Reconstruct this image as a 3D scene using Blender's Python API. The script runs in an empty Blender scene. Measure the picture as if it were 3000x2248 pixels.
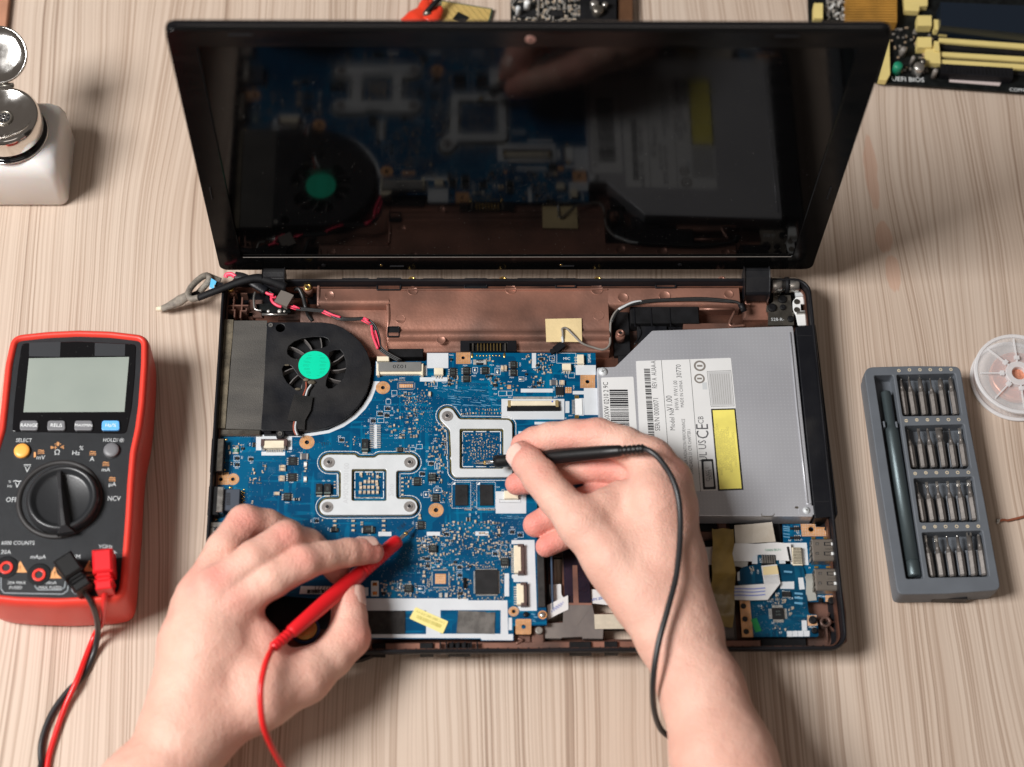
import bpy, bmesh, math, random
import numpy as np
from mathutils import Vector, Matrix
random.seed(7)
sc = bpy.context.scene
S = 0.001                                   # everything below is written in millimetres
# ---------------------------------------------------------------- camera
CF, CT, CYAW, CROLL = 5293.75, 0.46474, -0.06743, 0.05696
CPOS = np.array([-39.25, -584.08, 1040.4])
def _axes():
    v = np.array([0, math.sin(CT), -math.cos(CT)]); u = np.array([0, math.cos(CT), math.sin(CT)]); r = np.array([1., 0, 0])
    c, s = math.cos(CROLL), math.sin(CROLL); r, u = c*r+s*u, -s*r+c*u
    Z = np.array([[math.cos(CYAW), -math.sin(CYAW), 0], [math.sin(CYAW), math.cos(CYAW), 0], [0, 0, 1]])
    return Z@r, Z@u, Z@v
CR, CU, CV = _axes()
cam = bpy.data.cameras.new('camera'); camo = bpy.data.objects.new('camera', cam); sc.collection.objects.link(camo)
M = Matrix(((CR[0], CU[0], -CV[0], CPOS[0]*S), (CR[1], CU[1], -CV[1], CPOS[1]*S), (CR[2], CU[2], -CV[2], CPOS[2]*S), (0, 0, 0, 1)))
camo.matrix_world = M
cam.sensor_width = 36; cam.lens = CF*36/3000; cam.clip_start = .05; cam.clip_end = 20
cam.dof.use_dof = True; cam.dof.focus_distance = 1.147; cam.dof.aperture_fstop = 4.2; cam.dof.aperture_blades = 9
sc.camera = camo
# ---------------------------------------------------------------- light
w = bpy.data.worlds.new('World'); sc.world = w; w.use_nodes = True
nt = w.node_tree; bg = nt.nodes['Background']
tc = nt.nodes.new('ShaderNodeTexCoord'); sp = nt.nodes.new('ShaderNodeSeparateXYZ'); rp = nt.nodes.new('ShaderNodeValToRGB')
nt.links.new(tc.outputs['Generated'], sp.inputs[0])
mr = nt.nodes.new('ShaderNodeMapRange'); mr.inputs[1].default_value = -1; mr.inputs[2].default_value = 1
nt.links.new(sp.outputs[2], mr.inputs[0]); nt.links.new(mr.outputs[0], rp.inputs[0]); nt.links.new(rp.outputs[0], bg.inputs[0])
rp.color_ramp.elements[0].position = .42; rp.color_ramp.elements[0].color = (.05, .04, .035, 1)
rp.color_ramp.elements[1].position = .62; rp.color_ramp.elements[1].color = (1.0, .86, .76, 1)
bg.inputs[1].default_value = .12
def area(name, loc, target, size, sy, power, col):
    l = bpy.data.lights.new(name, 'AREA'); l.shape = 'RECTANGLE'; l.size = size; l.size_y = sy; l.energy = power; l.color = col
    o = bpy.data.objects.new(name, l); sc.collection.objects.link(o); o.location = loc
    o.rotation_euler = (Vector(target)-Vector(loc)).to_track_quat('-Z', 'Y').to_euler(); return o
area('window_light', (-1.16, -.36, 1.50), (0, -.08, 0), .62, .62, 52, (1, .985, .97))
area('room_light', (.1, -1.5, 1.9), (0, -.05, 0), 1.3, .8, 4, (1, .90, .82))
sc.view_settings.view_transform = 'Standard'; sc.view_settings.look = 'None'; sc.view_settings.exposure = 0; sc.view_settings.gamma = 1
# ---------------------------------------------------------------- measuring helpers
def at(px, py, z):
    d = CV+(px-1500)/CF*CR-(py-1124)/CF*CU
    s = (z-CPOS[2])/d[2]; q = CPOS+s*d
    return (float(q[0]), float(q[1]), float(z))
ZM = {'P': (0, 0, 1), '1': (0, 900, 1.745), '3': (600, 780, 3.3167), '4': (1050, 980, 2.8587), '5': (600, 1250, 3.0143), '6': (1000, 1450, 3.16),
      '7': (1650, 900, 2.5506), '8': (1950, 1480, 3.528), 'k': (2450, 950, 1.951), 'm': (2300, 0, 3.16), 't': (1100, 0, 2.765),
      'a': (450, 750, 2.602), 'b': (1300, 750, 1.9235), 'l': (350, 1450, 2.0778), 'r': (1350, 1200, 1.5821), 'w': (1500, 1560, 3.403),
      'h': (2150, 750, 6.32), 'g': (600, 780, 7.373), 'o': (0, 0, 2.592), 'c': (0, 1450, 2.077), 's': (2780, 940, 2.512), 'n': (0, 0, 2.3686)}
def pt(k, x, y, z):
    a = ZM[k]; return at(a[0]+x/a[2], a[1]+y/a[2], z)
def pts(k, L, z): return [pt(k, x, y, z) for x, y in L]
# ---------------------------------------------------------------- mesh building
ORG = {}
def putobj(o, parent=None, loc=None):
    sc.collection.objects.link(o)
    if parent is not None:
        o.parent = parent
    return o
def empty(name, loc=(0, 0, 0), rz=0):
    o = bpy.data.objects.new(name, None); sc.collection.objects.link(o); o.empty_display_size = .01
    o.location = [c*S for c in loc]; o.rotation_euler = (0, 0, rz); ORG[o] = Vector(loc); return o
def tag(o, label=None, cat=None, group=None, kind=None):
    for k, v in (('label', label), ('category', cat), ('group', group), ('kind', kind)):
        if v: o[k] = v
    return o
def org(o):
    while o is not None:
        if o in ORG: return ORG[o]
        o = o.parent
    return Vector((0, 0, 0))
class MB:
    def __init__(s): s.v = []; s.f = []; s.m = []; s.sm = []; s.mats = []; s.xf = None
    def mi(s, m):
        if m not in s.mats: s.mats.append(m)
        return s.mats.index(m)
    def add(s, V, F, m, smooth=False):
        b = len(s.v)
        if s.xf is not None: V = [tuple(s.xf @ Vector(p)) for p in V]
        s.v += [tuple(p) for p in V]; i = s.mi(m)
        for f in F: s.f.append(tuple(b+j for j in f)); s.m.append(i); s.sm.append(smooth)
        return s
    def box(s, c, d, m, rz=0, z0=None, z1=None):
        """c centre (x,y[,z]); d sizes; or z0,z1"""
        if z0 is None: z0 = c[2]-d[2]/2; z1 = c[2]+d[2]/2
        cs, sn = math.cos(rz), math.sin(rz); V = []
        for z in (z0, z1):
            for a, b in ((-1, -1), (1, -1), (1, 1), (-1, 1)):
                x = a*d[0]/2; y = b*d[1]/2; V.append((c[0]+x*cs-y*sn, c[1]+x*sn+y*cs, z))
        return s.add(V, [(3, 2, 1, 0), (4, 5, 6, 7), (0, 1, 5, 4), (1, 2, 6, 5), (2, 3, 7, 6), (3, 0, 4, 7)], m)
    def bbox(s, c, d, m, rz=0, z0=0, z1=1, e=.3):
        """box with chamfered top"""
        cs, sn = math.cos(rz), math.sin(rz); V = []
        for z, q in ((z0, 0), (z1-e, 0), (z1, e)):
            for a, b in ((-1, -1), (1, -1), (1, 1), (-1, 1)):
                x = a*(d[0]/2-q); y = b*(d[1]/2-q); V.append((c[0]+x*cs-y*sn, c[1]+x*sn+y*cs, z))
        F = [(3, 2, 1, 0), (8, 9, 10, 11)]
        for k in (0, 4):
            for i in range(4): j = (i+1) % 4; F.append((k+i, k+j, k+4+j, k+4+i))
        return s.add(V, F, m)
    def prism(s, P, z0, z1, m, smooth=False):
        """P list of xy counter-clockwise convex or simple"""
        a = sum(P[i][0]*P[(i+1) % len(P)][1]-P[(i+1) % len(P)][0]*P[i][1] for i in range(len(P)))
        if a < 0: P = P[::-1]
        n = len(P); V = [(p[0], p[1], z0) for p in P]+[(p[0], p[1], z1) for p in P]
        s.add(V, [tuple(range(n-1, -1, -1)), tuple(range(n, 2*n))], m)
        b = len(s.v)-2*n; i0 = s.mi(m)
        for i in range(n):
            j = (i+1) % n; s.f.append((b+i, b+j, b+n+j, b+n+i)); s.m.append(i0); s.sm.append(smooth)
        return s
    def cyl(s, c, r, z0, z1, m, n=24, r1=None, r2=None, smooth=True):
        r1 = r if r1 is None else r1
        V = []; F = []
        for i in range(n):
            a = 2*math.pi*i/n; V.append((c[0]+r*math.cos(a), c[1]+r*math.sin(a), z0))
        for i in range(n):
            a = 2*math.pi*i/n; V.append((c[0]+r1*math.cos(a), c[1]+r1*math.sin(a), z1))
        s.add(V, [tuple(range(n-1, -1, -1)), tuple(range(n, 2*n))], m)
        b = len(s.v)-2*n; i0 = s.mi(m)
        for i in range(n):
            j = (i+1) % n; s.f.append((b+i, b+j, b+n+j, b+n+i)); s.m.append(i0); s.sm.append(smooth)
        return s
    def lathe(s, prof, m, c=(0, 0, 0), n=40, axis=None):
        """prof list (r,h) along axis (default z)"""
        ax = Vector(axis or (0, 0, 1)).normalized(); q = ax.to_track_quat('Z', 'Y').to_matrix(); V = []; F = []
        for r, h in prof:
            for i in range(n):
                a = 2*math.pi*i/n; V.append(tuple(Vector(c)+q @ Vector((r*math.cos(a), r*math.sin(a), h))))
        for k in range(len(prof)-1):
            for i in range(n):
                j = (i+1) % n; F.append((k*n+i, k*n+j, k*n+n+j, k*n+n+i))
        F.append(tuple(range(n-1, -1, -1))); F.append(tuple((len(prof)-1)*n+i for i in range(n)))
        return s.add(V, F, m, True)
    def tube(s, P, r, m, n=10, sub=6, radii=None, flat=1.0, caps=True):
        P = [Vector(p) for p in P]; Q = []; Rr = []
        rad = radii or [r]*len(P)
        if sub > 1 and len(P) > 2:
            E = [P[0]*2-P[1]]+P+[P[-1]*2-P[-2]]
            for i in range(len(P)-1):
                a, b, c, d = E[i:i+4]
                for k in range(sub):
                    t = k/sub; Q.append(.5*((2*b)+(c-a)*t+(2*a-5*b+4*c-d)*t*t+(3*b-a-3*c+d)*t**3)); Rr.append(rad[i]*(1-t)+rad[i+1]*t)
            Q.append(P[-1]); Rr.append(rad[-1])
        else: Q = P; Rr = rad
        V = []; F = []; up = None
        for i, p in enumerate(Q):
            t = (Q[min(i+1, len(Q)-1)]-Q[max(i-1, 0)]).normalized()
            if up is None:
                up = Vector((0, 0, 1)) if abs(t.z) < .9 else Vector((1, 0, 0))
            up = (up-t*up.dot(t)).normalized(); sd = t.cross(up)
            for k in range(n):
                a = 2*math.pi*k/n; V.append(tuple(p+sd*math.cos(a)*Rr[i]+up*math.sin(a)*Rr[i]*flat))
        for i in range(len(Q)-1):
            for k in range(n):
                j = (k+1) % n; F.append((i*n+k, i*n+j, i*n+n+j, i*n+n+k))
        if caps: F.append(tuple(range(n-1, -1, -1))); F.append(tuple((len(Q)-1)*n+k for k in range(n)))
        return s.add(V, F, m, True)
    def ribbon(s, P, wd, m, th=.3, wv=None, sub=6):
        """flat cable: centre line P, width wd along wv (vector)"""
        P = [Vector(p) for p in P]; Q = []
        E = [P[0]*2-P[1]]+P+[P[-1]*2-P[-2]]
        for i in range(len(P)-1):
            a, b, c, d = E[i:i+4]
            for k in range(sub):
                t = k/sub; Q.append(.5*((2*b)+(c-a)*t+(2*a-5*b+4*c-d)*t*t+(3*b-a-3*c+d)*t**3))
        Q.append(P[-1]); V = []; F = []
        for i, p in enumerate(Q):
            t = (Q[min(i+1, len(Q)-1)]-Q[max(i-1, 0)]).normalized()
            sd = Vector(wv).normalized() if wv else t.cross(Vector((0, 0, 1))).normalized()
            for a, b in ((-1, 0), (1, 0), (1, 1), (-1, 1)): V.append(tuple(p+sd*a*wd/2+Vector((0, 0, b*th))))
        for i in range(len(Q)-1):
            for k in range(4): j = (k+1) % 4; F.append((i*4+k, i*4+j, i*4+4+j, i*4+4+k))
        F += [(3, 2, 1, 0), tuple(len(V)-4+k for k in range(4))]
        return s.add(V, F, m)
    def ball(s, c, r, m, n=16, sq=(1, 1, 1)):
        V = [(c[0], c[1], c[2]-r*sq[2])]; F = []; h = n//2
        for i in range(1, h):
            a = math.pi*i/h-math.pi/2
            for k in range(n):
                b = 2*math.pi*k/n; V.append((c[0]+r*sq[0]*math.cos(a)*math.cos(b), c[1]+r*sq[1]*math.cos(a)*math.sin(b), c[2]+r*sq[2]*math.sin(a)))
        V.append((c[0], c[1], c[2]+r*sq[2]))
        for k in range(n): F.append((0, 1+(k+1) % n, 1+k))
        for i in range(h-2):
            for k in range(n): j = (k+1) % n; F.append((1+i*n+k, 1+i*n+j, 1+i*n+n+j, 1+i*n+n+k))
        e = len(V)-1
        for k in range(n): F.append((e, 1+(h-2)*n+k, 1+(h-2)*n+(k+1) % n))
        return s.add(V, F, m, True)
    def text(s, t, c, size, m, rz=0, z=0, th=.0, ax='CENTER', sx=1.0):
        cu = bpy.data.curves.new('t', 'FONT'); cu.body = t; cu.size = size; cu.align_x = ax; cu.align_y = 'CENTER'; cu.resolution_u = 2
        if th: cu.extrude = th
        o = bpy.data.objects.new('t', cu); me = bpy.data.meshes.new_from_object(o)
        cs, sn = math.cos(rz), math.sin(rz)
        V = [(c[0]+v.co.x*sx*cs-v.co.y*sn, c[1]+v.co.x*sx*sn+v.co.y*cs, z+v.co.z) for v in me.vertices]
        s.add(V, [tuple(p.vertices) for p in me.polygons], m)
        bpy.data.objects.remove(o); bpy.data.curves.remove(cu); bpy.data.meshes.remove(me); return s
    def plate(s, outline, holes, z0, z1, m, bevel=0.0):
        """flat plate with holes"""
        cu = bpy.data.curves.new('p', 'CURVE'); cu.dimensions = '2D'; cu.fill_mode = 'BOTH'
        b = min(bevel, (z1-z0)/2-.01) if bevel else 0
        for L in [outline]+list(holes):
            sp = cu.splines.new('POLY'); sp.points.add(len(L)-1); sp.use_cyclic_u = True
            for i, p in enumerate(L): sp.points[i].co = (p[0], p[1], 0, 1)
        cu.extrude = (z1-z0)/2-b; cu.bevel_depth = b; cu.bevel_resolution = 2 if bevel > .6 else 1
        if b: cu.offset = -b
        o = bpy.data.objects.new('p', cu); me = bpy.data.meshes.new_from_object(o); zc = (z0+z1)/2
        s.add([(v.co.x, v.co.y, v.co.z+zc) for v in me.vertices], [tuple(p.vertices) for p in me.polygons], m)
        bpy.data.objects.remove(o); bpy.data.curves.remove(cu); bpy.data.meshes.remove(me); return s
    def grid(s, fn, nu, nv, m, smooth=True):
        V = [fn(i/(nu-1), j/(nv-1)) for i in range(nu) for j in range(nv)]
        F = [(i*nv+j, (i+1)*nv+j, (i+1)*nv+j+1, i*nv+j+1) for i in range(nu-1) for j in range(nv-1)]
        return s.add(V, F, m, smooth)
    def build(s, name, parent=None, label=None, bevel=0, seg=2, cat=None, group=None, kind=None, own=False, local=False):
        me = bpy.data.meshes.new(name)
        og = Vector((0, 0, 0)) if local else (org(parent) if parent is not None else Vector((0, 0, 0)))
        me.from_pydata([((x-og[0])*S, (y-og[1])*S, (z-og[2])*S) for x, y, z in s.v], [], s.f)
        for m in s.mats: me.materials.append(m)
        me.polygons.foreach_set('material_index', s.m); me.polygons.foreach_set('use_smooth', s.sm); me.update()
        o = bpy.data.objects.new(name, me); putobj(o, parent)
        if own:      # a top-level single mesh: put its origin at its base
            xs = [p[0] for p in s.v]; ys = [p[1] for p in s.v]; zs = [p[2] for p in s.v]
            c = Vector(((min(xs)+max(xs))/2, (min(ys)+max(ys))/2, min(zs)))
            me.transform(Matrix.Translation(-c*S)); o.location = c*S
        if bevel:
            bm = o.modifiers.new('b', 'BEVEL'); bm.width = bevel*S; bm.segments = seg; bm.limit_method = 'ANGLE'; bm.angle_limit = math.radians(35); bm.harden_normals = False
        return tag(o, label, cat, group, kind)
def rrect(x0, y0, x1, y1, r, n=6):
    P = []
    for cx, cy, a0 in ((x1-r, y1-r, 0), (x0+r, y1-r, 90), (x0+r, y0+r, 180), (x1-r, y0+r, 270)):
        for i in range(n+1):
            a = math.radians(a0+90*i/n); P.append((cx+r*math.cos(a), cy+r*math.sin(a)))
    return P
def circ(cx, cy, r, n=24, ry=None): return [(cx+r*math.cos(2*math.pi*i/n), cy+(ry or r)*math.sin(2*math.pi*i/n)) for i in range(n)]
def smoothpoly(P, r=3.0, n=5):
    """round each corner of a polygon by radius-ish r"""
    out = []; N = len(P)
    for i in range(N):
        a, b, c = Vector(P[i-1][:2]), Vector(P[i][:2]), Vector(P[(i+1) % N][:2])
        d1 = min(r, (a-b).length*.45); d2 = min(r, (c-b).length*.45)
        p = b+(a-b).normalized()*d1; q = b+(c-b).normalized()*d2
        for k in range(n+1):
            t = k/n; v = p*(1-t)**2+b*2*t*(1-t)+q*t*t; out.append((v.x, v.y))
    return out
# ---------------------------------------------------------------- materials
def mat(name, col, rough=.5, metal=0, var=.0, vscale=60, bump=.0, bscale=400, rvar=0, spec=.5, coat=0, col2=None, sss=0, emis=None, aniso=0, detail=4, stretch=None, lo=.35, hi=.65):
    m = bpy.data.materials.new(name); m.use_nodes = True; nt = m.node_tree; b = nt.nodes['Principled BSDF']
    b.inputs['Base Color'].default_value = (*col, 1); b.inputs['Roughness'].default_value = rough; b.inputs['Metallic'].default_value = metal
    b.inputs['Specular IOR Level'].default_value = spec
    if coat: b.inputs['Coat Weight'].default_value = coat; b.inputs['Coat Roughness'].default_value = .05
    if sss: b.inputs['Subsurface Weight'].default_value = sss; b.inputs['Subsurface Radius'].default_value = (.004, .0015, .0008); b.inputs['Subsurface Scale'].default_value = 1
    tc = None
    def coord(st=None):
        nonlocal tc
        if tc is None: tc = nt.nodes.new('ShaderNodeTexCoord')
        if st:
            mp = nt.nodes.new('ShaderNodeMapping'); mp.inputs['Scale'].default_value = st; nt.links.new(tc.outputs['Object'], mp.inputs[0]); return mp.outputs[0]
        return tc.outputs['Object']
    if var or col2:
        n = nt.nodes.new('ShaderNodeTexNoise'); n.inputs['Scale'].default_value = vscale; n.inputs['Detail'].default_value = detail; nt.links.new(coord(stretch), n.inputs['Vector'])
        r = nt.nodes.new('ShaderNodeMapRange'); r.inputs[1].default_value = lo; r.inputs[2].default_value = hi; nt.links.new(n.outputs[0], r.inputs[0])
        mx = nt.nodes.new('ShaderNodeMix'); mx.data_type = 'RGBA'; nt.links.new(r.outputs[0], mx.inputs['Factor'])
        c2 = col2 or tuple(min(1, c*(1+var)) for c in col); c1 = col if col2 else tuple(c*(1-var) for c in col)
        mx.inputs['A'].default_value = (*c1, 1); mx.inputs['B'].default_value = (*c2, 1); nt.links.new(mx.outputs['Result'], b.inputs['Base Color'])
    if rvar:
        n = nt.nodes.new('ShaderNodeTexNoise'); n.inputs['Scale'].default_value = vscale*1.7; n.inputs['Detail'].default_value = 5; nt.links.new(coord(), n.inputs['Vector'])
        r = nt.nodes.new('ShaderNodeMapRange'); r.inputs[1].default_value = .3; r.inputs[2].default_value = .7; r.inputs[3].default_value = max(.02, rough-rvar); r.inputs[4].default_value = min(1, rough+rvar)
        nt.links.new(n.outputs[0], r.inputs[0]); nt.links.new(r.outputs[0], b.inputs['Roughness'])
    if bump:
        n = nt.nodes.new('ShaderNodeTexNoise'); n.inputs['Scale'].default_value = bscale; n.inputs['Detail'].default_value = 3; nt.links.new(coord(), n.inputs['Vector'])
        bp = nt.nodes.new('ShaderNodeBump'); bp.inputs['Strength'].default_value = bump; bp.inputs['Distance'].default_value = .0005; nt.links.new(n.outputs[0], bp.inputs['Height']); nt.links.new(bp.outputs[0], b.inputs['Normal'])
    if emis: b.inputs['Emission Color'].default_value = (*emis[0], 1); b.inputs['Emission Strength'].default_value = emis[1]
    return m
m_black = mat('black_plastic', (.008, .008, .010), .42, spec=.25, var=.3, vscale=25, rvar=.12, bump=.15, bscale=900)
m_blackg = mat('gloss_black', (.006, .006, .007), .09, rvar=.05, vscale=30)
m_blackm = mat('matt_black', (.007, .007, .008), .6, spec=.2, var=.35, vscale=120, bump=.2, bscale=1500)
m_dust = mat('dusty_black', (.007, .0075, .010), .45, spec=.28, col2=(.035, .033, .031), vscale=28, detail=7, lo=.45, hi=.85, rvar=.15, bump=.2, bscale=900)
m_copper = mat('copper_coating', (.44, .21, .15), .36, metal=.5, col2=(.10, .066, .056), lo=.4, hi=.68, vscale=16, detail=8, rvar=.14, bump=.25, bscale=500)
m_copperd = mat('dark_copper_coating', (.20, .085, .055), .36, metal=.5, col2=(.05, .03, .025), vscale=45, detail=6, rvar=.12, bump=.25, bscale=500)
m_pad = mat('bare_copper_pad', (.72, .36, .15), .35, metal=.35, var=.15, vscale=200)
m_gold = mat('gold_plate', (.75, .5, .16), .25, metal=.9, var=.15, vscale=100)
m_silver = mat('solder', (.62, .59, .54), .38, metal=.5, var=.2, vscale=400)
m_steel = mat('steel', (.55, .53, .50), .28, metal=.9, var=.15, vscale=120, rvar=.1)
m_steeld = mat('dark_steel', (.24, .22, .19), .3, metal=.85, var=.3, vscale=90, rvar=.12)
m_alu = mat('aluminium_bracket', (.62, .645, .66), .42, metal=.12, var=.04, vscale=80, bump=.06, bscale=2500)
m_chip = mat('chip_epoxy', (.014, .014, .015), .5, spec=.3, var=.3, vscale=150, bump=.3, bscale=3000)
m_chipt = mat('chip_marking', (.10, .13, .12), .5)
m_cap = mat('ceramic_tan', (.55, .42, .29), .45, var=.25, vscale=500)
m_capd = mat('ceramic_brown', (.34, .25, .17), .45, var=.3, vscale=500)
m_cream = mat('cream_nylon', (.74, .66, .50), .45, var=.06, vscale=150)
m_brownp = mat('brown_latch', (.09, .055, .05), .4)
m_silk = mat('white_silkscreen', (.58, .605, .63), .5, var=.04, vscale=60)
m_print = mat('white_print', (.78, .8, .8), .5)
m_inkhole = mat('ink_and_hole_black', (.01, .01, .012), .5)  # printed marks, plus black plugs painting the shade inside holes and slots
m_olive = mat('solder_mask_edge', (.10, .085, .025), .3, var=.5, vscale=400, metal=.3)
m_white = mat('white_label', (.70, .70, .695), .5, var=.02, vscale=40)
m_yellow = mat('yellow_label', (.80, .70, .16), .5, var=.08, vscale=80)
m_green = mat('green_sticker', (.0, .62, .36), .35, var=.03, vscale=50)
m_tape = mat('kapton_tape', (.42, .29, .08), .35, col2=(.24, .17, .06), vscale=60, detail=8, bump=.5, bscale=260)
m_masking = mat('paper_tape', (.72, .56, .30), .6, var=.08, vscale=90, bump=.3, bscale=500)
m_pcbd = mat('black_circuit_board', (.006, .007, .007), .5, spec=.2, var=.5, vscale=200)
m_greyplate = mat('grey_label_tape', (.11, .095, .09), .5, col2=(.18, .155, .14), vscale=35, detail=6, bump=.2)
m_pink = mat('pink_wire', (.85, .06, .12), .4)
m_wire = mat('black_wire', (.018, .018, .018), .4, var=.2, vscale=100)
m_greyw = mat('grey_wire', (.22, .20, .18), .4)
m_white2 = mat('white_plastic', (.78, .79, .78), .4)
m_ffc = mat('flat_cable', (.66, .65, .64), .4, var=.05, vscale=90)
m_blueprint = mat('blue_print', (.08, .13, .5), .5)
m_redp = mat('red_plastic', (.80, .045, .030), .32, var=.04, vscale=40, bump=.05, bscale=1500)
m_redr = mat('red_rubber', (.74, .05, .032), .42, var=.04, vscale=30, bump=.12, bscale=1200)
m_redprobe = mat('red_probe_plastic', (.70, .012, .018), .38, bump=.05, bscale=1000)
m_meter = mat('meter_face', (.014, .0155, .018), .5, spec=.3, var=.12, vscale=90, bump=.35, bscale=2200)
m_grey = mat('grey_button', (.16, .16, .17), .45)
m_blueb = mat('blue_button', (.12, .42, .85), .4)
m_orange = mat('orange_button', (.95, .42, .08), .4)
m_orangep = mat('orange_print', (.72, .33, .12), .5)
m_greyp = mat('grey_print', (.55, .57, .58), .5)
m_lcd = mat('lcd_glass', (.30, .335, .30), .22, col2=(.265, .30, .27), vscale=18, spec=.5)
def pcb_mat(name, c1, c2, c3):
    m = bpy.data.materials.new(name); m.use_nodes = True; nt = m.node_tree; b = nt.nodes['Principled BSDF']
    L = nt.links.new; N = nt.nodes.new
    tc = N('ShaderNodeTexCoord')
    v = N('ShaderNodeTexVoronoi'); v.distance = 'CHEBYCHEV'; v.inputs['Scale'].default_value = 90; v.inputs['Randomness'].default_value = .9; L(tc.outputs['Object'], v.inputs['Vector'])
    n = N('ShaderNodeTexNoise'); n.inputs['Scale'].default_value = 14; n.inputs['Detail'].default_value = 3; L(tc.outputs['Object'], n.inputs['Vector'])
    sx = N('ShaderNodeSeparateColor'); L(v.outputs['Color'], sx.inputs[0])
    mul = N('ShaderNodeMath'); mul.operation = 'MULTIPLY'; L(sx.outputs[0], mul.inputs[0]); L(n.outputs[0], mul.inputs[1])
    rr = N('ShaderNodeMapRange'); rr.inputs[1].default_value = .15; rr.inputs[2].default_value = .5; L(mul.outputs[0], rr.inputs[0])
    a = N('ShaderNodeMix'); a.data_type = 'RGBA'; a.inputs['A'].default_value = (*c1, 1); a.inputs['B'].default_value = (*c2, 1); L(rr.outputs[0], a.inputs['Factor'])
    # thin traces: bands of stretched noise in two directions
    prev = a.outputs['Result']
    for k, st in enumerate(((1, .06, 1), (.06, 1, 1))):
        mp = N('ShaderNodeMapping'); mp.inputs['Scale'].default_value = st; L(tc.outputs['Object'], mp.inputs[0])
        nn = N('ShaderNodeTexNoise'); nn.inputs['Scale'].default_value = 420; nn.inputs['Detail'].default_value = 0; L(mp.outputs[0], nn.inputs['Vector'])
        r = N('ShaderNodeMapRange'); r.inputs[1].default_value = .60; r.inputs[2].default_value = .64; L(nn.outputs[0], r.inputs[0])
        msk = N('ShaderNodeMath'); msk.operation = 'MULTIPLY'; L(r.outputs[0], msk.inputs[0])
        nm = N('ShaderNodeTexNoise'); nm.inputs['Scale'].default_value = 40+k*7; L(tc.outputs['Object'], nm.inputs['Vector'])
        rm = N('ShaderNodeMapRange'); rm.inputs[1].default_value = .5; rm.inputs[2].default_value = .56; rm.inputs[4].default_value = .55; L(nm.outputs[0], rm.inputs[0]); L(rm.outputs[0], msk.inputs[1])
        x = N('ShaderNodeMix'); x.data_type = 'RGBA'; L(prev, x.inputs['A']); x.inputs['B'].default_value = (*c3, 1); L(msk.outputs[0], x.inputs['Factor']); prev = x.outputs['Result']
        last = msk
    L(prev, b.inputs['Base Color']); b.inputs['Roughness'].default_value = .3; b.inputs['Specular IOR Level'].default_value = .3
    bp = N('ShaderNodeBump'); bp.inputs['Strength'].default_value = .3; bp.inputs['Distance'].default_value = .0002; L(last.outputs[0], bp.inputs['Height']); L(bp.outputs[0], b.inputs['Normal'])
    return m
m_pcb = pcb_mat('blue_circuit_board', (.0, .053, .132), (.0, .086, .185), (.0, .14, .27))
m_pcb2 = pcb_mat('dark_blue_circuit_board', (.001, .04, .085), (.002, .06, .12), (.005, .10, .18))
def drive_mat():
    m = mat('drive_metal', (.46, .465, .50), .4, metal=.42, col2=(.53, .535, .565), vscale=14, detail=6, rvar=.06)
    nt = m.node_tree; b = nt.nodes['Principled BSDF']; L = nt.links.new
    tc = nt.nodes.new('ShaderNodeTexCoord'); v = nt.nodes.new('ShaderNodeTexVoronoi'); v.inputs['Scale'].default_value = 420; v.inputs['Randomness'].default_value = 0; L(tc.outputs['Object'], v.inputs['Vector'])
    v.feature = 'F1'
    r = nt.nodes.new('ShaderNodeMapRange'); r.inputs[1].default_value = .22; r.inputs[2].default_value = .34; r.inputs[3].default_value = 1; r.inputs[4].default_value = 0; L(v.outputs['Distance'], r.inputs[0])
    src = b.inputs['Base Color'].links[0].from_socket
    x = nt.nodes.new('ShaderNodeMix'); x.data_type = 'RGBA'; L(src, x.inputs['A']); x.inputs['B'].default_value = (.68, .69, .72, 1)
    fm = nt.nodes.new('ShaderNodeMath'); fm.operation = 'MULTIPLY'; fm.inputs[1].default_value = .45; L(r.outputs[0], fm.inputs[0]); L(fm.outputs[0], x.inputs['Factor']); L(x.outputs['Result'], b.inputs['Base Color'])
    return m
m_drive = drive_mat()
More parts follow.
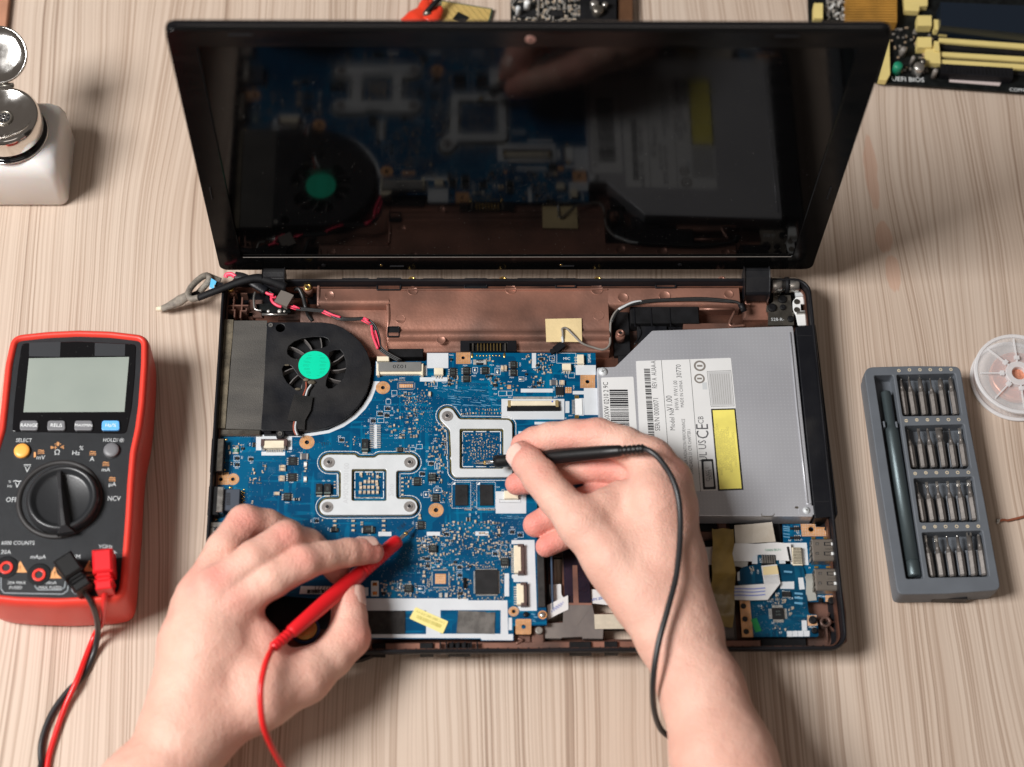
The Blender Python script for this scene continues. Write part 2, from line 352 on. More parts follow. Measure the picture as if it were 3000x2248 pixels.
def wood_mat():
    m = bpy.data.materials.new('larch_wood'); m.use_nodes = True; nt = m.node_tree; b = nt.nodes['Principled BSDF']; L = nt.links.new; N = nt.nodes.new
    def val(x):
        n = N('ShaderNodeValue'); n.outputs[0].default_value = x; return n.outputs[0]
    def ma(op, a, c=None, d=None):
        n = N('ShaderNodeMath'); n.operation = op
        for i, q in enumerate((a, c, d)):
            if q is None: continue
            if isinstance(q, (int, float)): n.inputs[i].default_value = q
            else: L(q, n.inputs[i])
        return n.outputs[0]
    tc = N('ShaderNodeTexCoord'); sp = N('ShaderNodeSeparateXYZ'); L(tc.outputs['Object'], sp.inputs[0])
    x, y = sp.outputs[0], sp.outputs[1]
    def noise(vx, vy, sc=1, det=2, z=0):
        c = N('ShaderNodeCombineXYZ'); L(vx, c.inputs[0]) if not isinstance(vx, (int, float)) else None
        L(vy, c.inputs[1]); c.inputs[2].default_value = z
        n = N('ShaderNodeTexNoise'); n.inputs['Scale'].default_value = sc; n.inputs['Detail'].default_value = det; L(c.outputs[0], n.inputs['Vector']); return n.outputs[0]
    # long slow bending of the growth rings
    n1 = noise(ma('MULTIPLY', x, 5.0), ma('MULTIPLY', y, 1.7), 1, 2)
    n2 = noise(ma('MULTIPLY', x, 28.0), ma('MULTIPLY', y, 9.0), 1, 2, 5)
    u = ma('ADD', x, ma('MULTIPLY', ma('SUBTRACT', n1, .5), .05))
    u = ma('ADD', u, ma('MULTIPLY', ma('SUBTRACT', n2, .5), .0035))
    # cathedral figure beside the bottle and knots
    for (kx, ky, ax, ay, amp) in ((-.228, .02, .035, .16, .020), (.262, .10, .020, .10, .013), (-.10, -.33, .05, .2, .012)):
        dx = ma('DIVIDE', ma('SUBTRACT', x, kx), ax); dy = ma('DIVIDE', ma('SUBTRACT', y, ky), ay)
        g = ma('POWER', 2.718, ma('MULTIPLY', ma('ADD', ma('MULTIPLY', dx, dx), ma('MULTIPLY', dy, dy)), -1))
        u = ma('ADD', u, ma('MULTIPLY', g, amp))
    yy = ma('MULTIPLY', y, .9)
    f1 = noise(ma('MULTIPLY', u, 620), yy, 1, 1.5)              # fine rings, 3 mm apart
    f2 = noise(ma('MULTIPLY', u, 75), yy, 1, 1, 3)
    f3 = noise(ma('MULTIPLY', u, 900), ma('MULTIPLY', y, 7), 1, 1, 9)
    r1 = N('ShaderNodeMapRange'); r1.inputs[1].default_value = .43; r1.inputs[2].default_value = .74; L(f1, r1.inputs[0])
    r2 = N('ShaderNodeMapRange'); r2.inputs[1].default_value = .38; r2.inputs[2].default_value = .66; L(f2, r2.inputs[0])
    k = ma('MULTIPLY', r1.outputs[0], ma('ADD', ma('MULTIPLY', r2.outputs[0], .62), .3))
    k = ma('ADD', k, ma('MULTIPLY', ma('SUBTRACT', f3, .5), .32))
    cr = N('ShaderNodeValToRGB'); e = cr.color_ramp.elements
    e[0].position = 0; e[0].color = (.60, .492, .405, 1); e[1].position = 1; e[1].color = (.14, .082, .054, 1)
    q = cr.color_ramp.elements.new(.35); q.color = (.44, .335, .262, 1)
    L(k, cr.inputs[0])
    big = noise(ma('MULTIPLY', x, 9), ma('MULTIPLY', y, 3), 1, 3, 11)
    mx = N('ShaderNodeMix'); mx.data_type = 'RGBA'; mx.blend_type = 'MULTIPLY'; mx.inputs['Factor'].default_value = 1; L(cr.outputs[0], mx.inputs['A'])
    c2 = N('ShaderNodeValToRGB'); c2.color_ramp.elements[0].position = .3; c2.color_ramp.elements[0].color = (.93, .89, .86, 1); c2.color_ramp.elements[1].position = .7; c2.color_ramp.elements[1].color = (1, 1, 1, 1)
    L(big, c2.inputs[0]); L(c2.outputs[0], mx.inputs['B'])
    # small pinkish resin scars
    prev = mx.outputs['Result']
    for (kx, ky, ax, ay) in ((.246, .098, .0045, .030), (.249, .046, .006, .012), (.252, .018, .005, .014)):
        wob = ma('MULTIPLY', ma('SUBTRACT', noise(ma('MULTIPLY', x, 260), ma('MULTIPLY', y, 60), 1, 2, 4), .5), 1.6)
        dx = ma('DIVIDE', ma('SUBTRACT', x, kx), ax); dy = ma('DIVIDE', ma('SUBTRACT', y, ky), ay)
        rr = ma('ADD', ma('ADD', ma('MULTIPLY', dx, dx), ma('MULTIPLY', dy, dy)), wob)
        s = N('ShaderNodeMapRange'); s.inputs[1].default_value = .8; s.inputs[2].default_value = 1.1; s.inputs[3].default_value = .42; s.inputs[4].default_value = 0; L(rr, s.inputs[0])
        z = N('ShaderNodeMix'); z.data_type = 'RGBA'; L(s.outputs[0], z.inputs['Factor']); L(prev, z.inputs['A']); z.inputs['B'].default_value = (.50, .25, .16, 1); prev = z.outputs['Result']
    L(prev, b.inputs['Base Color']); b.inputs['Roughness'].default_value = .5; b.inputs['Specular IOR Level'].default_value = .35
    bp = N('ShaderNodeBump'); bp.inputs['Strength'].default_value = .35; bp.inputs['Distance'].default_value = .0003; bp.invert = True; L(k, bp.inputs['Height']); L(bp.outputs[0], b.inputs['Normal'])
    return m
m_wood = wood_mat()
# ---------------------------------------------------------------- table
mb = MB(); mb.box((0, -10, 0), (1300, 860, 0), m_wood, z0=-30, z1=0)
tab = mb.build('table_top', bevel=2); tab['kind'] = 'structure'; tag(tab, 'pale pinkish wooden table top with straight brown grain')
# ================================================================ LAPTOP
LW, LD = 190.5, 251.8
lap = tag(empty('laptop', (0, -LD/2, 0)), 'opened black laptop without keyboard, its blue circuit boards bare and its glossy lid standing up', 'laptop')
ZP = 17.0                                  # top of the main board
def P2(k, L, z): return [(p[0], p[1]) for p in pts(k, L, z)]
# bottom case
outer = rrect(-LW, -LD, LW, 0, 11); inner = rrect(-LW+2.2, -LD+2.2, LW-2.2, -2.2, 9)
mb = MB(); csec = [(6.5, 9.0), (9, 6.6), (15, 3.4), (23.5, 2.3), (25.2, 2.0), (25.6, 1.5), (25.6, .8), (25.0, .2), (22, 0), (14, 2.7), (8, 4.8), (3, 7.2), (1.5, 9)]
CV_ = []
for z, d in csec:
    R_ = rrect(-LW+d, -LD+d, LW-d, -d, max(2, 11-d), 8); CV_ += [(p[0], p[1], z) for p in R_]
nn = len(R_); mb.add(CV_, [(k*nn+i, (k+1)*nn+i, (k+1)*nn+(i+1) % nn, k*nn+(i+1) % nn) for k in range(len(csec)-1) for i in range(nn)], m_black, True)
fl = []
for a in ((346, 785, 505, 900), (800, 676, 1075, 815), (918, 962, 1200, 1075)):
    q = P2('w', [(a[0], a[1]), (a[2], a[1]), (a[2], a[3]), (a[0], a[3])], 5); fl.append(q)
for a in ((418, 250, 500, 650),):
    fl.append(P2('w', [(a[0], a[1]), (a[2], a[1]), (a[2], a[3]), (a[0], a[3])], 5))
mb.plate(rrect(-LW+8.6, -LD+8.6, LW-8.6, -8.6, 5), fl, 1.6, 4.6, m_blackm)
case = mb.build('bottom_case', lap)
# copper lined inside
mb = MB(); mb.plate(rrect(-LW+8, -LD+8, LW-8, -8, 5), fl, 4.65, 6.7, m_copperd)
mb.plate(rrect(-LW+3.2, -LD+3.2, LW-3.2, -3.2, 8), [rrect(-LW+4.2, -LD+4.2, LW-4.2, -4.2, 7)], 13.5, 20, m_copperd)
lining = mb.build('case_lining', lap)
# front strip
mb = MB()
a = pt('P', 1000, 1878, 12); b_ = pt('P', 2230, 1900, 12)
mb.bbox(((a[0]+b_[0])/2, -LD+7), (b_[0]-a[0], 6.6), m_copper, 0, 11, 13.4, .8)
for x in (1110, 1250, 1345, 1700, 1790, 1900, 2050):
    c = pt('P', x, 1893, 13); mb.bbox((c[0], -LD+5.6), (13 if x in (1345, 1700) else 8, 7.6), m_blackm, 0, 11, 15.5, .6)
for x in range(1290, 1400, 18):
    c = pt('P', x, 1893, 13); mb.box((c[0], -LD+5.6, 15.6), (.9, 7, 3.5), m_black)
for x in (1150, 1303, 1468, 1752, 1850):
    c = pt('P', x, 1893, 13); mb.box((c[0], -LD+4.2, 12.9), (5, 2.4, 1.5), m_copperd)
for k_ in range(60):
    x = -178+k_*6; mb.box((x, -LD+2.6, 22), (.8, 1, 4), m_blackm)
mb.build('front_rail', lap)
# rear battery compartment
def prof(Yt, Yb):   # cross-section along y, top view: plateau, ridge, step
    return [(Yt, 19.6), (Yt-.4*(Yt-Yb), 19.9), (Yb+15.5, 19.6), (Yb+14.2, 18.6), (Yb+12.6, 19.8), (Yb+10.8, 20.6), (Yb+9, 20.2), (Yb+7.6, 17.5), (Yb+7.0, 16.2), (Yb+3.5, 15.8), (Yb+.6, 15.6), (Yb, 14.5)]
def strip(mb, x0, x1, pr, m):
    V = []; F = []
    for x in (x0, x1):
        for y, z in pr: V.append((x, y, z))
    n = len(pr)
    for i in range(n-1): F.append((i, n+i, n+i+1, i+1))
    mb.add(V, F, m, True)
    V = [(x, y, z) for x in (x0, x1) for y, z in pr]+[(x, pr[k][0], 6) for x in (x0, x1) for k in (0, n-1)]
    mb.add(V, [tuple(range(n))+(2*n+1, 2*n), tuple(range(2*n-1, n-1, -1))+(2*n+2, 2*n+3), (n-1, 2*n-1, 2*n+3, 2*n+1)], m)
mb = MB()
Yt = -4.5; Yb = pt('P', 1500, 1034, 16)[1]+.8
xL = pt('a', 1255, 300, 20)[0]; xM = pt('a', 1790, 600, 18)[0]; xR = pt('b', 930, 350, 20)[0]; xRR = pt('b', 1665, 200, 20)[0]
strip(mb, xM, xR, prof(Yt, Yb), m_copper)
Yl = pt('a', 1500, 385, 18)[1]
strip(mb, xL, xM+.05, [(Yt, 19.6), (Yl+4.6, 19.8), (Yl+3.4, 20.4), (Yl+1.8, 20.2), (Yl, 17.5), (Yl-.6, 12)], m_copper)
Yr = pt('b', 1300, 280, 19)[1]
strip(mb, xR-.05, xRR, [(Yt, 19.6), (Yr+1.5, 19.7), (Yr, 18.4), (Yr-.4, 10)], m_copper)
# lower ledge left of the step
Yc = pt('a', 1500, 530, 12)[1]
strip(mb, pt('a', 1120, 500, 12)[0], xM-.6, [(Yl-.5, 13.8), (Yc, 13), (Yc-2, 11.5), (Yb-1, 10.5)], m_copper)
# rounded vertical rib at the step edge
mb.tube([pt('a', 1788, 372, 19.4), pt('a', 1790, 470, 19.6), pt('a', 1788, 560, 18), pt('a', 1790, 700, 13)], 1.3, m_copper, 8)
mb.tube([pt('a', 1260, 185, 19.4), pt('a', 1257, 300, 19.6), pt('a', 1256, 385, 18)], 1.1, m_copper, 8)
mb.box(((xR+xM)/2, Yt-1, 0), (xR-xM, 1, 0), m_copper, z0=19.4, z1=20.4)
for k_, x, y, r in (('a', 1340, 300, 40), ('a', 1975, 265, 40), ('a', 1880, 480, 40), ('b', 378, 188, 33), ('b', 863, 188, 36), ('b', 1010, 235, 32), ('b', 873, 335, 32), ('b', 1245, 225, 34), ('b', 1605, 215, 28), ('a', 2190, 640, 36)):
    c = pt(k_, x, y, 19.9); mb.lathe([(r/ZM[k_][2]/4.62, -.5), (r/ZM[k_][2]/4.62, .22), (r/ZM[k_][2]/4.62-.25, .3), (r/ZM[k_][2]/4.62-.5, .05)], m_copper, (c[0], c[1], 19.7), 24)
mb.build('battery_compartment', lap)
def slot(k, x0, y0, x1, y1, dark=True):
    mb = MB(); a = pt(k, x0, y0, 20.4); b = pt(k, x1, y1, 20.4); cx = (a[0]+b[0])/2; cy = (a[1]+b[1])/2
    mb.plate(rrect(a[0], b[1], b[0], a[1], .8), [rrect(a[0]+.8, b[1]+.8, b[0]-.8, a[1]-.8, .5)], 19.0, 20.9, m_black, .3)
    mb.box((cx, cy, 0), (b[0]-a[0]-1, a[1]-b[1]-1, 0), m_blackm, z0=19.1, z1=20.15)
    if x0 in (1700, 626, 1188): mb.box((cx, cy-(a[1]-b[1])*.18, 0), (b[0]-a[0]-2.4, (a[1]-b[1])*.4, 0), m_copperd, z0=20.1, z1=20.35)
    mb.build('edge_slot', lap)
for q in (('a', 1435, 170, 1640, 224), ('a', 1700, 168, 1888, 262), ('a', 2050, 172, 2215, 222), ('b', 115, 126, 246, 184), ('b', 413, 126, 620, 166), ('b', 626, 126, 748, 182), ('b', 930, 128, 1185, 162), ('b', 1188, 128, 1312, 182), ('b', 1385, 130, 1520, 160), ('a', 1782, 538, 1876, 618)): slot(*q)
mb = MB(); p = pt('a', 1790, 720, 17); q = pt('a', 2055, 750, 17); mb.bbox(((p[0]+q[0])/2, (p[1]+q[1])/2), (q[0]-p[0], 6), m_blackm, 0, 10, 16.6, .4)
mb.build('rear_block', lap)
for k_, x, y in (('a', 1175, 240), ('a', 1970, 187), ('b', 335, 137), ('b', 868, 137), ('b', 1568, 137), ('b', 997, 435), ('a', 585, 250)):
    c = pt(k_, x, y, 20.5); g = m_copper if (x in (1568, 997)) else m_gold
    mb = MB(); mb.cyl(c, 3.1, 12, 19.9, m_copper, 20); mb.lathe([(2.4, 0), (2.4, 2.0), (1.9, 2.3), (1.25, 2.3), (1.2, .5)], g, (c[0], c[1], 19.4), 18)
    mb.cyl(c, 1.15, 19.5, 20.6, m_inkhole, 14); mb.build('screw_boss', lap)
# battery connector with gold pins
mb = MB(); a = pt('b', 93, 480, 19); b_ = pt('b', 412, 545, 19)
cx, cy = (a[0]+b_[0])/2, (a[1]+b_[1])/2
mb.plate(rrect(a[0], b_[1]+1.2, b_[0], a[1]+.6, .6), [rrect(a[0]+6, b_[1]+1.6, b_[0]-6, a[1]-1.2, .4)], 12, 18.6, m_black, .3)
mb.box((cx, cy+1.0, 0), (b_[0]-a[0]-9, a[1]-b_[1]-2, 0), m_blackm, z0=12, z1=16.2)
for i in range(8):
    p = pt('b', 187+i*17.8, 0, 20); mb.box((p[0], cy+.2, 17.4), (.5, 6.2, .6), m_gold)
for x in (160, 338):
    p = pt('b', x, 0, 20); mb.box((p[0], cy+.4, 17.6), (.9, 7, 1), m_steeld)
mb.build('battery_connector', lap)
# dark recess right of the compartment + antenna area
mb = MB(); Zb = pt
for a, zt, mm in (((1050, 283, 1442, 378), 17.5, m_blackm), ((1090, 378, 1265, 492), 13, m_dust), ((950, 300, 1055, 560), 11, m_blackm), ((1265, 378, 1345, 412), 12, m_black), ((985, 560, 1080, 640), 12, m_blackm)):
    p = pt('b', a[0], a[1], zt); q = pt('b', a[2], a[3], zt); mb.bbox(((p[0]+q[0])/2, (p[1]+q[1])/2), (q[0]-p[0], p[1]-q[1]), mm, 0, 6, zt, .5)
for x in (1075, 1170, 1275): p = pt('b', x, 345, 18); mb.box((p[0], p[1], 17.6), (.6, 14, .8), m_black)
p = pt('b', 1350, 378, 16); q = pt('b', 1645, 412, 16); mb.bbox(((p[0]+q[0])/2, (p[1]+q[1])/2), (q[0]-p[0], p[1]-q[1]), m_copper, 0, 8, 16, .5)
mb.tube(pts('b', [(1440, 300), (1640, 300)], 19), .8, m_copper, 8); mb.tube(pts('b', [(1640, 312), (1612, 390), (1700, 392)], 17), .9, m_copper, 8)
mb.tube(pts('b', [(1100, 395), (1110, 440), (1075, 500)], 13.4), .5, m_black, 6)
mb.build('rear_duct', lap)
# left rear corner ribs
mb = MB()
p = pt('g', 380, 480, 8); q = pt('g', 1900, 1150, 8)
for a in ((440, 595, 690, 595), (775, 590, 915, 590), (440, 850, 940, 850), (410, 948, 660, 948), (760, 965, 900, 965)):
    u = pt('g', a[0], a[1], 17); v = pt('g', a[2], a[3], 17); mb.box(((u[0]+v[0])/2, (u[1]+v[1])/2, 0), (abs(v[0]-u[0]), .9, 0), m_copper, z0=6, z1=17)
for a in ((620, 650, 940), (800, 670, 950), (640, 950, 1100), (770, 965, 1110), (895, 905, 960)):
    u = pt('g', a[0], a[1], 17); v = pt('g', a[0], a[2], 17); mb.box(((u[0]+v[0])/2, (u[1]+v[1])/2, 0), (.9, abs(v[1]-u[1]), 0), m_copper, z0=6, z1=16.7)
for a in ((960, 560, 1240, 1100, 9, m_copper), (1600, 560, 2200, 1150, 10, m_copperd), (700, 990, 1050, 1150, 9, m_copperd)):
    u = pt('g', a[0], a[1], a[4]); v = pt('g', a[2], a[3], a[4]); mb.bbox(((u[0]+v[0])/2, (u[1]+v[1])/2), (v[0]-u[0], u[1]-v[1]), a[5], 0, 6, a[4], .6)
mb.tube(pts('g', [(460, 560), (640, 300), (690, 330), (690, 560)], 18), 1, m_copperd, 8)
mb.build('corner_ribs', lap)
mb = MB()   # small power board + metal tabs in the corner
P = P2('g', [(1100, 820), (1500, 800), (1830, 860), (1850, 1000), (1230, 1010), (1120, 930)], 14); mb.prism(P, 12.5, 14, m_pcbd)
mb.tube(pts('g', [(1235, 1045), (1785, 1045)], 16.5), .9, m_steel, 8)
for x, r in ((1375, 1.1), (1615, 1.5), (1720, .9)): mb.ball(pt('g', x, 975, 14.2), r, m_silver, 12, (1, 1, .6))
mb.tube(pts('g', [(1090, 560), (1060, 700), (1075, 900), (1130, 950), (1230, 960)], 17.2), .8, m_steel, 8)
for a in ((700, 410, 815, 520), (905, 420, 1070, 560)):
    u = pt('g', a[0], a[1], 14); v = pt('g', a[2], a[3], 14); mb.bbox(((u[0]+v[0])/2, (u[1]+v[1])/2), (v[0]-u[0], u[1]-v[1]), m_steel, .1, 6, 14, .6)
mb.build('power_jack_board', lap)
# ---- hinges
def hinge(k, a, name='hinge_cover'):
    u = pt(k, a[0], a[1], 31); v = pt(k, a[2], a[3], 24)
    mb = MB(); y0 = 4.5; y1 = v[1]
    pr = [(y0, 20), (y0, 31), (y0-3, 33.2), (y0-8, 32), (y1+1.2, 26.2), (y1, 24.5), (y1, 15)]
    x0, x1 = u[0], pt(k, a[2], a[1], 31)[0]; V = [(x, y, z) for x in (x0, x1) for y, z in pr]; n = len(pr)
    F = [(i, n+i, n+(i+1) % n, (i+1) % n) for i in range(n)]+[tuple(range(n-1, -1, -1)), tuple(range(n, 2*n))]
    mb.add(V, F, m_dust); return mb.build(name, lap, bevel=.8)
hinge('b', (1692, 62, 1834, 222)); hinge('a', (830, 97, 1002, 258))
mb = MB()   # right hinge bracket
c = pt('h', 940, 540, 20); mb.lathe([(5.0, -9), (5.4, -8.5), (5.4, -2.5), (4.2, -2.4), (4.2, 2.2)], m_steel, c, 24, (1, 0, 0)); mb.lathe([(5.3, 0), (5.3, 2.5)], m_blackm, (c[0]+.2, c[1], c[2]), 24, (1, 0, 0)); mb.lathe([(4.8, 2.5), (5.0, 3), (5, 8.5), (4.2, 9.2)], m_steel, c, 24, (1, 0, 0))
mb.prism(P2('h', [(730, 560), (800, 560), (810, 720), (1050, 730), (1080, 1040), (1110, 1040), (1110, 1280), (630, 1285), (640, 1040), (600, 1030), (605, 930), (730, 850)], 15), 13.6, 15, m_steeld)
for x, y, r in ((895, 810, 2.9), (705, 965, 3), (905, 960, 2.0), (1050, 1175, 2.2)):
    c = pt('h', x, y, 15); mb.lathe([(r, 0), (r, 1.0), (r*.8, 1.5), (r*.3, 1.2)], m_blackm, (c[0], c[1], 15), 18)
mb.text('S28-R-', pt('h', 810, 1180, 15), 3.2, m_greyp, 0, 15.1)
hb = mb.build('hinge_bracket', lap)
mb = MB()
mb.plate(smoothpoly(P2('h', [(1140, 640), (1400, 640), (1440, 1000), (1370, 1080), (1360, 1280), (1190, 1285), (1150, 1080), (1100, 1000), (1090, 830), (1150, 770)], 17), 1.6), [P2('h', [(1240, 885), (1350, 885), (1355, 1010), (1245, 1010)], 17)], 15.2, 16.8, m_white2, .3)
for y in (850, 1000): c = pt('h', 1165, y, 17); mb.cyl(c, 1.9, 16.8, 17.4, m_steeld, 16)
u = pt('h', 1290, 1050, 18); mb.box((u[0], u[1], 17.6), (9, 1.6, 1.8), m_steel, .05); u = pt('h', 1250, 700, 18); mb.box((u[0], u[1], 17.5), (8, 3.6, 1.6), m_alu, .1)
mb.build('lock_bracket', lap)
mb = MB()
for y in (1115, 1200): mb.tube(pts('h', [(1360, y), (1440, y-10), (1445, y+20)], 15), .7, m_copper, 6)
mb.ball(pt('h', 1100, 640, 14), 2, m_gold, 12); u = pt('h', 400, 1000, 9); mb.bbox((u[0], u[1]), (18, 16), m_copper, 0, 6, 12, 2)
mb.tube(pts('h', [(215, 820), (230, 890), (310, 895)], 16), .7, m_copper, 6)
mb.tube(pts('h', [(1170, 520), (1270, 520), (1310, 620)], 14), 2.2, m_copper, 10)
mb.build('corner_clips', lap)
# ---- lid
AL = 0.0065; YH, ZH, HL, LWW = 6.71, 25.18, 248.5, 192.6
def lidp(x, h, t=0):   # x along, h up the lid, t out of the front face (towards the viewer)
    return (x, YH+h*math.sin(AL)-t*math.cos(AL), ZH+h*math.cos(AL)+t*math.sin(AL))
lrot = Matrix.Translation((0, YH, ZH)) @ Matrix(((1, 0, 0, 0), (0, math.sin(AL), -math.cos(AL), 0), (0, math.cos(AL), math.sin(AL), 0), (0, 0, 0, 1)))
def smask(): pass
mb = MB(); mb.xf = lrot       # local: x, h (y), t (z)
mb.plate(rrect(-LWW, 0, LWW, HL, 6), [], -6.5, -1.2, m_blackg, 2.0)
lid = mb.build('lid', lap)
m_screen = mat('screen_glass', (.001, .001, .0015), .065, spec=.5); m_screen.node_tree.nodes['Principled BSDF'].inputs['IOR'].default_value = 1.36
m_bezel = mat('bezel_plastic', (.003, .003, .0035), .16, rvar=.05, vscale=60, spec=.09)
def glassy(m, fac, rough, base):       # dark anti-glare plastic and glass: black body under a weak even gloss
    nt = m.node_tree; nt.nodes.clear(); L = nt.links.new; N = nt.nodes.new
    o_ = N('ShaderNodeOutputMaterial'); d_ = N('ShaderNodeBsdfDiffuse'); d_.inputs[0].default_value = (*base, 1); g_ = N('ShaderNodeBsdfAnisotropic'); g_.inputs['Roughness'].default_value = rough; g_.inputs['Color'].default_value = (1, 1, 1, 1)
    tc = N('ShaderNodeTexCoord'); mp = N('ShaderNodeMapping'); mp.inputs['Rotation'].default_value = (0, .5, 0); mp.inputs['Scale'].default_value = (9, 9, 60); n_ = N('ShaderNodeTexNoise'); n_.inputs['Scale'].default_value = 2.5; n_.inputs['Detail'].default_value = 6; L(tc.outputs['Object'], mp.inputs[0]); L(mp.outputs[0], n_.inputs['Vector'])
    r_ = N('ShaderNodeMapRange'); r_.inputs[1].default_value = .35; r_.inputs[2].default_value = .7; r_.inputs[3].default_value = rough*.8; r_.inputs[4].default_value = rough*1.5; L(n_.outputs[0], r_.inputs[0]); L(r_.outputs[0], g_.inputs['Roughness'])
    x_ = N('ShaderNodeMixShader'); x_.inputs[0].default_value = fac; L(d_.outputs[0], x_.inputs[1]); L(g_.outputs[0], x_.inputs[2]); L(x_.outputs[0], o_.inputs[0])
glassy(m_screen, .038, .065, (.002, .002, .0022)); glassy(m_bezel, .03, .16, (.003, .003, .0032))
mb = MB(); mb.xf = lrot
mb.plate(rrect(-LWW+.6, .6, LWW-.6, HL-.6, 5.5), [rrect(-LWW+16, 17, LWW-16, HL-15, 1)], -2.0, .9, m_bezel, .5)
bez = mb.build('bezel', lid)
mb = MB(); mb.xf = lrot; mb.box((0, HL/2, 0), (2*LWW-31, HL-31, 0), m_screen, z0=-1.1, z1=0.0)
# dust and fine scratches lie on the glass
scr = mb.build('screen', lid)
m_dustspeck = mat('dust_speck', (.30, .29, .27), .7)
mb = MB(); mb.xf = lrot
rs = random.Random(3)
for i in range(420):
    x = rs.uniform(-LWW+18, LWW-18); h = rs.uniform(18, HL-18)*(rs.random()**.6 if i % 2 else 1); h = max(18.5, h)
    s_ = rs.uniform(.05, .14); mb.box((x, h, .03), (s_*rs.uniform(1, 3.5), s_, .05), m_dustspeck, rs.uniform(-.6, -.2))
tag(mb.build('screen_dust', lid), kind='stuff')
mb = MB(); mb.xf = lrot; mb.cyl((0, HL-7.5), 2.7, .85, 1.5, mat('webcam_lens', (.42, .22, .18), .3), 20); mb.cyl((0.2, HL-7.6), .8, 1.5, 1.7, m_blackm, 12); mb.build('webcam', lid)
for k_, (x, h, w_, v_) in enumerate(((-LWW+6, 92, 1.0, 13), (LWW-6, 92, 1.0, 13), (-LWW+40, HL-4.2, 13, 1.4), (LWW-56, HL-4.2, 13, 1.4), (-78, 6, 9, 1), (32, 6, 9, 1))):
    mb = MB(); mb.xf = lrot; mb.bbox((x, h), (w_, v_), m_blackm, 0, .85, 1.7, .3); mb.build('rubber_pad', lid)
for x in (-88, 28, 105, -125):
    mb = MB(); mb.xf = lrot; mb.cyl((x, 7), 1.5, .85, 1.15, m_blackm, 16); mb.cyl((x, 7), .8, 1.12, 1.3, m_gold if x in (-88, 28) else m_blackm, 10); mb.build('lid_screw', lid)
mb = MB(); mb.xf = lrot; mb.box((0, 16.9, 1.0), (2*LWW-34, .25, .3), m_greyw); mb.build('glass_edge', lid)
# ---- cooling fan and heatsink
ZF = 21.0
fan = None
cx, cy, _ = pt('3', 1063, 963, ZF)
arc = [(605, 545), (900, 543), (1150, 545), (1250, 560), (1345, 600), (1440, 665), (1520, 745), (1580, 840), (1612, 940), (1618, 1000), (1605, 1120), (1570, 1230), (1500, 1345), (1420, 1435), (1320, 1505), (1200, 1560), (1080, 1588), (950, 1600), (545, 1598)]
hole1 = [(800, 820), (815, 775), (870, 730), (950, 700), (1060, 686), (1150, 688), (1195, 705), (1210, 735), (1195, 770), (1150, 790), (1040, 810), (980, 850), (940, 895), (890, 905), (840, 885), (805, 855)]
hole2 = [(1215, 835), (1260, 815), (1315, 812), (1345, 850), (1368, 920), (1372, 1000), (1350, 1080), (1300, 1140), (1240, 1185), (1200, 1188), (1177, 1160), (1182, 1110), (1215, 1020), (1222, 950), (1205, 880)]
hole3 = [(750, 1000), (765, 970), (800, 957), (840, 970), (870, 1010), (905, 1060), (950, 1100), (945, 1140), (945, 1200), (910, 1210), (860, 1180), (800, 1130), (765, 1070)]
mb = MB(); mb.plate(smoothpoly(P2('3', arc, ZF), 1.2, 2), [P2('3', h, ZF) for h in (hole1, hole2, hole3)]+[circ(*pt('3', 735, 600, ZF)[:2], 2.9)], 19.9, ZF, m_dust, .35)
mb.plate(smoothpoly(P2('3', arc, ZF), 1.2, 2), [smoothpoly([((p[0]-cx)*.965+cx, (p[1]-cy)*.965+cy) for p in P2('3', arc, ZF)], 1.2, 2)], 9, 19.9, m_black)
mb.box((cx-2, cy, 0), (60, 60, 0), m_blackm, z0=8, z1=9); mb.cyl((cx, cy), 27, 13.95, 14.3, m_blackm, 48)
fan = mb.build('cooling_fan', lap)
mb = MB()
mb.lathe([(11, 0), (11, 7.5), (10, 8.5)], m_black, (cx, cy, 10), 32)
m_blade = mat('fan_blade', (.13, .12, .115), .45, var=.2)
for i in range(13):
    a = 2*math.pi*i/13+.25
    d = Vector((math.cos(a), math.sin(a), 0)); n_ = Vector((-math.sin(a), math.cos(a), 0))
    for j in range(5):
        p0 = Vector((cx, cy, 13.5))+d*(9+j*3.3)+n_*(j*j*.35); p1 = Vector((cx, cy, 13.5))+d*(9+(j+1)*3.3)+n_*((j+1)**2*.35)
        mid = (p0+p1)/2; ang = math.atan2((p1-p0).y, (p1-p0).x); mb.box((mid.x, mid.y, 15), ((p1-p0).length+.05, .6, 7), m_blade, ang)
mb.build('fan_rotor', fan)
mb = MB(); mb.cyl((cx, cy), 10.6, ZF-.4, ZF+.05, m_dust, 40); mb.cyl((cx, cy), 9.95, ZF+.05, ZF+.3, m_green, 48)
m_gd = mat('dark_green_print', (0, .36, .20), .4)
for i in range(18):
    a = -7.5+i*.85; w_ = math.sqrt(max(1, 81-a*a))
    for sgn in (-1, 1):
        if i % 3 != 1: mb.box((cx+sgn*w_*.58+(i % 4)*.3, cy+a, ZF+.31), (w_*.42, .22, .04), m_gd, -.05)
st = mb.build('fan_sticker', fan)
mb = MB()
for x, y in ((640, 577), (730, 1632)):
    c = pt('3', x, y, ZF); mb.cyl(c, 2.6, 15, ZF+.1, m_dust, 18); mb.cyl(c, 1.45, ZF+.1, ZF+.75, m_steel, 16); mb.box((c[0], c[1], ZF+.76), (1.6, .35, .1), m_inkhole, .6); mb.box((c[0], c[1], ZF+.77), (.35, 1.6, .1), m_inkhole, .6)
mb.build('fan_screws', fan)
m_tapeb = mat('cloth_tape', (.045, .042, .038), .62, col2=(.085, .078, .068), vscale=30, detail=6, bump=.5, bscale=1800, stretch=(.5, 2, 1))
m_foam = mat('dusty_foam', (.115, .095, .065), .9, var=.4, vscale=160, bump=.9, bscale=900)
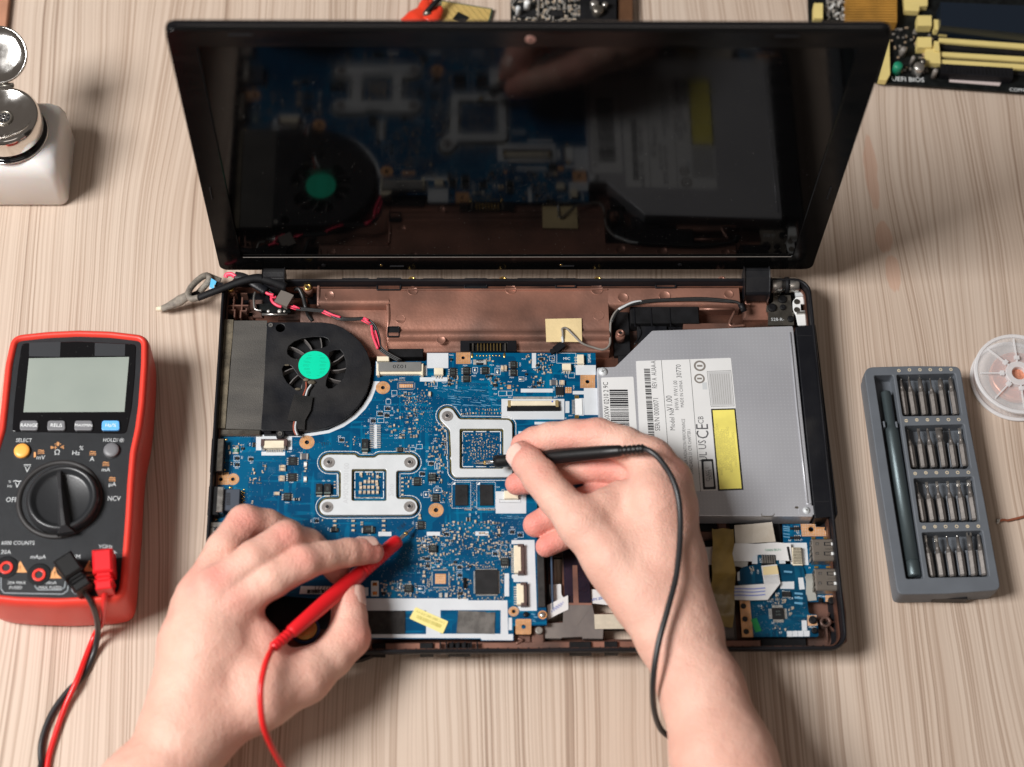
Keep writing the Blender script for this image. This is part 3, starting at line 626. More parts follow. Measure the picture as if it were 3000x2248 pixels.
mb = MB(); mb.prism(P2('3', [(285, 530), (605, 528), (598, 760), (578, 1000), (565, 1300), (548, 1590), (205, 1578), (240, 1100)], 20.8), 19.5, 20.7, m_tapeb)
mb.prism(P2('3', [(540, 960), (600, 940), (575, 1440), (552, 1440)], 20.9), 20.7, 20.95, m_tapeb)
mb.prism(P2('3', [(210, 540), (605, 535), (545, 1590), (150, 1570)], 19), 8, 19.4, m_blackm)
mb.build('heatsink_tape', fan)
mb = MB(); mb.prism(P2('3', [(175, 518), (280, 522), (270, 700), (245, 950), (218, 1300), (200, 1575), (112, 1570), (150, 1000)], 20.4), 14, 20.8, m_foam)
for i in range(7): c = pt('3', [165, 168, 162, 0, 125, 118, 112][i] or 130, [715, 770, 830, 1200, 1330, 1390, 1450][i], 21); mb.ball(c, .8, m_steel, 8, (.6, 1.6, .5))
mb.build('foam_strip', fan, bevel=.6)
mb = MB()   # fan wires and the tape over them
mb.tube(pts('3', [(985, 1125), (985, 1180), (960, 1250), (900, 1420), (868, 1520), (865, 1590), (885, 1640)], 22), .55, mat('brown_wire', (.30, .07, .04), .45), 8)
mb.tube(pts('3', [(1035, 1150), (1000, 1200), (980, 1260), (920, 1420), (885, 1520), (880, 1590), (900, 1645)], 22.1), .55, m_greyp, 8)
mb.tube(pts('3', [(1050, 1155), (1015, 1205), (995, 1262), (935, 1420), (902, 1520), (895, 1590), (915, 1645)], 22), .55, m_wire, 8)
P = P2('3', [(870, 1245), (1050, 1272), (1030, 1400), (975, 1500), (970, 1590), (905, 1585), (890, 1510), (800, 1500), (825, 1400)], 22.6); mb.prism(P, 22.55, 22.8, mat('black_cloth_tape', (.010, .010, .010), .65, spec=.2, col2=(.024, .022, .021), vscale=60, bump=.5, bscale=1800))
mb.ball(pt('3', 1040, 1130, 21.4), 2.2, m_foam, 10, (1.3, .7, .5)); mb.ball(pt('3', 985, 1105, 21.4), 1.6, m_foam, 10, (1.3, .7, .5)); mb.ball(pt('3', 905, 1195, 21.2), 1.6, m_foam, 10, (1.3, .6, .5)); mb.ball(pt('3', 800, 962, 21.1), 1.1, m_foam, 10, (1.6, .5, .5))
mb.build('fan_wires', fan)
# vent edge hardware below the fan
mb = MB(); u = pt('3', 340, 1615, 19); mb.bbox((u[0], u[1]), (26, 4.5), m_steeld, 0, 12, 19.4, .8)
for x in (640, 700, 780, 880): u = pt('3', x, 1612, 19); mb.bbox((u[0], u[1]), (8, 4), m_black, 0, 12, 19.6+x % 3*.3, .5)
mb.build('vent_frame', fan)
# ---- optical drive
ZD = 22.0
odo = [(252, 452), (390, 445), (665, 175), (1715, 140), (1722, 180), (1868, 1565), (935, 1560), (290, 1560)]
O = P2('7', odo, ZD)
mb = MB(); mb.plate(smoothpoly(O, .8, 2), [], 9.5, ZD, m_drive, .5)
drv = mb.build('optical_drive', lap)
mb = MB()
mb.tube(pts('7', [(1695, 190), (1745, 740), (1825, 1465)], ZD), .65, m_drive, 8, 2)
mb.tube(pts('7', [(1815, 1472), (1858, 1470)], ZD), .4, m_drive, 8, 1)
for x, y, r in ((297, 484, 2.6), (1818, 1520, 2.0)):
    c = pt('7', x, y, ZD); mb.lathe([(r*1.15, 0), (r*1.15, .35), (r*.85, .55), (r*.8, .9), (r*.2, 1.0)], m_alu, (c[0], c[1], ZD), 24); mb.box((c[0], c[1], ZD+1.0), (r*.9, .3, .15), m_steeld, .5); mb.box((c[0], c[1], ZD+1.01), (.3, r*.9, .15), m_steeld, .5)
mb.tube(pts('7', [(1480, 1545), (1490, 1562), (1560, 1562), (1580, 1545)], ZD-.2), .35, m_steeld, 6)
mb.box((*pt('7', 1815, 1520, ZD)[:2], ZD+.05), (9, 6, .3), m_drive, .02)
c = pt('7', 1745, 1498, ZD); mb.prism(circ(c[0], c[1], 1.3, 12, .8), ZD, ZD+.08, m_steeld)
mb.build('drive_trim', drv)
def LM(k, z):   # local bilinear writer on a labelled quad
    pass
# labels on the drive
th7 = math.radians(0.0)
def label(k, quad, z, m, name, par, r=1.0, dz=.12):
    mb = MB(); mb.prism(smoothpoly(P2(k, quad, z), r, 3), z+.02, z+dz, m); return mb
mb = label('7', [(282, 528), (525, 520), (580, 1360), (330, 1380)], ZD, m_white, 'l', drv)
y = 618
rs = random.Random(5)
while y < 1180:
    h_ = rs.choice([4, 4, 7, 10, 13]); g_ = rs.choice([4, 4, 6, 9])
    a = pt('7', 345+(y-618)*.045, y, ZD); b_ = pt('7', 482+(y-618)*.045, y+h_, ZD); mb.box(((a[0]+b_[0])/2, (a[1]+b_[1])/2, ZD+.15), (b_[0]-a[0], a[1]-b_[1], .06), m_inkhole); y += h_+g_
mb.text('KL0750XW 0210 2 9C', pt('7', 326, 745, ZD), 4.6, m_inkhole, math.pi/2, ZD+.16, sx=.8)
mb.build('barcode_label', drv)
mb = label('7', [(543, 404), (1253, 380), (1290, 752), (1348, 1366), (590, 1385)], ZD, m_white, 'l', drv, .8)
y = 462
while y < 975:
    h_ = rs.choice([4, 4, 7, 10]); g_ = rs.choice([3, 4, 7])
    a = pt('7', 603+(y-462)*.068, y, ZD); b_ = pt('7', 648+(y-462)*.068, y+h_, ZD); mb.box(((a[0]+b_[0])/2, (a[1]+b_[1])/2, ZD+.15), (b_[0]-a[0], a[1]-b_[1], .06), m_inkhole); y += h_+g_
def line7(x0, y0, x1, y1, wd=.25, m=m_inkhole, z=ZD+.14):
    a = pt('7', x0, y0, ZD); b = pt('7', x1, y1, ZD); L_ = math.hypot(b[0]-a[0], b[1]-a[1]); mb.box(((a[0]+b[0])/2, (a[1]+b[1])/2, z), (L_, wd, .05), m, math.atan2(b[1]-a[1], b[0]-a[0]))
line7(733, 398, 785, 1080); line7(785, 1080, 800, 1378); line7(945, 392, 1027, 1380)
for x0, y0, x1, y1 in ((1075, 482, 1252, 474), (1252, 474, 1277, 740), (1277, 740, 1105, 745), (1105, 745, 1075, 482)): line7(x0, y0, x1, y1, .2)
m_ink2 = mat('grey_ink', (.09, .09, .095), .5)
def t7(s, x, y, sz, sx=.85, m=m_ink2, rz=math.pi/2, z=ZD+.16): mb.text(s, pt('7', x, y, ZD), sz, m, rz+.0, z, sx=sx)
t7('REV A  AUAA-A', 680, 505, 4.6, .62); t7('SER/N 0000071', 700, 800, 4.6, .8)
t7('V1.00', 795, 718, 5.4); t7('Model No', 815, 840, 4.4); t7('30770', 865, 480, 4.6); t7('H/W:A  F/W:1.00', 845, 660, 3.6, .8)
t7('COMPLIES WITH FDA RADIATION PERFORMANCE', 915, 1100, 3.0, .72); t7('STANDARDS 21 CFR CHAPTER I', 950, 1080, 3.0, .72); t7('MADE IN CHINA', 885, 650, 3.0)
t7('CE', 1045, 930, 11, .8); t7('CB', 1030, 845, 5); t7('UL US', 1045, 1075, 7, .8)
for (x, y, r) in ((1018, 535, 3.4), (1020, 440, 3.8)):
    c = pt('7', x, y, ZD); mb.plate(circ(c[0], c[1], r), [circ(c[0], c[1], r*.68)], ZD+.13, ZD+.18, m_greyw); mb.box((c[0], c[1], ZD+.17), (r*.9, r*.35, .05), m_greyw)
line7(1075, 590, 1040, 590, 5, m_greyp)
m_lgrey = mat('grey_tint_print', (.50, .50, .50), .5)
mb.prism(P2('7', [(1082, 486), (1246, 479), (1270, 735), (1110, 740)], ZD), ZD+.125, ZD+.15, m_lgrey)
for i in range(9): line7(1100+i*17, 500, 1125+i*16, 725, .18, m_greyw, ZD+.17)
mb.prism(smoothpoly(P2('7', [(1030, 1138), (1120, 1136), (1142, 1362), (1045, 1365)], ZD), .8, 3), ZD+.13, ZD+.17, m_inkhole)
mb.prism(smoothpoly(P2('7', [(1048, 1155), (1108, 1153), (1126, 1343), (1060, 1346)], ZD), .6, 3), ZD+.17, ZD+.2, m_lgrey)
t7('CLASS 1', 1080, 1250, 3.4, .8, z=ZD+.22); t7('LASER', 1100, 1250, 3.0, .8, z=ZD+.22)
mb.prism(P2('7', [(1104, 762), (1288, 757), (1347, 1366), (1157, 1374)], ZD), ZD+.13, ZD+.17, m_inkhole)
mb.prism(P2('7', [(1116, 772), (1278, 768), (1333, 1356), (1169, 1362)], ZD), ZD+.17, ZD+.2, m_yellow)
m_fadey = mat('faded_yellow_print', (.52, .45, .12), .5)
for i in range(8): t7(['CAUTION VISIBLE LASER RADIATION', 'WHEN OPEN AVOID EXPOSURE TO BEAM', 'VORSICHT LASERSTRAHLUNG', 'WENN ABDECKUNG GEOEFFNET', 'NICHT DEM STRAHL AUSSETZEN', 'ADVARSEL USYNLIG LASERSTRALING', 'VARO AVATTAESSA', 'VARNING LASERSTRALNING'][i], 1148+i*19, 1065, 2.4, .78, m_fadey, math.pi/2+.02, ZD+.22)
mb.build('rating_label', drv)
# drive bezel strip on the right
mb = MB(); mb.plate(smoothpoly(P2('7', [(1735, 150), (1885, 130), (1910, 330), (2052, 1545), (2045, 1562), (1880, 1580)], 23), .8, 2), [], 12, 23.4, m_dust, .5)
for y0, x0, x1 in ((212, 1742, 1880), (1452, 1880, 2026)): a = pt('7', x0, y0, 23.4); b_ = pt('7', x1, y0+3, 23.4); mb.box(((a[0]+b_[0])/2, (a[1]+b_[1])/2, 23.42), (b_[0]-a[0], .5, .1), m_inkhole)
mb.build('drive_bezel', lap)
# ================================================================ MAIN BOARD
def Q(k, x, y): return (ZM[k][0]+x/ZM[k][2], ZM[k][1]+y/ZM[k][2])
o4 = [(145, 225), (560, 225), (575, 212), (575, 155), (1985, 155), (2007, 690), (2040, 1370)]
po = [Q('4', *p) for p in o4]+[(1768, 1460), (1573, 1470), (1576, 1700), (1600, 1779), (1602, 1832), (1505, 1834), (1505, 1877), (1410, 1877), (1408, 1872), (1066, 1871), (1064, 1772), (960, 1755), (780, 1742), (596, 1738), (612, 1500), (632, 1400), (640, 1277)]
po += [Q('5', 865, 65)]+[Q('3', *p) for p in ((1200, 1592), (1330, 1530), (1450, 1440), (1520, 1370), (1575, 1290), (1615, 1200), (1638, 1110))]
BO = [at(x, y, ZP)[:2] for x, y in po]
holes = []
ringpads = [('4', 205, 447, 60, 17), ('4', 650, 1472, 62, 19), ('5', 902, 140, 66, 20), ('5', 248, 466, 55, 17), ('6', 1595, 1080, 47, 17)]
for k, x, y, r, h in ringpads: c = pt(k, x, y, ZP); holes.append(circ(c[0], c[1], h/ZM[k][2]/4.7, 14))
for k, x, y, r in (('4', 877, 197, 15), ('4', 1918, 397, 17), ('5', 142, 467, 18), ('6', 1687, 1222, 20)): c = pt(k, x, y, ZP); holes.append(circ(c[0], c[1], r/ZM[k][2]/4.7, 14))
mb = MB(); mb.plate(BO, holes, ZP-1.3, ZP, m_pcb)
mobo = mb.build('motherboard', lap)
mb = MB(); mb.prism([(p[0], p[1]) for p in (at(640, 1300, 9), at(1740, 1060, 9), at(1740, 1450, 9), at(1560, 1480, 9), at(1560, 1840, 9), at(640, 1840, 9))], 6.6, 8, m_blackm); mb.build('inner_shield', lap)
# ---- silkscreen
SK = MB(); zs = ZP+.03
def srect(k, x0, y0, x1, y1, m=None, z=zs, t=.03, c=None):
    mm_ = m or m_silk; (c or SK).prism(P2(k, [(x0, y0), (x1, y0), (x1, y1), (x0, y1)], z), z-.02, z+t, mm_)
def sframe(k, x0, y0, x1, y1, w_=2.2, m=None):
    o = P2(k, [(x0, y0), (x1, y0), (x1, y1), (x0, y1)], zs); i = P2(k, [(x0+w_, y0+w_), (x1-w_, y0+w_), (x1-w_, y1-w_), (x0+w_, y1-w_)], zs)
    SK.plate(o, [i], zs-.02, zs+.03, m or m_print)
def stxt(k, s, x, y, px, rz=0, m=None, sx=1.0): SK.text(s, pt(k, x, y, ZP), px/ZM[k][2]/4.6/.70, m or m_print, rz, zs+.03, sx=sx)
def sline(k, L, w_=.35, m=None, closed=False):
    p = [Vector(q) for q in pts(k, L, zs)]
    if closed: p.append(p[0])
    for a, b in zip(p, p[1:]):
        d = b-a
        if d.length < 1e-6: continue
        SK.box(((a.x+b.x)/2, (a.y+b.y)/2, zs+.01), (d.length+w_*.6, w_, .05), m or m_print, math.atan2(d.y, d.x))
# arc band along the fan
ai = [Q('5', 865, 68)]+[Q('3', *p) for p in ((1200, 1594), (1330, 1532), (1450, 1442), (1520, 1372), (1575, 1292), (1615, 1202), (1640, 1120))]
ao = [Q('5', 865, 92)]+[Q('3', *p) for p in ((1010, 1655), (1210, 1622), (1350, 1562), (1470, 1480), (1560, 1390), (1620, 1300), (1655, 1210), (1700, 1120))]
SK.prism([at(x, y, zs)[:2] for x, y in ai+ao[::-1]], zs, zs+.03, m_silk)
srect('3', 1640, 1120, 1700, 1250) if False else None
for a in ((575, 157, 753, 283), (515, 360, 745, 395), (1453, 157, 1488, 283), (1360, 455, 1628, 487), (1820, 258, 1988, 340), (1815, 535, 1888, 680), (1733, 560, 1767, 658), (1198, 541, 1725, 713), (148, 228, 162, 345), (530, 262, 575, 345), (1475, 733, 1700, 755), (1340, 812, 1460, 840), (1150, 1315, 1405, 1500), (127, 755, 155, 955)): srect('4', *a)
SK.prism(P2('4', [(1795, 474), (1888, 474), (1888, 450), (1998, 450), (2006, 675), (1892, 675), (1888, 503), (1795, 503)], zs), zs, zs+.03, m_silk)
for a in ((124, 56, 400, 90), (452, 84, 770, 112), (452, 112, 500, 210), (725, 112, 770, 206), (500, 112, 725, 128), (500, 222, 708, 256), (1532, 930, 1648, 968), (1960, 930, 2078, 965)): srect('5', *a)
SK.prism(P2('5', [(124, 56), (240, 56), (240, 78), (865, 70), (865, 92), (124, 92)], zs), zs+.001, zs+.028, m_silk)
for a in ((1510, 728, 1553, 940), (1548, 1138, 1580, 1252), (1240, 340, 1363, 378), (200, 858, 250, 935), (275, 797, 346, 940)): srect('6', *a)
SK.prism(P2('6', [(1575, 420), (1788, 418), (1810, 1073), (1652, 1075), (1640, 1050), (1632, 1035), (1730, 1030), (1725, 808), (1595, 808), (1592, 775), (1578, 770), (1578, 738), (1690, 738), (1690, 455), (1575, 458)], zs), zs, zs+.03, m_silk)
o = P2('6', [(205, 960), (1175, 960), (1176, 978), (1537, 978), (1545, 1290), (1590, 1290), (1590, 1347), (1300, 1345), (1290, 1328), (215, 1324)], zs)
SK.plate(o, [P2('6', [(225, 1072), (785, 1072), (785, 1290), (225, 1292)], zs), P2('6', [(918, 1068), (1475, 1068), (1475, 1287), (918, 1287)], zs)], zs, zs+.03, m_silk)
# outlines and names
for a in ((835, 1060), ): pass
def ulabels(k, L, px=11, m=None):
    for q in L: stxt(k, q[0], q[1], q[2], q[4] if len(q) > 4 else px, q[3]*math.pi/2 if len(q) > 3 else 0, m)
ulabels('4', [('PQ56', 778, 174), ('PQ29', 893, 261), ('PQ16', 1117, 258), ('PJ23', 1168, 267), ('PJ16', 978, 328), ('PQ30', 967, 348), ('PQ55', 1285, 362), ('PQ57', 1355, 252, 1), ('PD12', 1385, 207), ('PQ17', 1540, 168), ('D41', 1628, 168), ('PQ61', 1632, 232), ('PQ54', 1388, 306), ('PD10', 1552, 331), ('PQ42', 1600, 319), ('JP1', 1712, 321), ('PL13', 1641, 374), ('PJ28', 1404, 372, 1), ('PQ3', 1553, 403, 1), ('PQ38', 1637, 455, 1), ('PQ45', 1803, 443, 1), ('PU14', 1268, 398), ('PQ43', 1142, 458), ('PQ23', 1180, 385, 1), ('PQ20', 1034, 378), ('PD6', 1122, 332), ('PD17', 1100, 378), ('PQ19', 718, 406), ('PQ21', 727, 432), ('PQ22', 822, 440, 1), ('PQ53', 832, 365, 1), ('JSPK2', 630, 355), ('JLVDS1', 368, 366), ('U42', 315, 378), ('D9', 527, 346), ('D39', 648, 452), ('U4', 563, 424), ('U68', 390, 484), ('Q61', 289, 520), ('Q41', 250, 539), ('Q11', 158, 607, 1), ('Q82', 285, 620, 1), ('Q63', 278, 677), ('Q20', 86, 722, 1), ('Q23', 236, 738), ('U2', 53, 768), ('JP2', 80, 822, 1), ('L3', 446, 489), ('L7', 346, 523), ('L8', 464, 500), ('L13', 299, 648, 1), ('L64', 320, 704), ('L11', 237, 800), ('L14', 275, 850), ('L28', 315, 847), ('L12', 315, 868), ('L15', 374, 820), ('C23', 13, 925, 1), ('U1', 352, 934), ('Q3', 510, 899), ('Q2', 455, 932), ('L47', 672, 752, 1), ('L43', 650, 842), ('L20', 641, 875), ('L38', 636, 894), ('L21', 620, 912), ('L52', 577, 979), ('L25', 593, 1025), ('L37', 727, 990, 1), ('L33', 678, 935, 1), ('L23', 862, 637, 1), ('L22', 900, 633, 1), ('L16', 932, 633, 1), ('Q43', 573, 1058, 1), ('Q44', 655, 1052, 1), ('L27', 672, 1045, 1), ('D45', 676, 1147), ('D2', 706, 1154, 1), ('Q21', 555, 1126), ('U38', 547, 1235, 1), ('U45', 604, 1257), ('PJ32', 660, 1274), ('PJ31', 529, 1340, 1), ('PU10', 703, 1408), ('U16', 760, 1256), ('U14', 1170, 1280), ('JTP1', 1212, 1304), ('JKB1', 1652, 527), ('JLED1', 1779, 681), ('PJ1', 1736, 700, 1), ('PJ29', 1147, 500), ('PJ18', 1267, 527), ('L80', 935, 1510, 1), ('L69', 985, 1495, 1), ('L75', 1008, 1530, 1), ('L76', 1103, 1562), ('Q42', 1287, 1616), ('Q32', 714, 1632), ('J27', 1737, 350, 1), ('JSPK1', 1815, 262, 1), ('PR61', 946, 230, 1), ('PD9', 1478, 296), ('PQ4', 1432, 441), ('L26', 893, 990)], 11)
stxt('4', 'MIC', 1744, 204, 24); stxt('4', 'SPEAK', 1935, 200, 24, math.pi/2, None, .9)
ulabels('5', [('JLED2', 750, 223), ('PL15', 848, 231), ('PQ51', 780, 258), ('PQ45', 765, 493), ('PQ50', 727, 672), ('C25', 1048, 480), ('C24', 1095, 479), ('C23', 1370, 165, 1), ('C75', 1452, 956), ('C58', 1090, 905, 1), ('Q56', 938, 833, 1), ('Q44', 1189, 86), ('Q53', 327, 275, 1), ('Q65', 281, 367), ('Q71', 413, 322), ('D7', 336, 163), ('F2', 320, 222, 1), ('Q26', 398, 158, 1)], 11)
ulabels('6', [('Q32', 946, 317), ('L80', 1190, 187, 1), ('U37', 665, 262, 1), ('PJ24', 758, 432), ('PU12', 944, 469), ('Q75', 938, 453), ('PQ58', 732, 600), ('Q45', 850, 672), ('L54', 958, 679), ('U29', 1072, 597), ('U13', 825, 884), ('L74', 1425, 443), ('Q64', 1463, 458), ('Q30', 1448, 512), ('JUSB2', 1566, 475, 1), ('U22', 1490, 352), ('Q42', 1580, 300), ('Q67', 1614, 409), ('U24', 1490, 795), ('PJ11', 760, 909), ('PJ17', 485, 820), ('Q12', 405, 860), ('L56', 715, 722), ('Q31', 1135, 917), ('L81', 1008, 445, 1), ('Q61', 1040, 275, 1), ('U34', 1172, 692)], 12)
m_pen = mat('marker_ink', (.004, .008, .02), .5)
stxt('6', 'S184', 560, 300, 42, .75, m_pen, .7); stxt('6', '5270', 645, 368, 34, -.55, m_pen, .7); stxt('5', 'U163', 1070, 150, 32, math.pi+.1, m_pen, .8)
# faint scratch-like printing
m_faint = mat('faded_print', (.12, .30, .45), .5)
rs = random.Random(11)
for (k, x0, y0, x1, y1, n_) in (('4', 660, 455, 1050, 480, 14), ('4', 760, 500, 1140, 560, 16), ('4', 790, 565, 1165, 605, 14), ('4', 1220, 1525, 1400, 1545, 8), ('6', 1765, 1090, 1810, 1190, 6)):
    for i in range(n_):
        x = rs.uniform(x0, x1); y = y0+(y1-y0)*rs.random(); L_ = rs.uniform(25, 90) if k == '4' else 30
        sline(k, [(x-L_/2, y-3), (x+L_/2, y+4)], rs.uniform(.15, .45), m_faint)
for f in ((1660, 157, 1822, 243), (783, 1237, 942, 1457), (990, 1237, 1148, 1457), (1182, 1382, 1362, 1410), (1172, 474, 1240, 516), (1242, 474, 1290, 513), (955, 276, 1000, 318), (1142, 282, 1190, 340), (1343, 355, 1388, 393), (630, 1285, 696, 1325), (545, 1315, 592, 1367), (230, 545, 272, 585), (216, 600, 265, 640), (153, 642, 203, 683), (213, 655, 258, 697), (98, 700, 146, 745), (160, 705, 214, 740), (278, 470, 324, 510), (487, 921, 536, 960), (430, 945, 478, 978), (584, 1062, 630, 1098), (510, 1150, 556, 1190), (612, 398, 662, 436), (1757, 322, 1810, 366), (1600, 180, 1645, 220), (638, 1078, 656, 1130), (660, 1078, 684, 1130)): sframe('4', *f)
for f in ((1180, 95, 1232, 138), (255, 258, 308, 300), (255, 312, 308, 357), (382, 268, 428, 306), (955, 808, 1008, 852)): sframe('5', *f)
for f in ((742, 440, 802, 490), (772, 382, 804, 412), (945, 345, 1000, 388), (775, 568, 828, 612), (768, 632, 826, 684), (866, 595, 934, 650), (1068, 648, 1118, 696), (1068, 712, 1118, 770), (1395, 520, 1448, 570), (1478, 465, 1530, 520), (1552, 318, 1608, 365), (1632, 345, 1685, 395), (518, 820, 566, 890), (695, 842, 775, 900)): sframe('6', *f)
SK.prism(P2('4', [(783, 1258), (812, 1237), (812, 1258)], zs), zs, zs+.03, m_print); SK.prism(P2('4', [(988, 1260), (1018, 1237), (1018, 1260)], zs), zs, zs+.03, m_print)
# white outline round the two cooler brackets
def offs(L, d):
    out = []; N_ = len(L)
    for i in range(N_):
        a, b, c = Vector(L[i-1]), Vector(L[i]), Vector(L[(i+1) % N_]); t = (c-a).normalized(); out.append((b.x+t.y*d, b.y-t.x*d))
    return out
def arcpts(cx, cy, r, a0, a1, n=10, ry=None): return [(cx+r*math.cos(math.radians(a0+(a1-a0)*i/n)), cy+(ry or r)*math.sin(math.radians(a0+(a1-a0)*i/n))) for i in range(n+1)]
cpuo = arcpts(1097, 318, 70, 90, 270)+[(1330, 250), (1350, 275), (1505, 275), (1530, 250)]+arcpts(1810, 318, 69, -90, 90)+[(1705, 387), (1690, 402), (1690, 622), (1705, 640)]+arcpts(1808, 709, 69, -90, 90)+arcpts(1083, 711, 70, 90, 270)+[(1188, 640), (1202, 622), (1202, 402), (1188, 388)]
gpuo = arcpts(745, 682, 66, 140, 335, 12)+[(845, 712), (1260, 716), (1288, 745), (1292, 1160), (1262, 1194), (812, 1196), (780, 1160), (778, 1045), (768, 1035), (778, 1018), (768, 800)]
def silkout(k, L, d):
    p = [q[:2] for q in pts(k, L, zs)]
    a = sum(p[i][0]*p[(i+1) % len(p)][1]-p[(i+1) % len(p)][0]*p[i][1] for i in range(len(p)))
    if a < 0: p = p[::-1]
    p = densify(smoothpoly(p, .9, 2)); q = cleanoff(p, d)
    for a, b in zip(q, q[1:]+q[:1]):
        L_ = math.hypot(b[0]-a[0], b[1]-a[1]); SK.box(((a[0]+b[0])/2, (a[1]+b[1])/2, zs+.01), (L_+.25, .45, .05), m_print, math.atan2(b[1]-a[1], b[0]-a[0]))
    return p
def densify(p, st=.7):
    o_ = []
    for i in range(len(p)):
        a, b = p[i], p[(i+1) % len(p)]; n_ = max(1, int(math.hypot(b[0]-a[0], b[1]-a[1])/st)); o_ += [(a[0]+(b[0]-a[0])*k/n_, a[1]+(b[1]-a[1])*k/n_) for k in range(n_)]
    return o_
def segd(p, a, b):
    ax_, ay_ = b[0]-a[0], b[1]-a[1]; t = max(0, min(1, ((p[0]-a[0])*ax_+(p[1]-a[1])*ay_)/max(1e-9, ax_*ax_+ay_*ay_))); return math.hypot(p[0]-a[0]-t*ax_, p[1]-a[1]-t*ay_)
def cleanoff(p, d):
    r = offs(p, d); return [q for q in r if min(segd(q, p[i], p[(i+1) % len(p)]) for i in range(len(p))) > d*.93]
cp = silkout('5', cpuo, 2.3); gp = silkout('4', gpuo, 2.3)
for q in (cp, gp):
    SK.plate(cleanoff(q, 1.1), [P2('5', [(1298, 375), (1605, 375), (1605, 656), (1296, 656)], ZP) if q is cp else P2('4', [(848, 790), (1215, 790), (1215, 1125), (848, 1125)], ZP)], zs, zs+.04, m_olive)
sline('5', [(1725, 415), (1725, 628), (1800, 628)], .3); sline('5', [(1175, 420), (1180, 615)], .3)
# dashes round the processor areas
for k, (x0, y0, x1, y1) in (('4', (872, 815, 1190, 1108)), ('5', (1325, 402, 1578, 632))):
    for s_, e_ in ((0, .28), (.36, .62), (.72, 1)):
        w_ = x1-x0; h_ = y1-y0
        sline(k, [(x0+s_*w_, y0), (x0+e_*w_, y0)], .45); sline(k, [(x0+s_*w_, y1), (x0+e_*w_, y1)], .45); sline(k, [(x0, y0+s_*h_), (x0, y0+e_*h_)], .4); sline(k, [(x1, y0+s_*h_), (x1, y0+e_*h_)], .4)
SK.build('silkscreen_print', mobo)
# ---- copper pads
def dots(mb, P, n_, z, m, r=.22, step=1.0, hole=None):
    xs = [p[0] for p in P]; ys = [p[1] for p in P]
    x = min(xs)+step/2
    while x < max(xs):
        y = min(ys)+step/2
        while y < max(ys):
            if not hole or math.hypot(x-hole[0], y-hole[1]) > hole[2]: mb.cyl((x, y), r, z, z+.08, m, 6, smooth=False)
            y += step
        x += step
for k, x, y, r, h in ringpads:
    c = pt(k, x, y, ZP); R_ = r/ZM[k][2]/4.68; H_ = h/ZM[k][2]/4.68; mb = MB()
    mb.plate(circ(c[0], c[1], R_, 36), [circ(c[0], c[1], H_, 20)], ZP+.02, ZP+.1, m_pad)
    for ring, n_ in ((.86, 22), (.66, 15)):
        for i in range(n_): a = 2*math.pi*i/n_+ring; mb.cyl((c[0]+R_*ring*math.cos(a), c[1]+R_*ring*math.sin(a)), .24, ZP+.1, ZP+.2, m_silver, 6)
    mb.cyl(c, H_, 8, ZP-1.4, m_inkhole, 16); mb.build('copper_pad', mobo)
for k, x0, y0, x1, y1, hx, hy, hr in (('4', 818, 152, 938, 248, 877, 197, 15), ('4', 1858, 340, 1983, 450, 1918, 397, 17), ('6', 1612, 1150, 1758, 1293, 1687, 1222, 20), ('5', 92, 405, 212, 515, 142, 467, 18)):
    P = P2(k, [(x0, y0), (x1, y0), (x1, y1), (x0, y1)], ZP); c = pt(k, hx, hy, ZP); hr_ = hr/ZM[k][2]/4.68; mb = MB()
    mb.plate(P if k != '6' else smoothpoly(P, 1.0, 3), [circ(c[0], c[1], hr_, 16)], ZP+.025, ZP+.11, m_pad)
    dots(mb, P, 0, ZP+.11, m_silver, .22, 1.05, (c[0], c[1], hr_+.5)); mb.build('copper_pad', mobo)
for k, x0, y0, x1, y1, st_ in (('6', 868, 732, 968, 825, 1.2), ('4', 1732, 443, 1785, 492, 1.5), ('4', 1246, 424, 1278, 458, 1.2), ('4', 343, 415, 457, 447, 1.1)):
    P = P2(k, [(x0, y0), (x1, y0), (x1, y1), (x0, y1)], ZP); mb = MB(); mb.prism(P, ZP+.03, ZP+.11, m_pad); dots(mb, P, 0, ZP+.11, m_print, .24, st_); mb.build('thermal_pad', mobo)
# ---- component builders
def dims(k, x, y, w_, h_, z=ZP):
    a = pt(k, x-w_/2, y, z); b = pt(k, x+w_/2, y, z); c = pt(k, x, y-h_/2, z); d = pt(k, x, y+h_/2, z)
    e = pt(k, x, y, z); return (e[0], e[1]), (b[0]-a[0], c[1]-d[1])
def soic(k, x, y, w_, h_, legs='v', n_=4, ht=1.6, nm='chip', mark=True):
    """w,h = whole footprint with legs; legs 'h' on the left/right sides, 'v' on top/bottom"""
    c, (W_, H_) = dims(k, x, y, w_, h_, ZP+ht); mb = MB()
    bw, bh = (W_*.66, H_) if legs == 'h' else (W_, H_*.66)
    mb.bbox(c, (bw, bh), m_chip, 0, ZP+.15, ZP+ht, .2)
    span = (bh if legs == 'h' else bw)*.86
    for i in range(n_):
        t = -span/2+span*(i+.5)/n_
        for s_ in (-1, 1):
            if legs == 'h': mb.box((c[0]+s_*(W_/2-W_*.09), c[1]+t, ZP+.3), (W_*.18, span/n_*.5, .5), m_silver)
            else: mb.box((c[0]+t, c[1]+s_*(H_/2-H_*.09), ZP+.3), (span/n_*.5, H_*.18, .5), m_silver)
    if mark:
        for i in range(2): mb.text(rs.choice(['4456', 'A04', '8037', 'N12', '0948', '7413']), (c[0], c[1]+bh*(.18-.36*i)), min(bw, bh)*.36, m_chipt, 0, ZP+ht+.02)
    mb.cyl((c[0]-bw*.36, c[1]+bh*.36), .22, ZP+ht, ZP+ht+.02, m_chipt, 8)
    return mb.build(nm, mobo)
rs = random.Random(21)
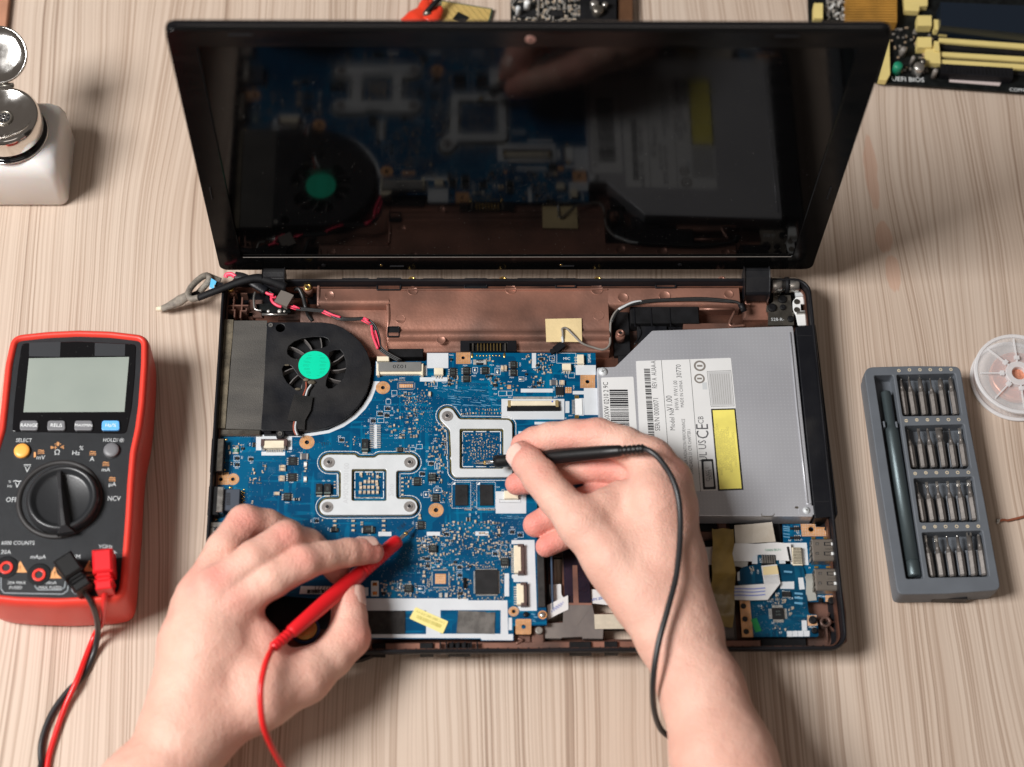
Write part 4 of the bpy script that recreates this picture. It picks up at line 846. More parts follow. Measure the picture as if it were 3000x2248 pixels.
for a in ((790, 312, 78, 70, 'h'), (903, 300, 80, 60, 'h'), (903, 366, 80, 58, 'h'), (1060, 298, 80, 60, 'h'), (1297, 250, 74, 58, 'h'), (1297, 315, 74, 58, 'h'), (490, 1228, 82, 68, 'h'), (645, 1365, 80, 66, 'h')): soic('4', *a)
soic('4', 618, 1197, 68, 88, 'v'); soic('4', 350, 963, 74, 38, 'h', 4, 1.0)
soic('6', 735, 277, 92, 76, 'h'); soic('6', 848, 495, 76, 100, 'v'); soic('6', 1512, 618, 78, 104, 'v'); soic('6', 620, 865, 76, 98, 'v'); soic('5', 727, 617, 98, 66, 'h'); soic('5', 432, 158, 30, 40, 'h', 3, 1.0, mark=False)
def blockchip(k, x, y, w_, h_, ht=1.1, nm='chip', m=None, txt=None, legs=0, sides='hv', gap=.0):
    c, (W_, H_) = dims(k, x, y, w_, h_, ZP+ht); mb = MB(); mb.bbox(c, (W_, H_), m or m_chip, 0, ZP+.08, ZP+ht, .15)
    if txt:
        for i, t in enumerate(txt.split('/')): mb.text(t, (c[0], c[1]+H_*(.2-.3*i)), min(W_, H_)*.2, m_chipt, 0, ZP+ht+.02)
    for s_ in (-1, 1):
        for i in range(legs):
            if 'h' in sides: t = -H_*.47+H_*.94*(i+.5)/legs; mb.box((c[0]+s_*(W_/2+.45), c[1]+t, ZP+.2), (1.1, H_*.94/legs*.5, .3), m_silver)
            if 'v' in sides: t = -W_*.47+W_*.94*(i+.5)/legs; mb.box((c[0]+t, c[1]+s_*(H_/2+.45), ZP+.2), (W_*.94/legs*.5, 1.1, .3), m_silver)
    mb.cyl((c[0]+W_*.36, c[1]+H_*.36), .5, ZP+ht, ZP+ht+.02, m_inkhole, 12) if legs > 12 else None
    return mb.build(nm, mobo)
blockchip('4', 863, 1343, 106, 174, 1.1, 'memory_chip'); blockchip('4', 1072, 1343, 110, 174, 1.1, 'memory_chip'); blockchip('4', 1686, 472, 68, 68, 1.0, legs=4, sides='v')
blockchip('5', 775, 303, 76, 72, 1.0, txt='0435/A51', legs=4, sides='h'); blockchip('5', 770, 446, 76, 70, 1.0, txt='0435/A45', legs=4, sides='h')
blockchip('6', 1345, 803, 212, 222, 1.5, 'controller_chip', legs=30); 
c, (W_, H_) = dims('6', 918, 778, 150, 150); mb = MB()   # empty QFN footprint
for s_ in (-1, 1):
    for i in range(22):
        t = -W_*.45+W_*.9*(i+.5)/22; mb.box((c[0]+s_*W_*.52, c[1]+t, ZP+.08), (.8, .22, .12), m_silver); mb.box((c[0]+t, c[1]+s_*H_*.54, ZP+.08), (.22, .8, .12), m_silver)
mb.build('empty_chip_footprint', mobo)
c, (W_, H_) = dims('4', 400, 431, 135, 60); mb = MB()
for s_ in (-1, 1):
    for i in range(20): t = -W_*.47+W_*.94*(i+.5)/20; mb.box((c[0]+t, c[1]+s_*H_*.5, ZP+.08), (.22, .7, .12), m_silver)
    for i in range(7): t = -H_*.42+H_*.84*(i+.5)/7; mb.box((c[0]+s_*W_*.52, c[1]+t, ZP+.08), (.8, .22, .12), m_silver)
mb.build('empty_chip_footprint', mobo)
# tantalum capacitors
for k, x, y, w_, h_, v, t in (('4', 55, 925, 58, 100, 1, '330'), ('5', 1010, 550, 60, 94, 1, '330'), ('5', 1083, 550, 62, 94, 1, '330'), ('5', 1442, 905, 92, 62, 0, '330'), ('5', 1140, 904, 50, 40, 0, '')):
    c, (W_, H_) = dims(k, x, y, w_, h_, ZP+2.4); mb = MB(); mb.bbox(c, (W_, H_), m_chip, 0, ZP+.2, ZP+2.4, .25)
    d = (W_*.7, H_+1.6) if v else (W_+1.6, H_*.7); mb.box((c[0], c[1]-.1, ZP+.3), (d[0], d[1], .55), m_silver)
    if v: mb.box((c[0], c[1]-H_*.38, ZP+2.42), (W_*.9, H_*.14, .04), m_chipt)
    else: mb.box((c[0]+W_*.38, c[1], ZP+2.42), (W_*.14, H_*.9, .04), m_chipt)
    if t: mb.text(t, (c[0], c[1]), min(W_, H_)*.42, m_chipt, math.pi/2 if v else 0, ZP+2.43)
    mb.build('tantalum_capacitor', mobo)
# chip capacitors / resistors
def mlcc(mb, c, w_, h_, rz=0, body=None, ht=1.0, z=ZP):
    e = w_*.24; cs, sn = math.cos(rz), math.sin(rz)
    mb.box((c[0], c[1]), (w_-2*e, h_*.94, 0), body or m_cap, rz, z+.05, z+ht*.95)
    for s_ in (-1, 1): q = s_*(w_/2-e/2); mb.bbox((c[0]+q*cs, c[1]+q*sn), (e, h_), m_silver, rz, z+.03, z+ht, min(e, ht)*.3)
big = [('5', 685, 350, 60, 24), ('5', 685, 378, 60, 24), ('5', 680, 443, 56, 24), ('5', 680, 468, 56, 24), ('5', 635, 590, 54, 28), ('4', 1205, 282, 24, 52), ('4', 1233, 280, 22, 50), ('4', 1705, 393, 46, 20), ('4', 1705, 412, 46, 20), ('4', 597, 497, 22, 40)]
for k, x, y, w_, h_ in big:
    c, (W_, H_) = dims(k, x, y, w_, h_, ZP+1.3); mb = MB()
    m_c2 = m_cap
    mlcc(mb, c, max(W_, H_), min(W_, H_), 0 if W_ > H_ else math.pi/2, m_cap, 1.4); mb.build('ceramic_capacitor', mobo)
for k, x, y, w_, h_, m, t in (('4', 1018, 230, 112, 42, m_chip, 'R020'), ('4', 1636, 402, 66, 44, mat('inductor_grey', (.09, .09, .10), .5), ''), ('5', 878, 262, 72, 52, mat('inductor_grey', (.09, .09, .10), .5), ''), ('5', 273, 210, 52, 58, mat('green_fuse', (.01, .12, .08), .4), '110'), ('5', 810, 640, 60, 22, m_chip, 'L'), ('5', 888, 332, 28, 50, m_white2, '1'), ('5', 886, 463, 28, 50, m_white2, '1'), ('6', 1175, 225, 40, 36, m_chip, '')):
    c, (W_, H_) = dims(k, x, y, w_, h_, ZP+1); mb = MB(); v = H_ > W_
    mlcc(mb, c, max(W_, H_), min(W_, H_), math.pi/2 if v else 0, m, 1.0)
    if t: mb.text(t, c, min(W_, H_)*.62, m_print, math.pi/2 if v else 0, ZP+1.0)
    mb.build('resistor', mobo)
# SOT transistors
def sot(k, x, y, s_=30, up=True):
    c, (W_, H_) = dims(k, x, y, s_*1.15, s_*.72, ZP+1); mb = MB(); mb.bbox(c, (W_, H_), m_chip, 0, ZP+.1, ZP+1.0, .12); g = 1 if up else -1
    for dx, dy in ((-.32, 1), (.32, 1), (0, -1)): mb.box((c[0]+dx*W_, c[1]+g*dy*H_*.68, ZP+.15), (W_*.2, H_*.4, .25), m_silver)
    mb.build('transistor', mobo)
for a in ((243, 620, 26), (180, 663, 30), (236, 677, 30), (122, 722, 28), (608, 1080, 30), (533, 1165, 30), (1143, 423, 30), (764, 383, 24), (762, 415, 24), (1150, 382, 22), (1532, 205, 28), (1510, 405, 28), (1500, 255, 22), (1405, 330, 18), (776, 208, 22), (1515, 290, 20), (1470, 437, 18), (1075, 350, 22), (803, 360, 20), (1108, 346, 20)): sot('4', *a)
for a in ((1205, 117, 30), (283, 278, 30), (283, 334, 30), (404, 285, 32), (985, 830, 26), (332, 192, 26)): sot('5', *a)
for a in ((972, 362, 30), (793, 590, 30), (795, 657, 28), (1090, 668, 32), (1093, 742, 30), (1425, 545, 24), (1580, 343, 30), (1650, 370, 30), (1455, 372, 26), (1052, 620, 22), (1190, 662, 22), (392, 910, 34), (1095, 912, 34)): sot('6', *a)
# solder blobs on jumpers
mb = MB()
for k, x, y, w_, h_ in (('4', 978, 297, 10, 14), ('4', 1166, 312, 12, 20), ('4', 1363, 375, 20, 10), ('4', 662, 1305, 20, 9), ('4', 568, 1340, 10, 14), ('6', 542, 855, 10, 22), ('6', 733, 870, 24, 10), ('6', 772, 466, 18, 12), ('5', 210, 755, 26, 10), ('5', 95, 818, 16, 12), ('5', 190, 115, 15, 10), ('5', 175, 383, 16, 9), ('5', 228, 540, 20, 9)):
    c, (W_, H_) = dims(k, x, y, w_*2, h_*2); mb.ball((c[0], c[1], ZP), 1, m_silver if k != '5' else m_gold, 10, (W_/2, H_/2, .5))
for i in range(8): mb.ball(pt('4', 995+i*26.8, 178, ZP), .62, m_gold, 10, (1, 1, .5))
for x in (953, 1223): c = pt('4', x, 176, ZP); mb.ball(c, 1, m_gold, 12, (.85, 1.9, .5))
for i in range(10): mb.ball(pt('5', 348-(i % 2)*18, 555+i*16, ZP), .7, m_gold, 8, (1, .8, .5))
for i in range(7): mb.ball(pt('5', 176-(i % 2)*4, 185+i*22, ZP), .55, m_gold, 8, (1, .9, .5))
for x, y in ((310, 828), (310, 912)): c, (W_, H_) = dims('6', x, y, 44, 34); mb.bbox(c, (W_, H_), m_gold, 0, ZP+.06, ZP+.4, .3)
for x in (920, 973): c, (W_, H_) = dims('6', x, 932, 30, 42); mb.bbox(c, (W_, H_), m_silver, 0, ZP+.06, ZP+.9, .3)
tag(mb.build('solder_joints', mobo), kind='stuff')
# pin header JP2
mb = MB()
for i in range(13):
    for s_ in (-1, 1): c, (W_, H_) = dims('4', 141+s_*30, 765+i*15.4, 32, 6.5); mb.box((c[0], c[1], ZP+.4), (W_, H_, .7), m_silver)
mb.build('header_socket', mobo)
# the two cooler brackets
M_STD = mat('standoff_steel', (.36, .335, .32), .42, metal=.55, var=.15, vscale=200)
for k, L, hole, scr, nm in (('5', cpuo, [(1298, 375), (1605, 375), (1605, 656), (1296, 656)], ((1097, 318), (1810, 318), (1083, 712), (1808, 708)), 'cooler_bracket'), ('4', gpuo, [(848, 790), (1215, 790), (1215, 1125), (848, 1125)], ((745, 685),), 'cooler_bracket')):
    p = [q[:2] for q in pts(k, L, ZP+2)]; mb = MB(); hp = P2(k, hole, ZP+2)
    mb.plate(smoothpoly(p, 1.5, 3), [smoothpoly(hp, 1.3, 4)], ZP+.5, ZP+2.2, m_alu, .25)
    br = mb.build(nm, mobo)
    mb = MB(); oo = smoothpoly(hp, 1.3, 4)
    cc = (sum(q[0] for q in hp)/4, sum(q[1] for q in hp)/4)
    mb.plate(oo, [[(cc[0]+(q[0]-cc[0])*.94, cc[1]+(q[1]-cc[1])*.94) for q in oo]], ZP+.06, ZP+1.3, m_olive); mb.build('bracket_lining', mobo)
    for x, y in scr:
        c = pt(k, x, y, ZP+2.2); R_ = 3.45; mb = MB(); z0 = ZP+2.2; m_std = M_STD
        V = []; n_ = 48
        g = [(c[0]+(R_+(.12 if i % 2 else 0))*math.cos(2*math.pi*i/n_), c[1]+(R_+(.12 if i % 2 else 0))*math.sin(2*math.pi*i/n_)) for i in range(n_)]
        mb.plate(g, [circ(c[0], c[1], 1.15, 18)], z0-.1, z0+.25, m_std)
        for rr in (1.5, 2.0, 2.5, 3.0): mb.plate(circ(c[0], c[1], rr+.12, 30), [circ(c[0], c[1], rr-.05, 30)], z0+.25, z0+.31, m_std)
        mb.lathe([(1.55, 0), (1.55, .7), (1.05, .75), (1.0, -1.0)], m_std, (c[0], c[1], z0+.1), 20)
        mb.cyl(c, 1.12, z0+.3, z0+.88, m_inkhole, 14); mb.build('threaded_standoff', mobo)  # black plug stands in for the shade down the threaded hole
m_relief = mat('relief_shade_letters', (.54, .55, .565), .5, metal=.3)  # flat letters; the engraving's shade is put in as a darker grey
mb = MB(); mb.text('AM0C9000100', pt('5', 1250, 500, ZP+2.2), 4.4, m_relief, math.pi/2, ZP+2.22); mb.build('bracket_lettering', mobo); mb = MB(); mb.text('Sino', pt('5', 1645, 560, ZP+2.2), 4.8, m_relief, math.pi/2, ZP+2.22); mb.build('bracket_lettering', mobo)
# connectors
def cream(k, x, y, w_, h_, ht=3.2, side=None, pins=0, ps='b', nm='cable_socket'):
    c, (W_, H_) = dims(k, x, y, w_, h_, ZP+ht); mb = MB(); mb.bbox(c, (W_, H_), m_cream, 0, ZP+.05, ZP+ht, .3)
    if side == 'r':      # brown latch on the right
        mb.bbox((c[0]+W_/2+.9, c[1]), (2.2, H_+1.4), m_brownp, 0, ZP+.05, ZP+ht-.5, .3)
        for s_ in (-1, 1): mb.bbox((c[0]+W_/2-.2, c[1]+s_*(H_/2-.2)), (3.6, 2.0), m_brownp, 0, ZP+.05, ZP+ht+.2, .3)
    if side == 't':
        for s_ in (-1, 1): mb.bbox((c[0]+s_*(W_/2+.8), c[1]+H_*.25), (2.4, H_*.9), m_brownp, 0, ZP+.05, ZP+ht+.2, .3); mb.bbox((c[0]+s_*(W_/2+.4), c[1]-H_*.3), (1.6, H_*.7), m_steel, 0, ZP+.05, ZP+ht-.6, .2)
        mb.bbox((c[0], c[1]+H_/2+.6), (W_+2, 1.3), m_brownp, 0, ZP+.05, ZP+ht-.6, .2)
    for i in range(pins):
        t = (i+.5)/pins-.5
        if ps == 'b': mb.box((c[0]+t*W_*.86, c[1]-H_/2-.8, ZP+.3), (.5*W_*.86/pins, 1.9, .5), m_silver)
        if ps == 't': mb.box((c[0]+t*W_*.92, c[1]+H_/2+.9, ZP+.3), (.5*W_*.92/pins, 1.5, .5), m_silver)
        if ps == 'l': mb.box((c[0]-W_/2-.8, c[1]+t*H_*.92, ZP+.3), (1.9, .5*H_*.92/pins, .5), m_silver)
    return mb.build(nm, mobo)
cream('4', 673, 307, 78, 56, 2.6, None, 3, 'b'); cream('4', 1745, 270, 74, 54, 2.6, None, 3, 'b'); cream('4', 1862, 205, 56, 76, 2.6, None, 3, 'l'); cream('4', 1280, 1340, 118, 66, 2.6, None, 0)
cream('5', 612, 155, 178, 66, 3.2, 't', 10, 'b'); cream('6', 1632, 593, 66, 255, 3.2, 'r', 16, 'l'); cream('6', 1658, 918, 66, 195, 3.2, 'r', 8, 'l')
c, (W_, H_) = dims('4', 1465, 575, 376, 40, ZP+2.5); mb = MB(); mb.bbox(c, (W_, H_), m_cream, 0, ZP+.05, ZP+2.6, .3)   # keyboard connector
for s_ in (-1, 1): mb.bbox((c[0]+s_*(W_/2+.9), c[1]-.3), (2.0, H_+1.6), mat('amber_clip', (.30, .22, .10), .4), 0, ZP+.05, ZP+2.4, .3)
c2, (W2, H2) = dims('4', 1465, 616, 440, 34, ZP+2); mb.bbox(c2, (W2, H2), m_blackm, 0, ZP+.05, ZP+2.2, .3); mb.cyl(pt('4', 1623, 578, ZP), .6, ZP+2.6, ZP+2.65, m_blueprint, 12)
for i in range(36): q = pt('4', 1297+i*9.2, 534, ZP); mb.box((q[0], q[1], ZP+.3), (.55, 1.5, .5), m_silver)
mb.build('keyboard_socket', mobo)
# display connector with grey metal shell
c, (W_, H_) = dims('4', 350, 283, 390, 100, ZP+3); mb = MB(); mb.bbox(c, (W_, H_*.9), m_cream, 0, ZP+.05, ZP+2.4, .3)
c2, (W2, H2) = dims('4', 348, 268, 362, 78, ZP+3.6); mb.bbox(c2, (W2, H2), mat('grey_steel_shell', (.30, .30, .29), .4, metal=.5, var=.1), 0, ZP+1, ZP+3.7, .4)
for s_ in (-1, 1): mb.bbox((c[0]+s_*(W_/2-.9), c[1]-1), (1.6, H_*.95), m_cream, 0, ZP+.05, ZP+3.2, .3)
for i in range(40): q = pt('4', 220+i*6.6, 326, ZP); mb.box((q[0], q[1], ZP+.5), (.4, 2.6, .7), m_gold if i % 1 == 0 and i > 8 else m_silver)
mb.text('1020', (c2[0], c2[1]), 3.6, m_inkhole, math.pi, ZP+3.74, sx=1.3)
mb.build('display_socket', mobo)
c, (W_, H_) = dims('4', 220, 200, 120, 40, ZP+3.4); mb = MB(); mb.bbox((c[0]-1, c[1]), (W_*.85, H_), m_cream, 0, 12, ZP+3.2, .4); mb.build('display_plug', mobo)
# vertical white header near JLED1
mb = MB()
for i in range(11): q = pt('4', 1800, 556+i*11, ZP); mb.box((q[0], q[1], ZP+.4), (1.9, .45, .6), m_silver)
c, (W_, H_) = dims('4', 1845, 605, 60, 135, ZP+.4); mb.bbox(c, (W_, H_), m_white2, 0, ZP+.05, ZP+.5, .1)
for y in (525, 690): c, (W_, H_) = dims('4', 1828, y, 34, 28, ZP+.5); mb.bbox(c, (W_, H_), m_gold, 0, ZP+.05, ZP+.8, .2)
mb.build('led_socket', mobo)
# left side ports
def blk(mb, k, x0, y0, x1, y1, z0, z1, m, e=.4):
    a = pt(k, x0, y0, z1); b = pt(k, x1, y1, z1); mb.bbox(((a[0]+b[0])/2, (a[1]+b[1])/2), (b[0]-a[0], a[1]-b[1]), m, 0, z0, z1, e)
mb = MB(); blk(mb, '5', 62, 105, 160, 395, 9, 23, m_black); blk(mb, '5', 118, 108, 152, 390, 22, 23.3, m_steeld, .2); mb.build('video_port', mobo)
mb = MB(); blk(mb, '5', 36, 528, 118, 778, 9, 23.5, m_blackm); blk(mb, '5', 112, 530, 155, 752, 12, 23.8, m_steel); blk(mb, '5', 150, 552, 302, 740, 15, 21.5, mat('slate_plastic', (.05, .06, .08), .45)); 
for i in range(8): blk(mb, '5', 190, 585+i*14, 225, 594+i*14, 21.3, 21.6, m_inkhole, .05)
mb.build('network_port', mobo)
mb = MB(); blk(mb, '5', 20, 842, 152, 1045, 10, 22.5, m_steel)
for y in (885, 965): blk(mb, '5', 35, y, 115, y+8, 22.3, 22.7, m_inkhole, .02); blk(mb, '5', 80, y+10, 112, y+30, 22.3, 22.65, m_inkhole, .02)
mb.build('usb_port', mobo)
# stickers on the board
mb = MB(); mb.prism(smoothpoly(P2('6', [(688, 1036), (990, 1170), (940, 1285), (628, 1142)], ZP+1), .8, 3), ZP+.4, ZP+.55, mat('pale_yellow_label', (.78, .68, .26), .5))
for i in range(4):
    a = (.42+.0); p = pt('6', 690+60*i, 1110+26*i, ZP); mb.text('ABCMF51'[:3+i], (p[0]+2, p[1]+1.2), 2.2, m_fadey, -.44, ZP+.57)
a0 = pt('6', 700, 1130, ZP); a1 = pt('6', 930, 1225, ZP); d = Vector(a1)-Vector(a0); an = math.atan2(d.y, d.x)
for i in range(26): p = Vector(a0)+d*(i/26); mb.box((p.x, p.y, ZP+.57), (rs.uniform(.25, .6), 2.2, .03), m_fadey, an)
mb.build('service_sticker', mobo)
m_clothb = mat('black_cloth_pad', (.02, .018, .017), .8, var=.4, vscale=250, bump=.5, bscale=1500); m_clothg = mat('grey_cloth_pad', (.07, .065, .06), .8, col2=(.14, .13, .12), vscale=160, bump=.6, bscale=1500)
mb = MB(); mb.prism(P2('6', [(228, 1076), (592, 1076), (590, 1290), (228, 1292)], ZP), ZP+.06, ZP+.5, m_clothb); mb.build('foam_pad', mobo)
mb = MB(); mb.prism(P2('6', [(1083, 1075), (1335, 1085), (1340, 1092), (1423, 1090), (1418, 1290), (1066, 1282)], ZP), ZP+.06, ZP+.5, m_clothg); mb.build('foam_pad', mobo)
mb = MB(); mb.prism(P2('5', [(850, 1410), (1120, 1412), (1110, 1480), (835, 1478)], ZP), ZP+.06, ZP+.2, m_white); mb.text('02771', pt('5', 1040, 1425, ZP), 4.2, m_inkhole, math.pi, ZP+.22)
for i in range(28): p = pt('5', 905+i*6, 1458, ZP); mb.box((p[0], p[1], ZP+.22), (rs.choice([.2, .35, .5]), 2.4, .04), m_inkhole)
mb.build('barcode_label', mobo)
c, (W_, H_) = dims('6', 1143, 810, 30, 92, ZP+2); mb = MB(); mb.bbox(c, (W_, H_), m_black, 0, ZP+.1, ZP+2, .6); mb.build('crystal', mobo)
# coil cell glimpsed in the hole under the left hand
mb = MB(); c = pt('P', 893, 1842, 9); mb.lathe([(9, 0), (9, 1.2), (8.2, 1.3)], mat('blue_ring', (.01, .05, .16), .4), (c[0], c[1], 7), 32); mb.lathe([(7.4, 0), (7.4, 2.2), (6.6, 2.4)], m_gold, (c[0], c[1], 7), 32); mb.build('coin_cell', lap)
# two screws at the lower right of the board
for k, x, y, g in (('6', 1862, 1112, 1), ('6', 1832, 1245, 0)):
    c = pt(k, x, y, ZP); mb = MB()
    if g: mb.cyl(c, 2.7, ZP+.03, ZP+.1, m_pad, 24); mb.lathe([(1.8, 0), (1.8, .5), (1.3, 1), (.4, 1.1)], m_steel, (c[0], c[1], ZP+.1), 20)
    else: mb.lathe([(2.3, 0), (2.3, 3), (2.0, 3.5), (1.0, 3.2)], m_greyw, (c[0], c[1], 12), 20)
    mb.build('board_screw', lap)
mb = MB(); c = pt('6', 1708, 1110, ZP); mb.lathe([(1.7, 0), (1.5, 1.2), (.8, 1.3)], m_black, (c[0], c[1], ZP), 18); mb.build('rubber_plug', mobo)
# ---- hundreds of small parts
SM = MB(); rs = random.Random(77)
boxes_used = []
def inside(x, y): return True
def small(k, x, y, L_=None, rz=None, body=None):
    c = pt(k, x, y, ZP); L_ = L_ or rs.choice([1.1, 1.2, 1.6, 1.8]); rz = rs.choice([0, math.pi/2]) if rz is None else rz
    for q in boxes_used:
        if abs(q[0]-c[0]) < (q[2]+L_)*.42 and abs(q[1]-c[1]) < (q[2]+L_)*.42: return
    boxes_used.append((c[0], c[1], L_)); mlcc(SM, c, L_, L_*.6, rz, body or rs.choice([m_cap, m_cap, m_capd, m_capd, m_chip]), L_*.45)
def cluster(k, x, y, sx, sy, n_, L_=None):
    for i in range(n_):
        a = max(-1.7, min(1.7, rs.gauss(0, .75))); b = max(-1.7, min(1.7, rs.gauss(0, .75))); small(k, x+a*sx, y+b*sy, L_)
def field(k, x0, y0, x1, y1, n_, L_=None):
    for i in range(n_): small(k, rs.uniform(x0, x1), rs.uniform(y0, y1), L_)
def vias(k, x0, y0, x1, y1, n_, r=.15):
    for i in range(n_):
        c = pt(k, rs.uniform(x0, x1), rs.uniform(y0, y1), ZP); SM.cyl(c, r, ZP, ZP+.06, m_silver, 5)
def rowp(k, x0, y0, dx, dy, n_, L_=1.0, rz=None, body=None):
    for i in range(n_): small(k, x0+dx*i, y0+dy*i, L_, rz, body)
cluster('4', 480, 560, 70, 60, 40, 1.0); cluster('4', 440, 690, 60, 70, 30); cluster('4', 400, 530, 40, 30, 16); vias('4', 380, 480, 620, 840, 210, .17)
for x, y in ((330, 640), (350, 650), (350, 700), (265, 775), (300, 765), (280, 820), (305, 805), (350, 845), (375, 845), (350, 868), (375, 868), (430, 795), (430, 820), (440, 855), (465, 858), (487, 855), (470, 790), (500, 820)): small('4', x, y, 1.9)
field('4', 640, 740, 738, 1140, 80); field('4', 590, 940, 640, 1030, 18); field('4', 980, 625, 1195, 640, 8, 1.0); rowp('4', 985, 635, 26, 0, 9, 1.1, math.pi/2); rowp('4', 985, 662, 26, 0, 9, 1.1, math.pi/2); rowp('4', 865, 670, 24, -2, 5, 1.4)
field('4', 880, 830, 1180, 1095, 110, 1.0); vias('4', 875, 830, 1190, 1100, 120, .13)
for i in range(8): rowp('4', 955+i*24, 905, 0, 24, 6, .95, math.pi/2)
field('5', 1340, 410, 1570, 470, 12); bigcap = [(1415+i*34, 492) for i in range(4)]+[(1375, 510), (1378, 545), (1520, 515), (1528, 548)]+[(1412+i*36, 540) for i in range(3)]+[(1372+i*38, 585) for i in range(5)]+[(1525, 448), (1378, 425)]
for x, y in bigcap: mlcc(SM, pt('5', x, y, ZP), 2.3, 1.7, math.pi/2, m_cap, 1.2); rowp('5', 1335, 630, 14, 0, 16, .9)
rowp('5', 1745, 460, 0, 18, 9, 1.7, 0, m_cap); rowp('5', 1148, 490, 0, 13, 6, 1.2, 0)
field('4', 1090, 340, 1180, 440, 24); field('4', 1480, 240, 1620, 330, 40); field('4', 1400, 170, 1450, 240, 10); field('4', 1500, 160, 1650, 235, 22); field('4', 1440, 350, 1560, 440, 26); field('4', 1040, 200, 1140, 230, 8); field('4', 750, 350, 840, 430, 26); field('4', 560, 400, 640, 440, 14); rowp('4', 260, 385, 14, 0, 10, .8); field('4', 1290, 420, 1340, 490, 8); field('4', 1190, 410, 1240, 460, 10); field('4', 270, 360, 300, 400, 4)
field('4', 395, 930, 425, 985, 10, 1.0); field('4', 400, 1180, 440, 1290, 10, 1.6); field('4', 660, 1160, 705, 1250, 10, 1.7); field('4', 590, 1300, 610, 1400, 6); field('4', 700, 1310, 740, 1400, 12); field('4', 755, 1270, 780, 1460, 14, 1.2); rowp('4', 895, 1470, 12, 0, 5, 1.0); rowp('4', 1005, 1470, 12, 0, 12, 1.0); field('4', 945, 1250, 985, 1460, 20, .8); vias('4', 945, 1240, 990, 1470, 40, .14); vias('4', 745, 1240, 780, 1470, 20, .14)
# lower right busy area
field('6', 940, 250, 1500, 560, 190); vias('6', 900, 250, 1550, 650, 260, .14); field('6', 1100, 620, 1420, 680, 60, 1.0); field('6', 700, 380, 950, 700, 90); field('6', 1000, 640, 1060, 940, 40, 1.2); field('6', 1060, 780, 1200, 960, 34); field('6', 1200, 950, 1500, 975, 26, 1.0); field('6', 790, 690, 830, 900, 26, 1.0); field('6', 860, 870, 1000, 900, 24, 1.0); field('6', 1480, 690, 1505, 960, 16, 1.0); field('6', 1440, 440, 1560, 600, 26); field('6', 1380, 440, 1450, 520, 14)
field('6', 350, 790, 700, 950, 60); vias('6', 280, 480, 680, 760, 120, .15); vias('6', 640, 640, 850, 960, 60); field('6', 1040, 880, 1190, 960, 10, 1.9)
for x, y in ((975, 270), (1240, 250), (1225, 275), (1045, 405), (1112, 512), (1250, 495), (1232, 575), (1235, 455), (820, 412), (775, 525), (1000, 645), (1005, 672), (765, 720), (765, 755), (760, 808), (1025, 870), (1055, 880), (725, 195), (725, 222), (1290, 240), (1525, 548), (1170, 938), (435, 935), (695, 490), (735, 575), (735, 655), (676, 880)): small('6', x, y, 2.1, body=m_cap)
for x in (110, 392): rowp('6', x, 245, 0, 22, 5, 2.2, 0, m_cap)
rowp('6', 190, 258, 0, 20, 2, 1.6, 0)
field('5', 400, 370, 440, 420, 12); field('5', 500, 340, 540, 410, 12); field('5', 395, 450, 500, 510, 24); field('5', 245, 150, 330, 180, 6); field('5', 215, 320, 250, 340, 3); field('5', 1310, 80, 1325, 165, 12, .9); field('5', 1405, 60, 1425, 100, 6); field('5', 880, 370, 895, 430, 4, 1.5); field('5', 1240, 130, 1270, 180, 3); field('5', 410, 645, 430, 715, 6); field('5', 200, 160, 240, 240, 6); rowp('5', 1148, 838, 0, 20, 3, 2.2, 0, m_cap); field('5', 670, 550, 690, 575, 3); field('5', 1025, 820, 1060, 840, 3)
vias('5', 150, 250, 950, 700, 170, .13); vias('5', 380, 100, 1500, 240, 110, .13); vias('4', 20, 480, 380, 960, 90, .14); vias('4', 1200, 720, 1340, 1200, 60, .14); vias('4', 640, 400, 1200, 640, 130, .13); vias('4', 1060, 1500, 1400, 1650, 60, .14); vias('5', 650, 760, 1900, 1000, 140, .13)
for k, x, y, n_ in (('4', 930, 400, 7), ('4', 1600, 440, 6), ('5', 560, 360, 8), ('5', 830, 430, 9), ('5', 1000, 410, 7)):
    for i in range(n_):
        for j in range(6): SM.cyl(pt(k, x+i*9, y+j*9, ZP), .11, ZP, ZP+.04, m_faint, 5)
tag(SM.build('surface_mount_parts', mobo), kind='stuff')
# ---- things right of the board
mb = MB(); blk(mb, '6', 1808, 470, 1890, 1036, 8, 18.5, m_clothb, .4); mb.build('foam_strip', lap)
mb = MB(); blk(mb, '6', 1932, 480, 1970, 1065, 7, 13, mat('blue_grey_rail', (.09, .13, .2), .35), .6); blk(mb, '6', 1895, 470, 1930, 1065, 7, 12, m_black); mb.build('card_rail', lap)
mb = MB(); blk(mb, 'w', 500, -200, 790, 705, 7, 11, mat('black_film', (.012, .009, .016), .2, var=.6, vscale=70)); mb.prism(P2('w', [(603, 330), (650, 330), (665, 705), (612, 705)], 11), 11, 11.3, m_copper)
mb.prism(P2('w', [(510, 705), (795, 705), (822, 830), (822, 962), (910, 965), (905, 1060), (710, 1058), (700, 1040), (500, 1048), (490, 1058), (330, 1055), (325, 908), (510, 900)], 12), 9, 12, m_greyplate)
mb.prism(P2('w', [(512, 735), (790, 735), (650, 940), (515, 930)], 12), 12, 12.15, m_greyplate)
mb.prism(P2('w', [(510, 705), (795, 705), (795, 725), (512, 725)], 12), 12, 12.2, m_copper); mb.build('drive_bay_shield', lap)
mb = MB(); blk(mb, 'w', 195, 930, 328, 1140, 7, 13.5, m_copper, 1.0); blk(mb, 'w', -10, 1020, 190, 1140, 7, 12.5, m_copper, .6); mb.tube(pts('w', [(40, 1110), (105, 1075), (60, 1060)], 13.5), .9, m_copper, 6); mb.build('palm_rest_frame', lap)
m_beige = mat('beige_film', (.52, .46, .36), .5, var=.06, vscale=300)
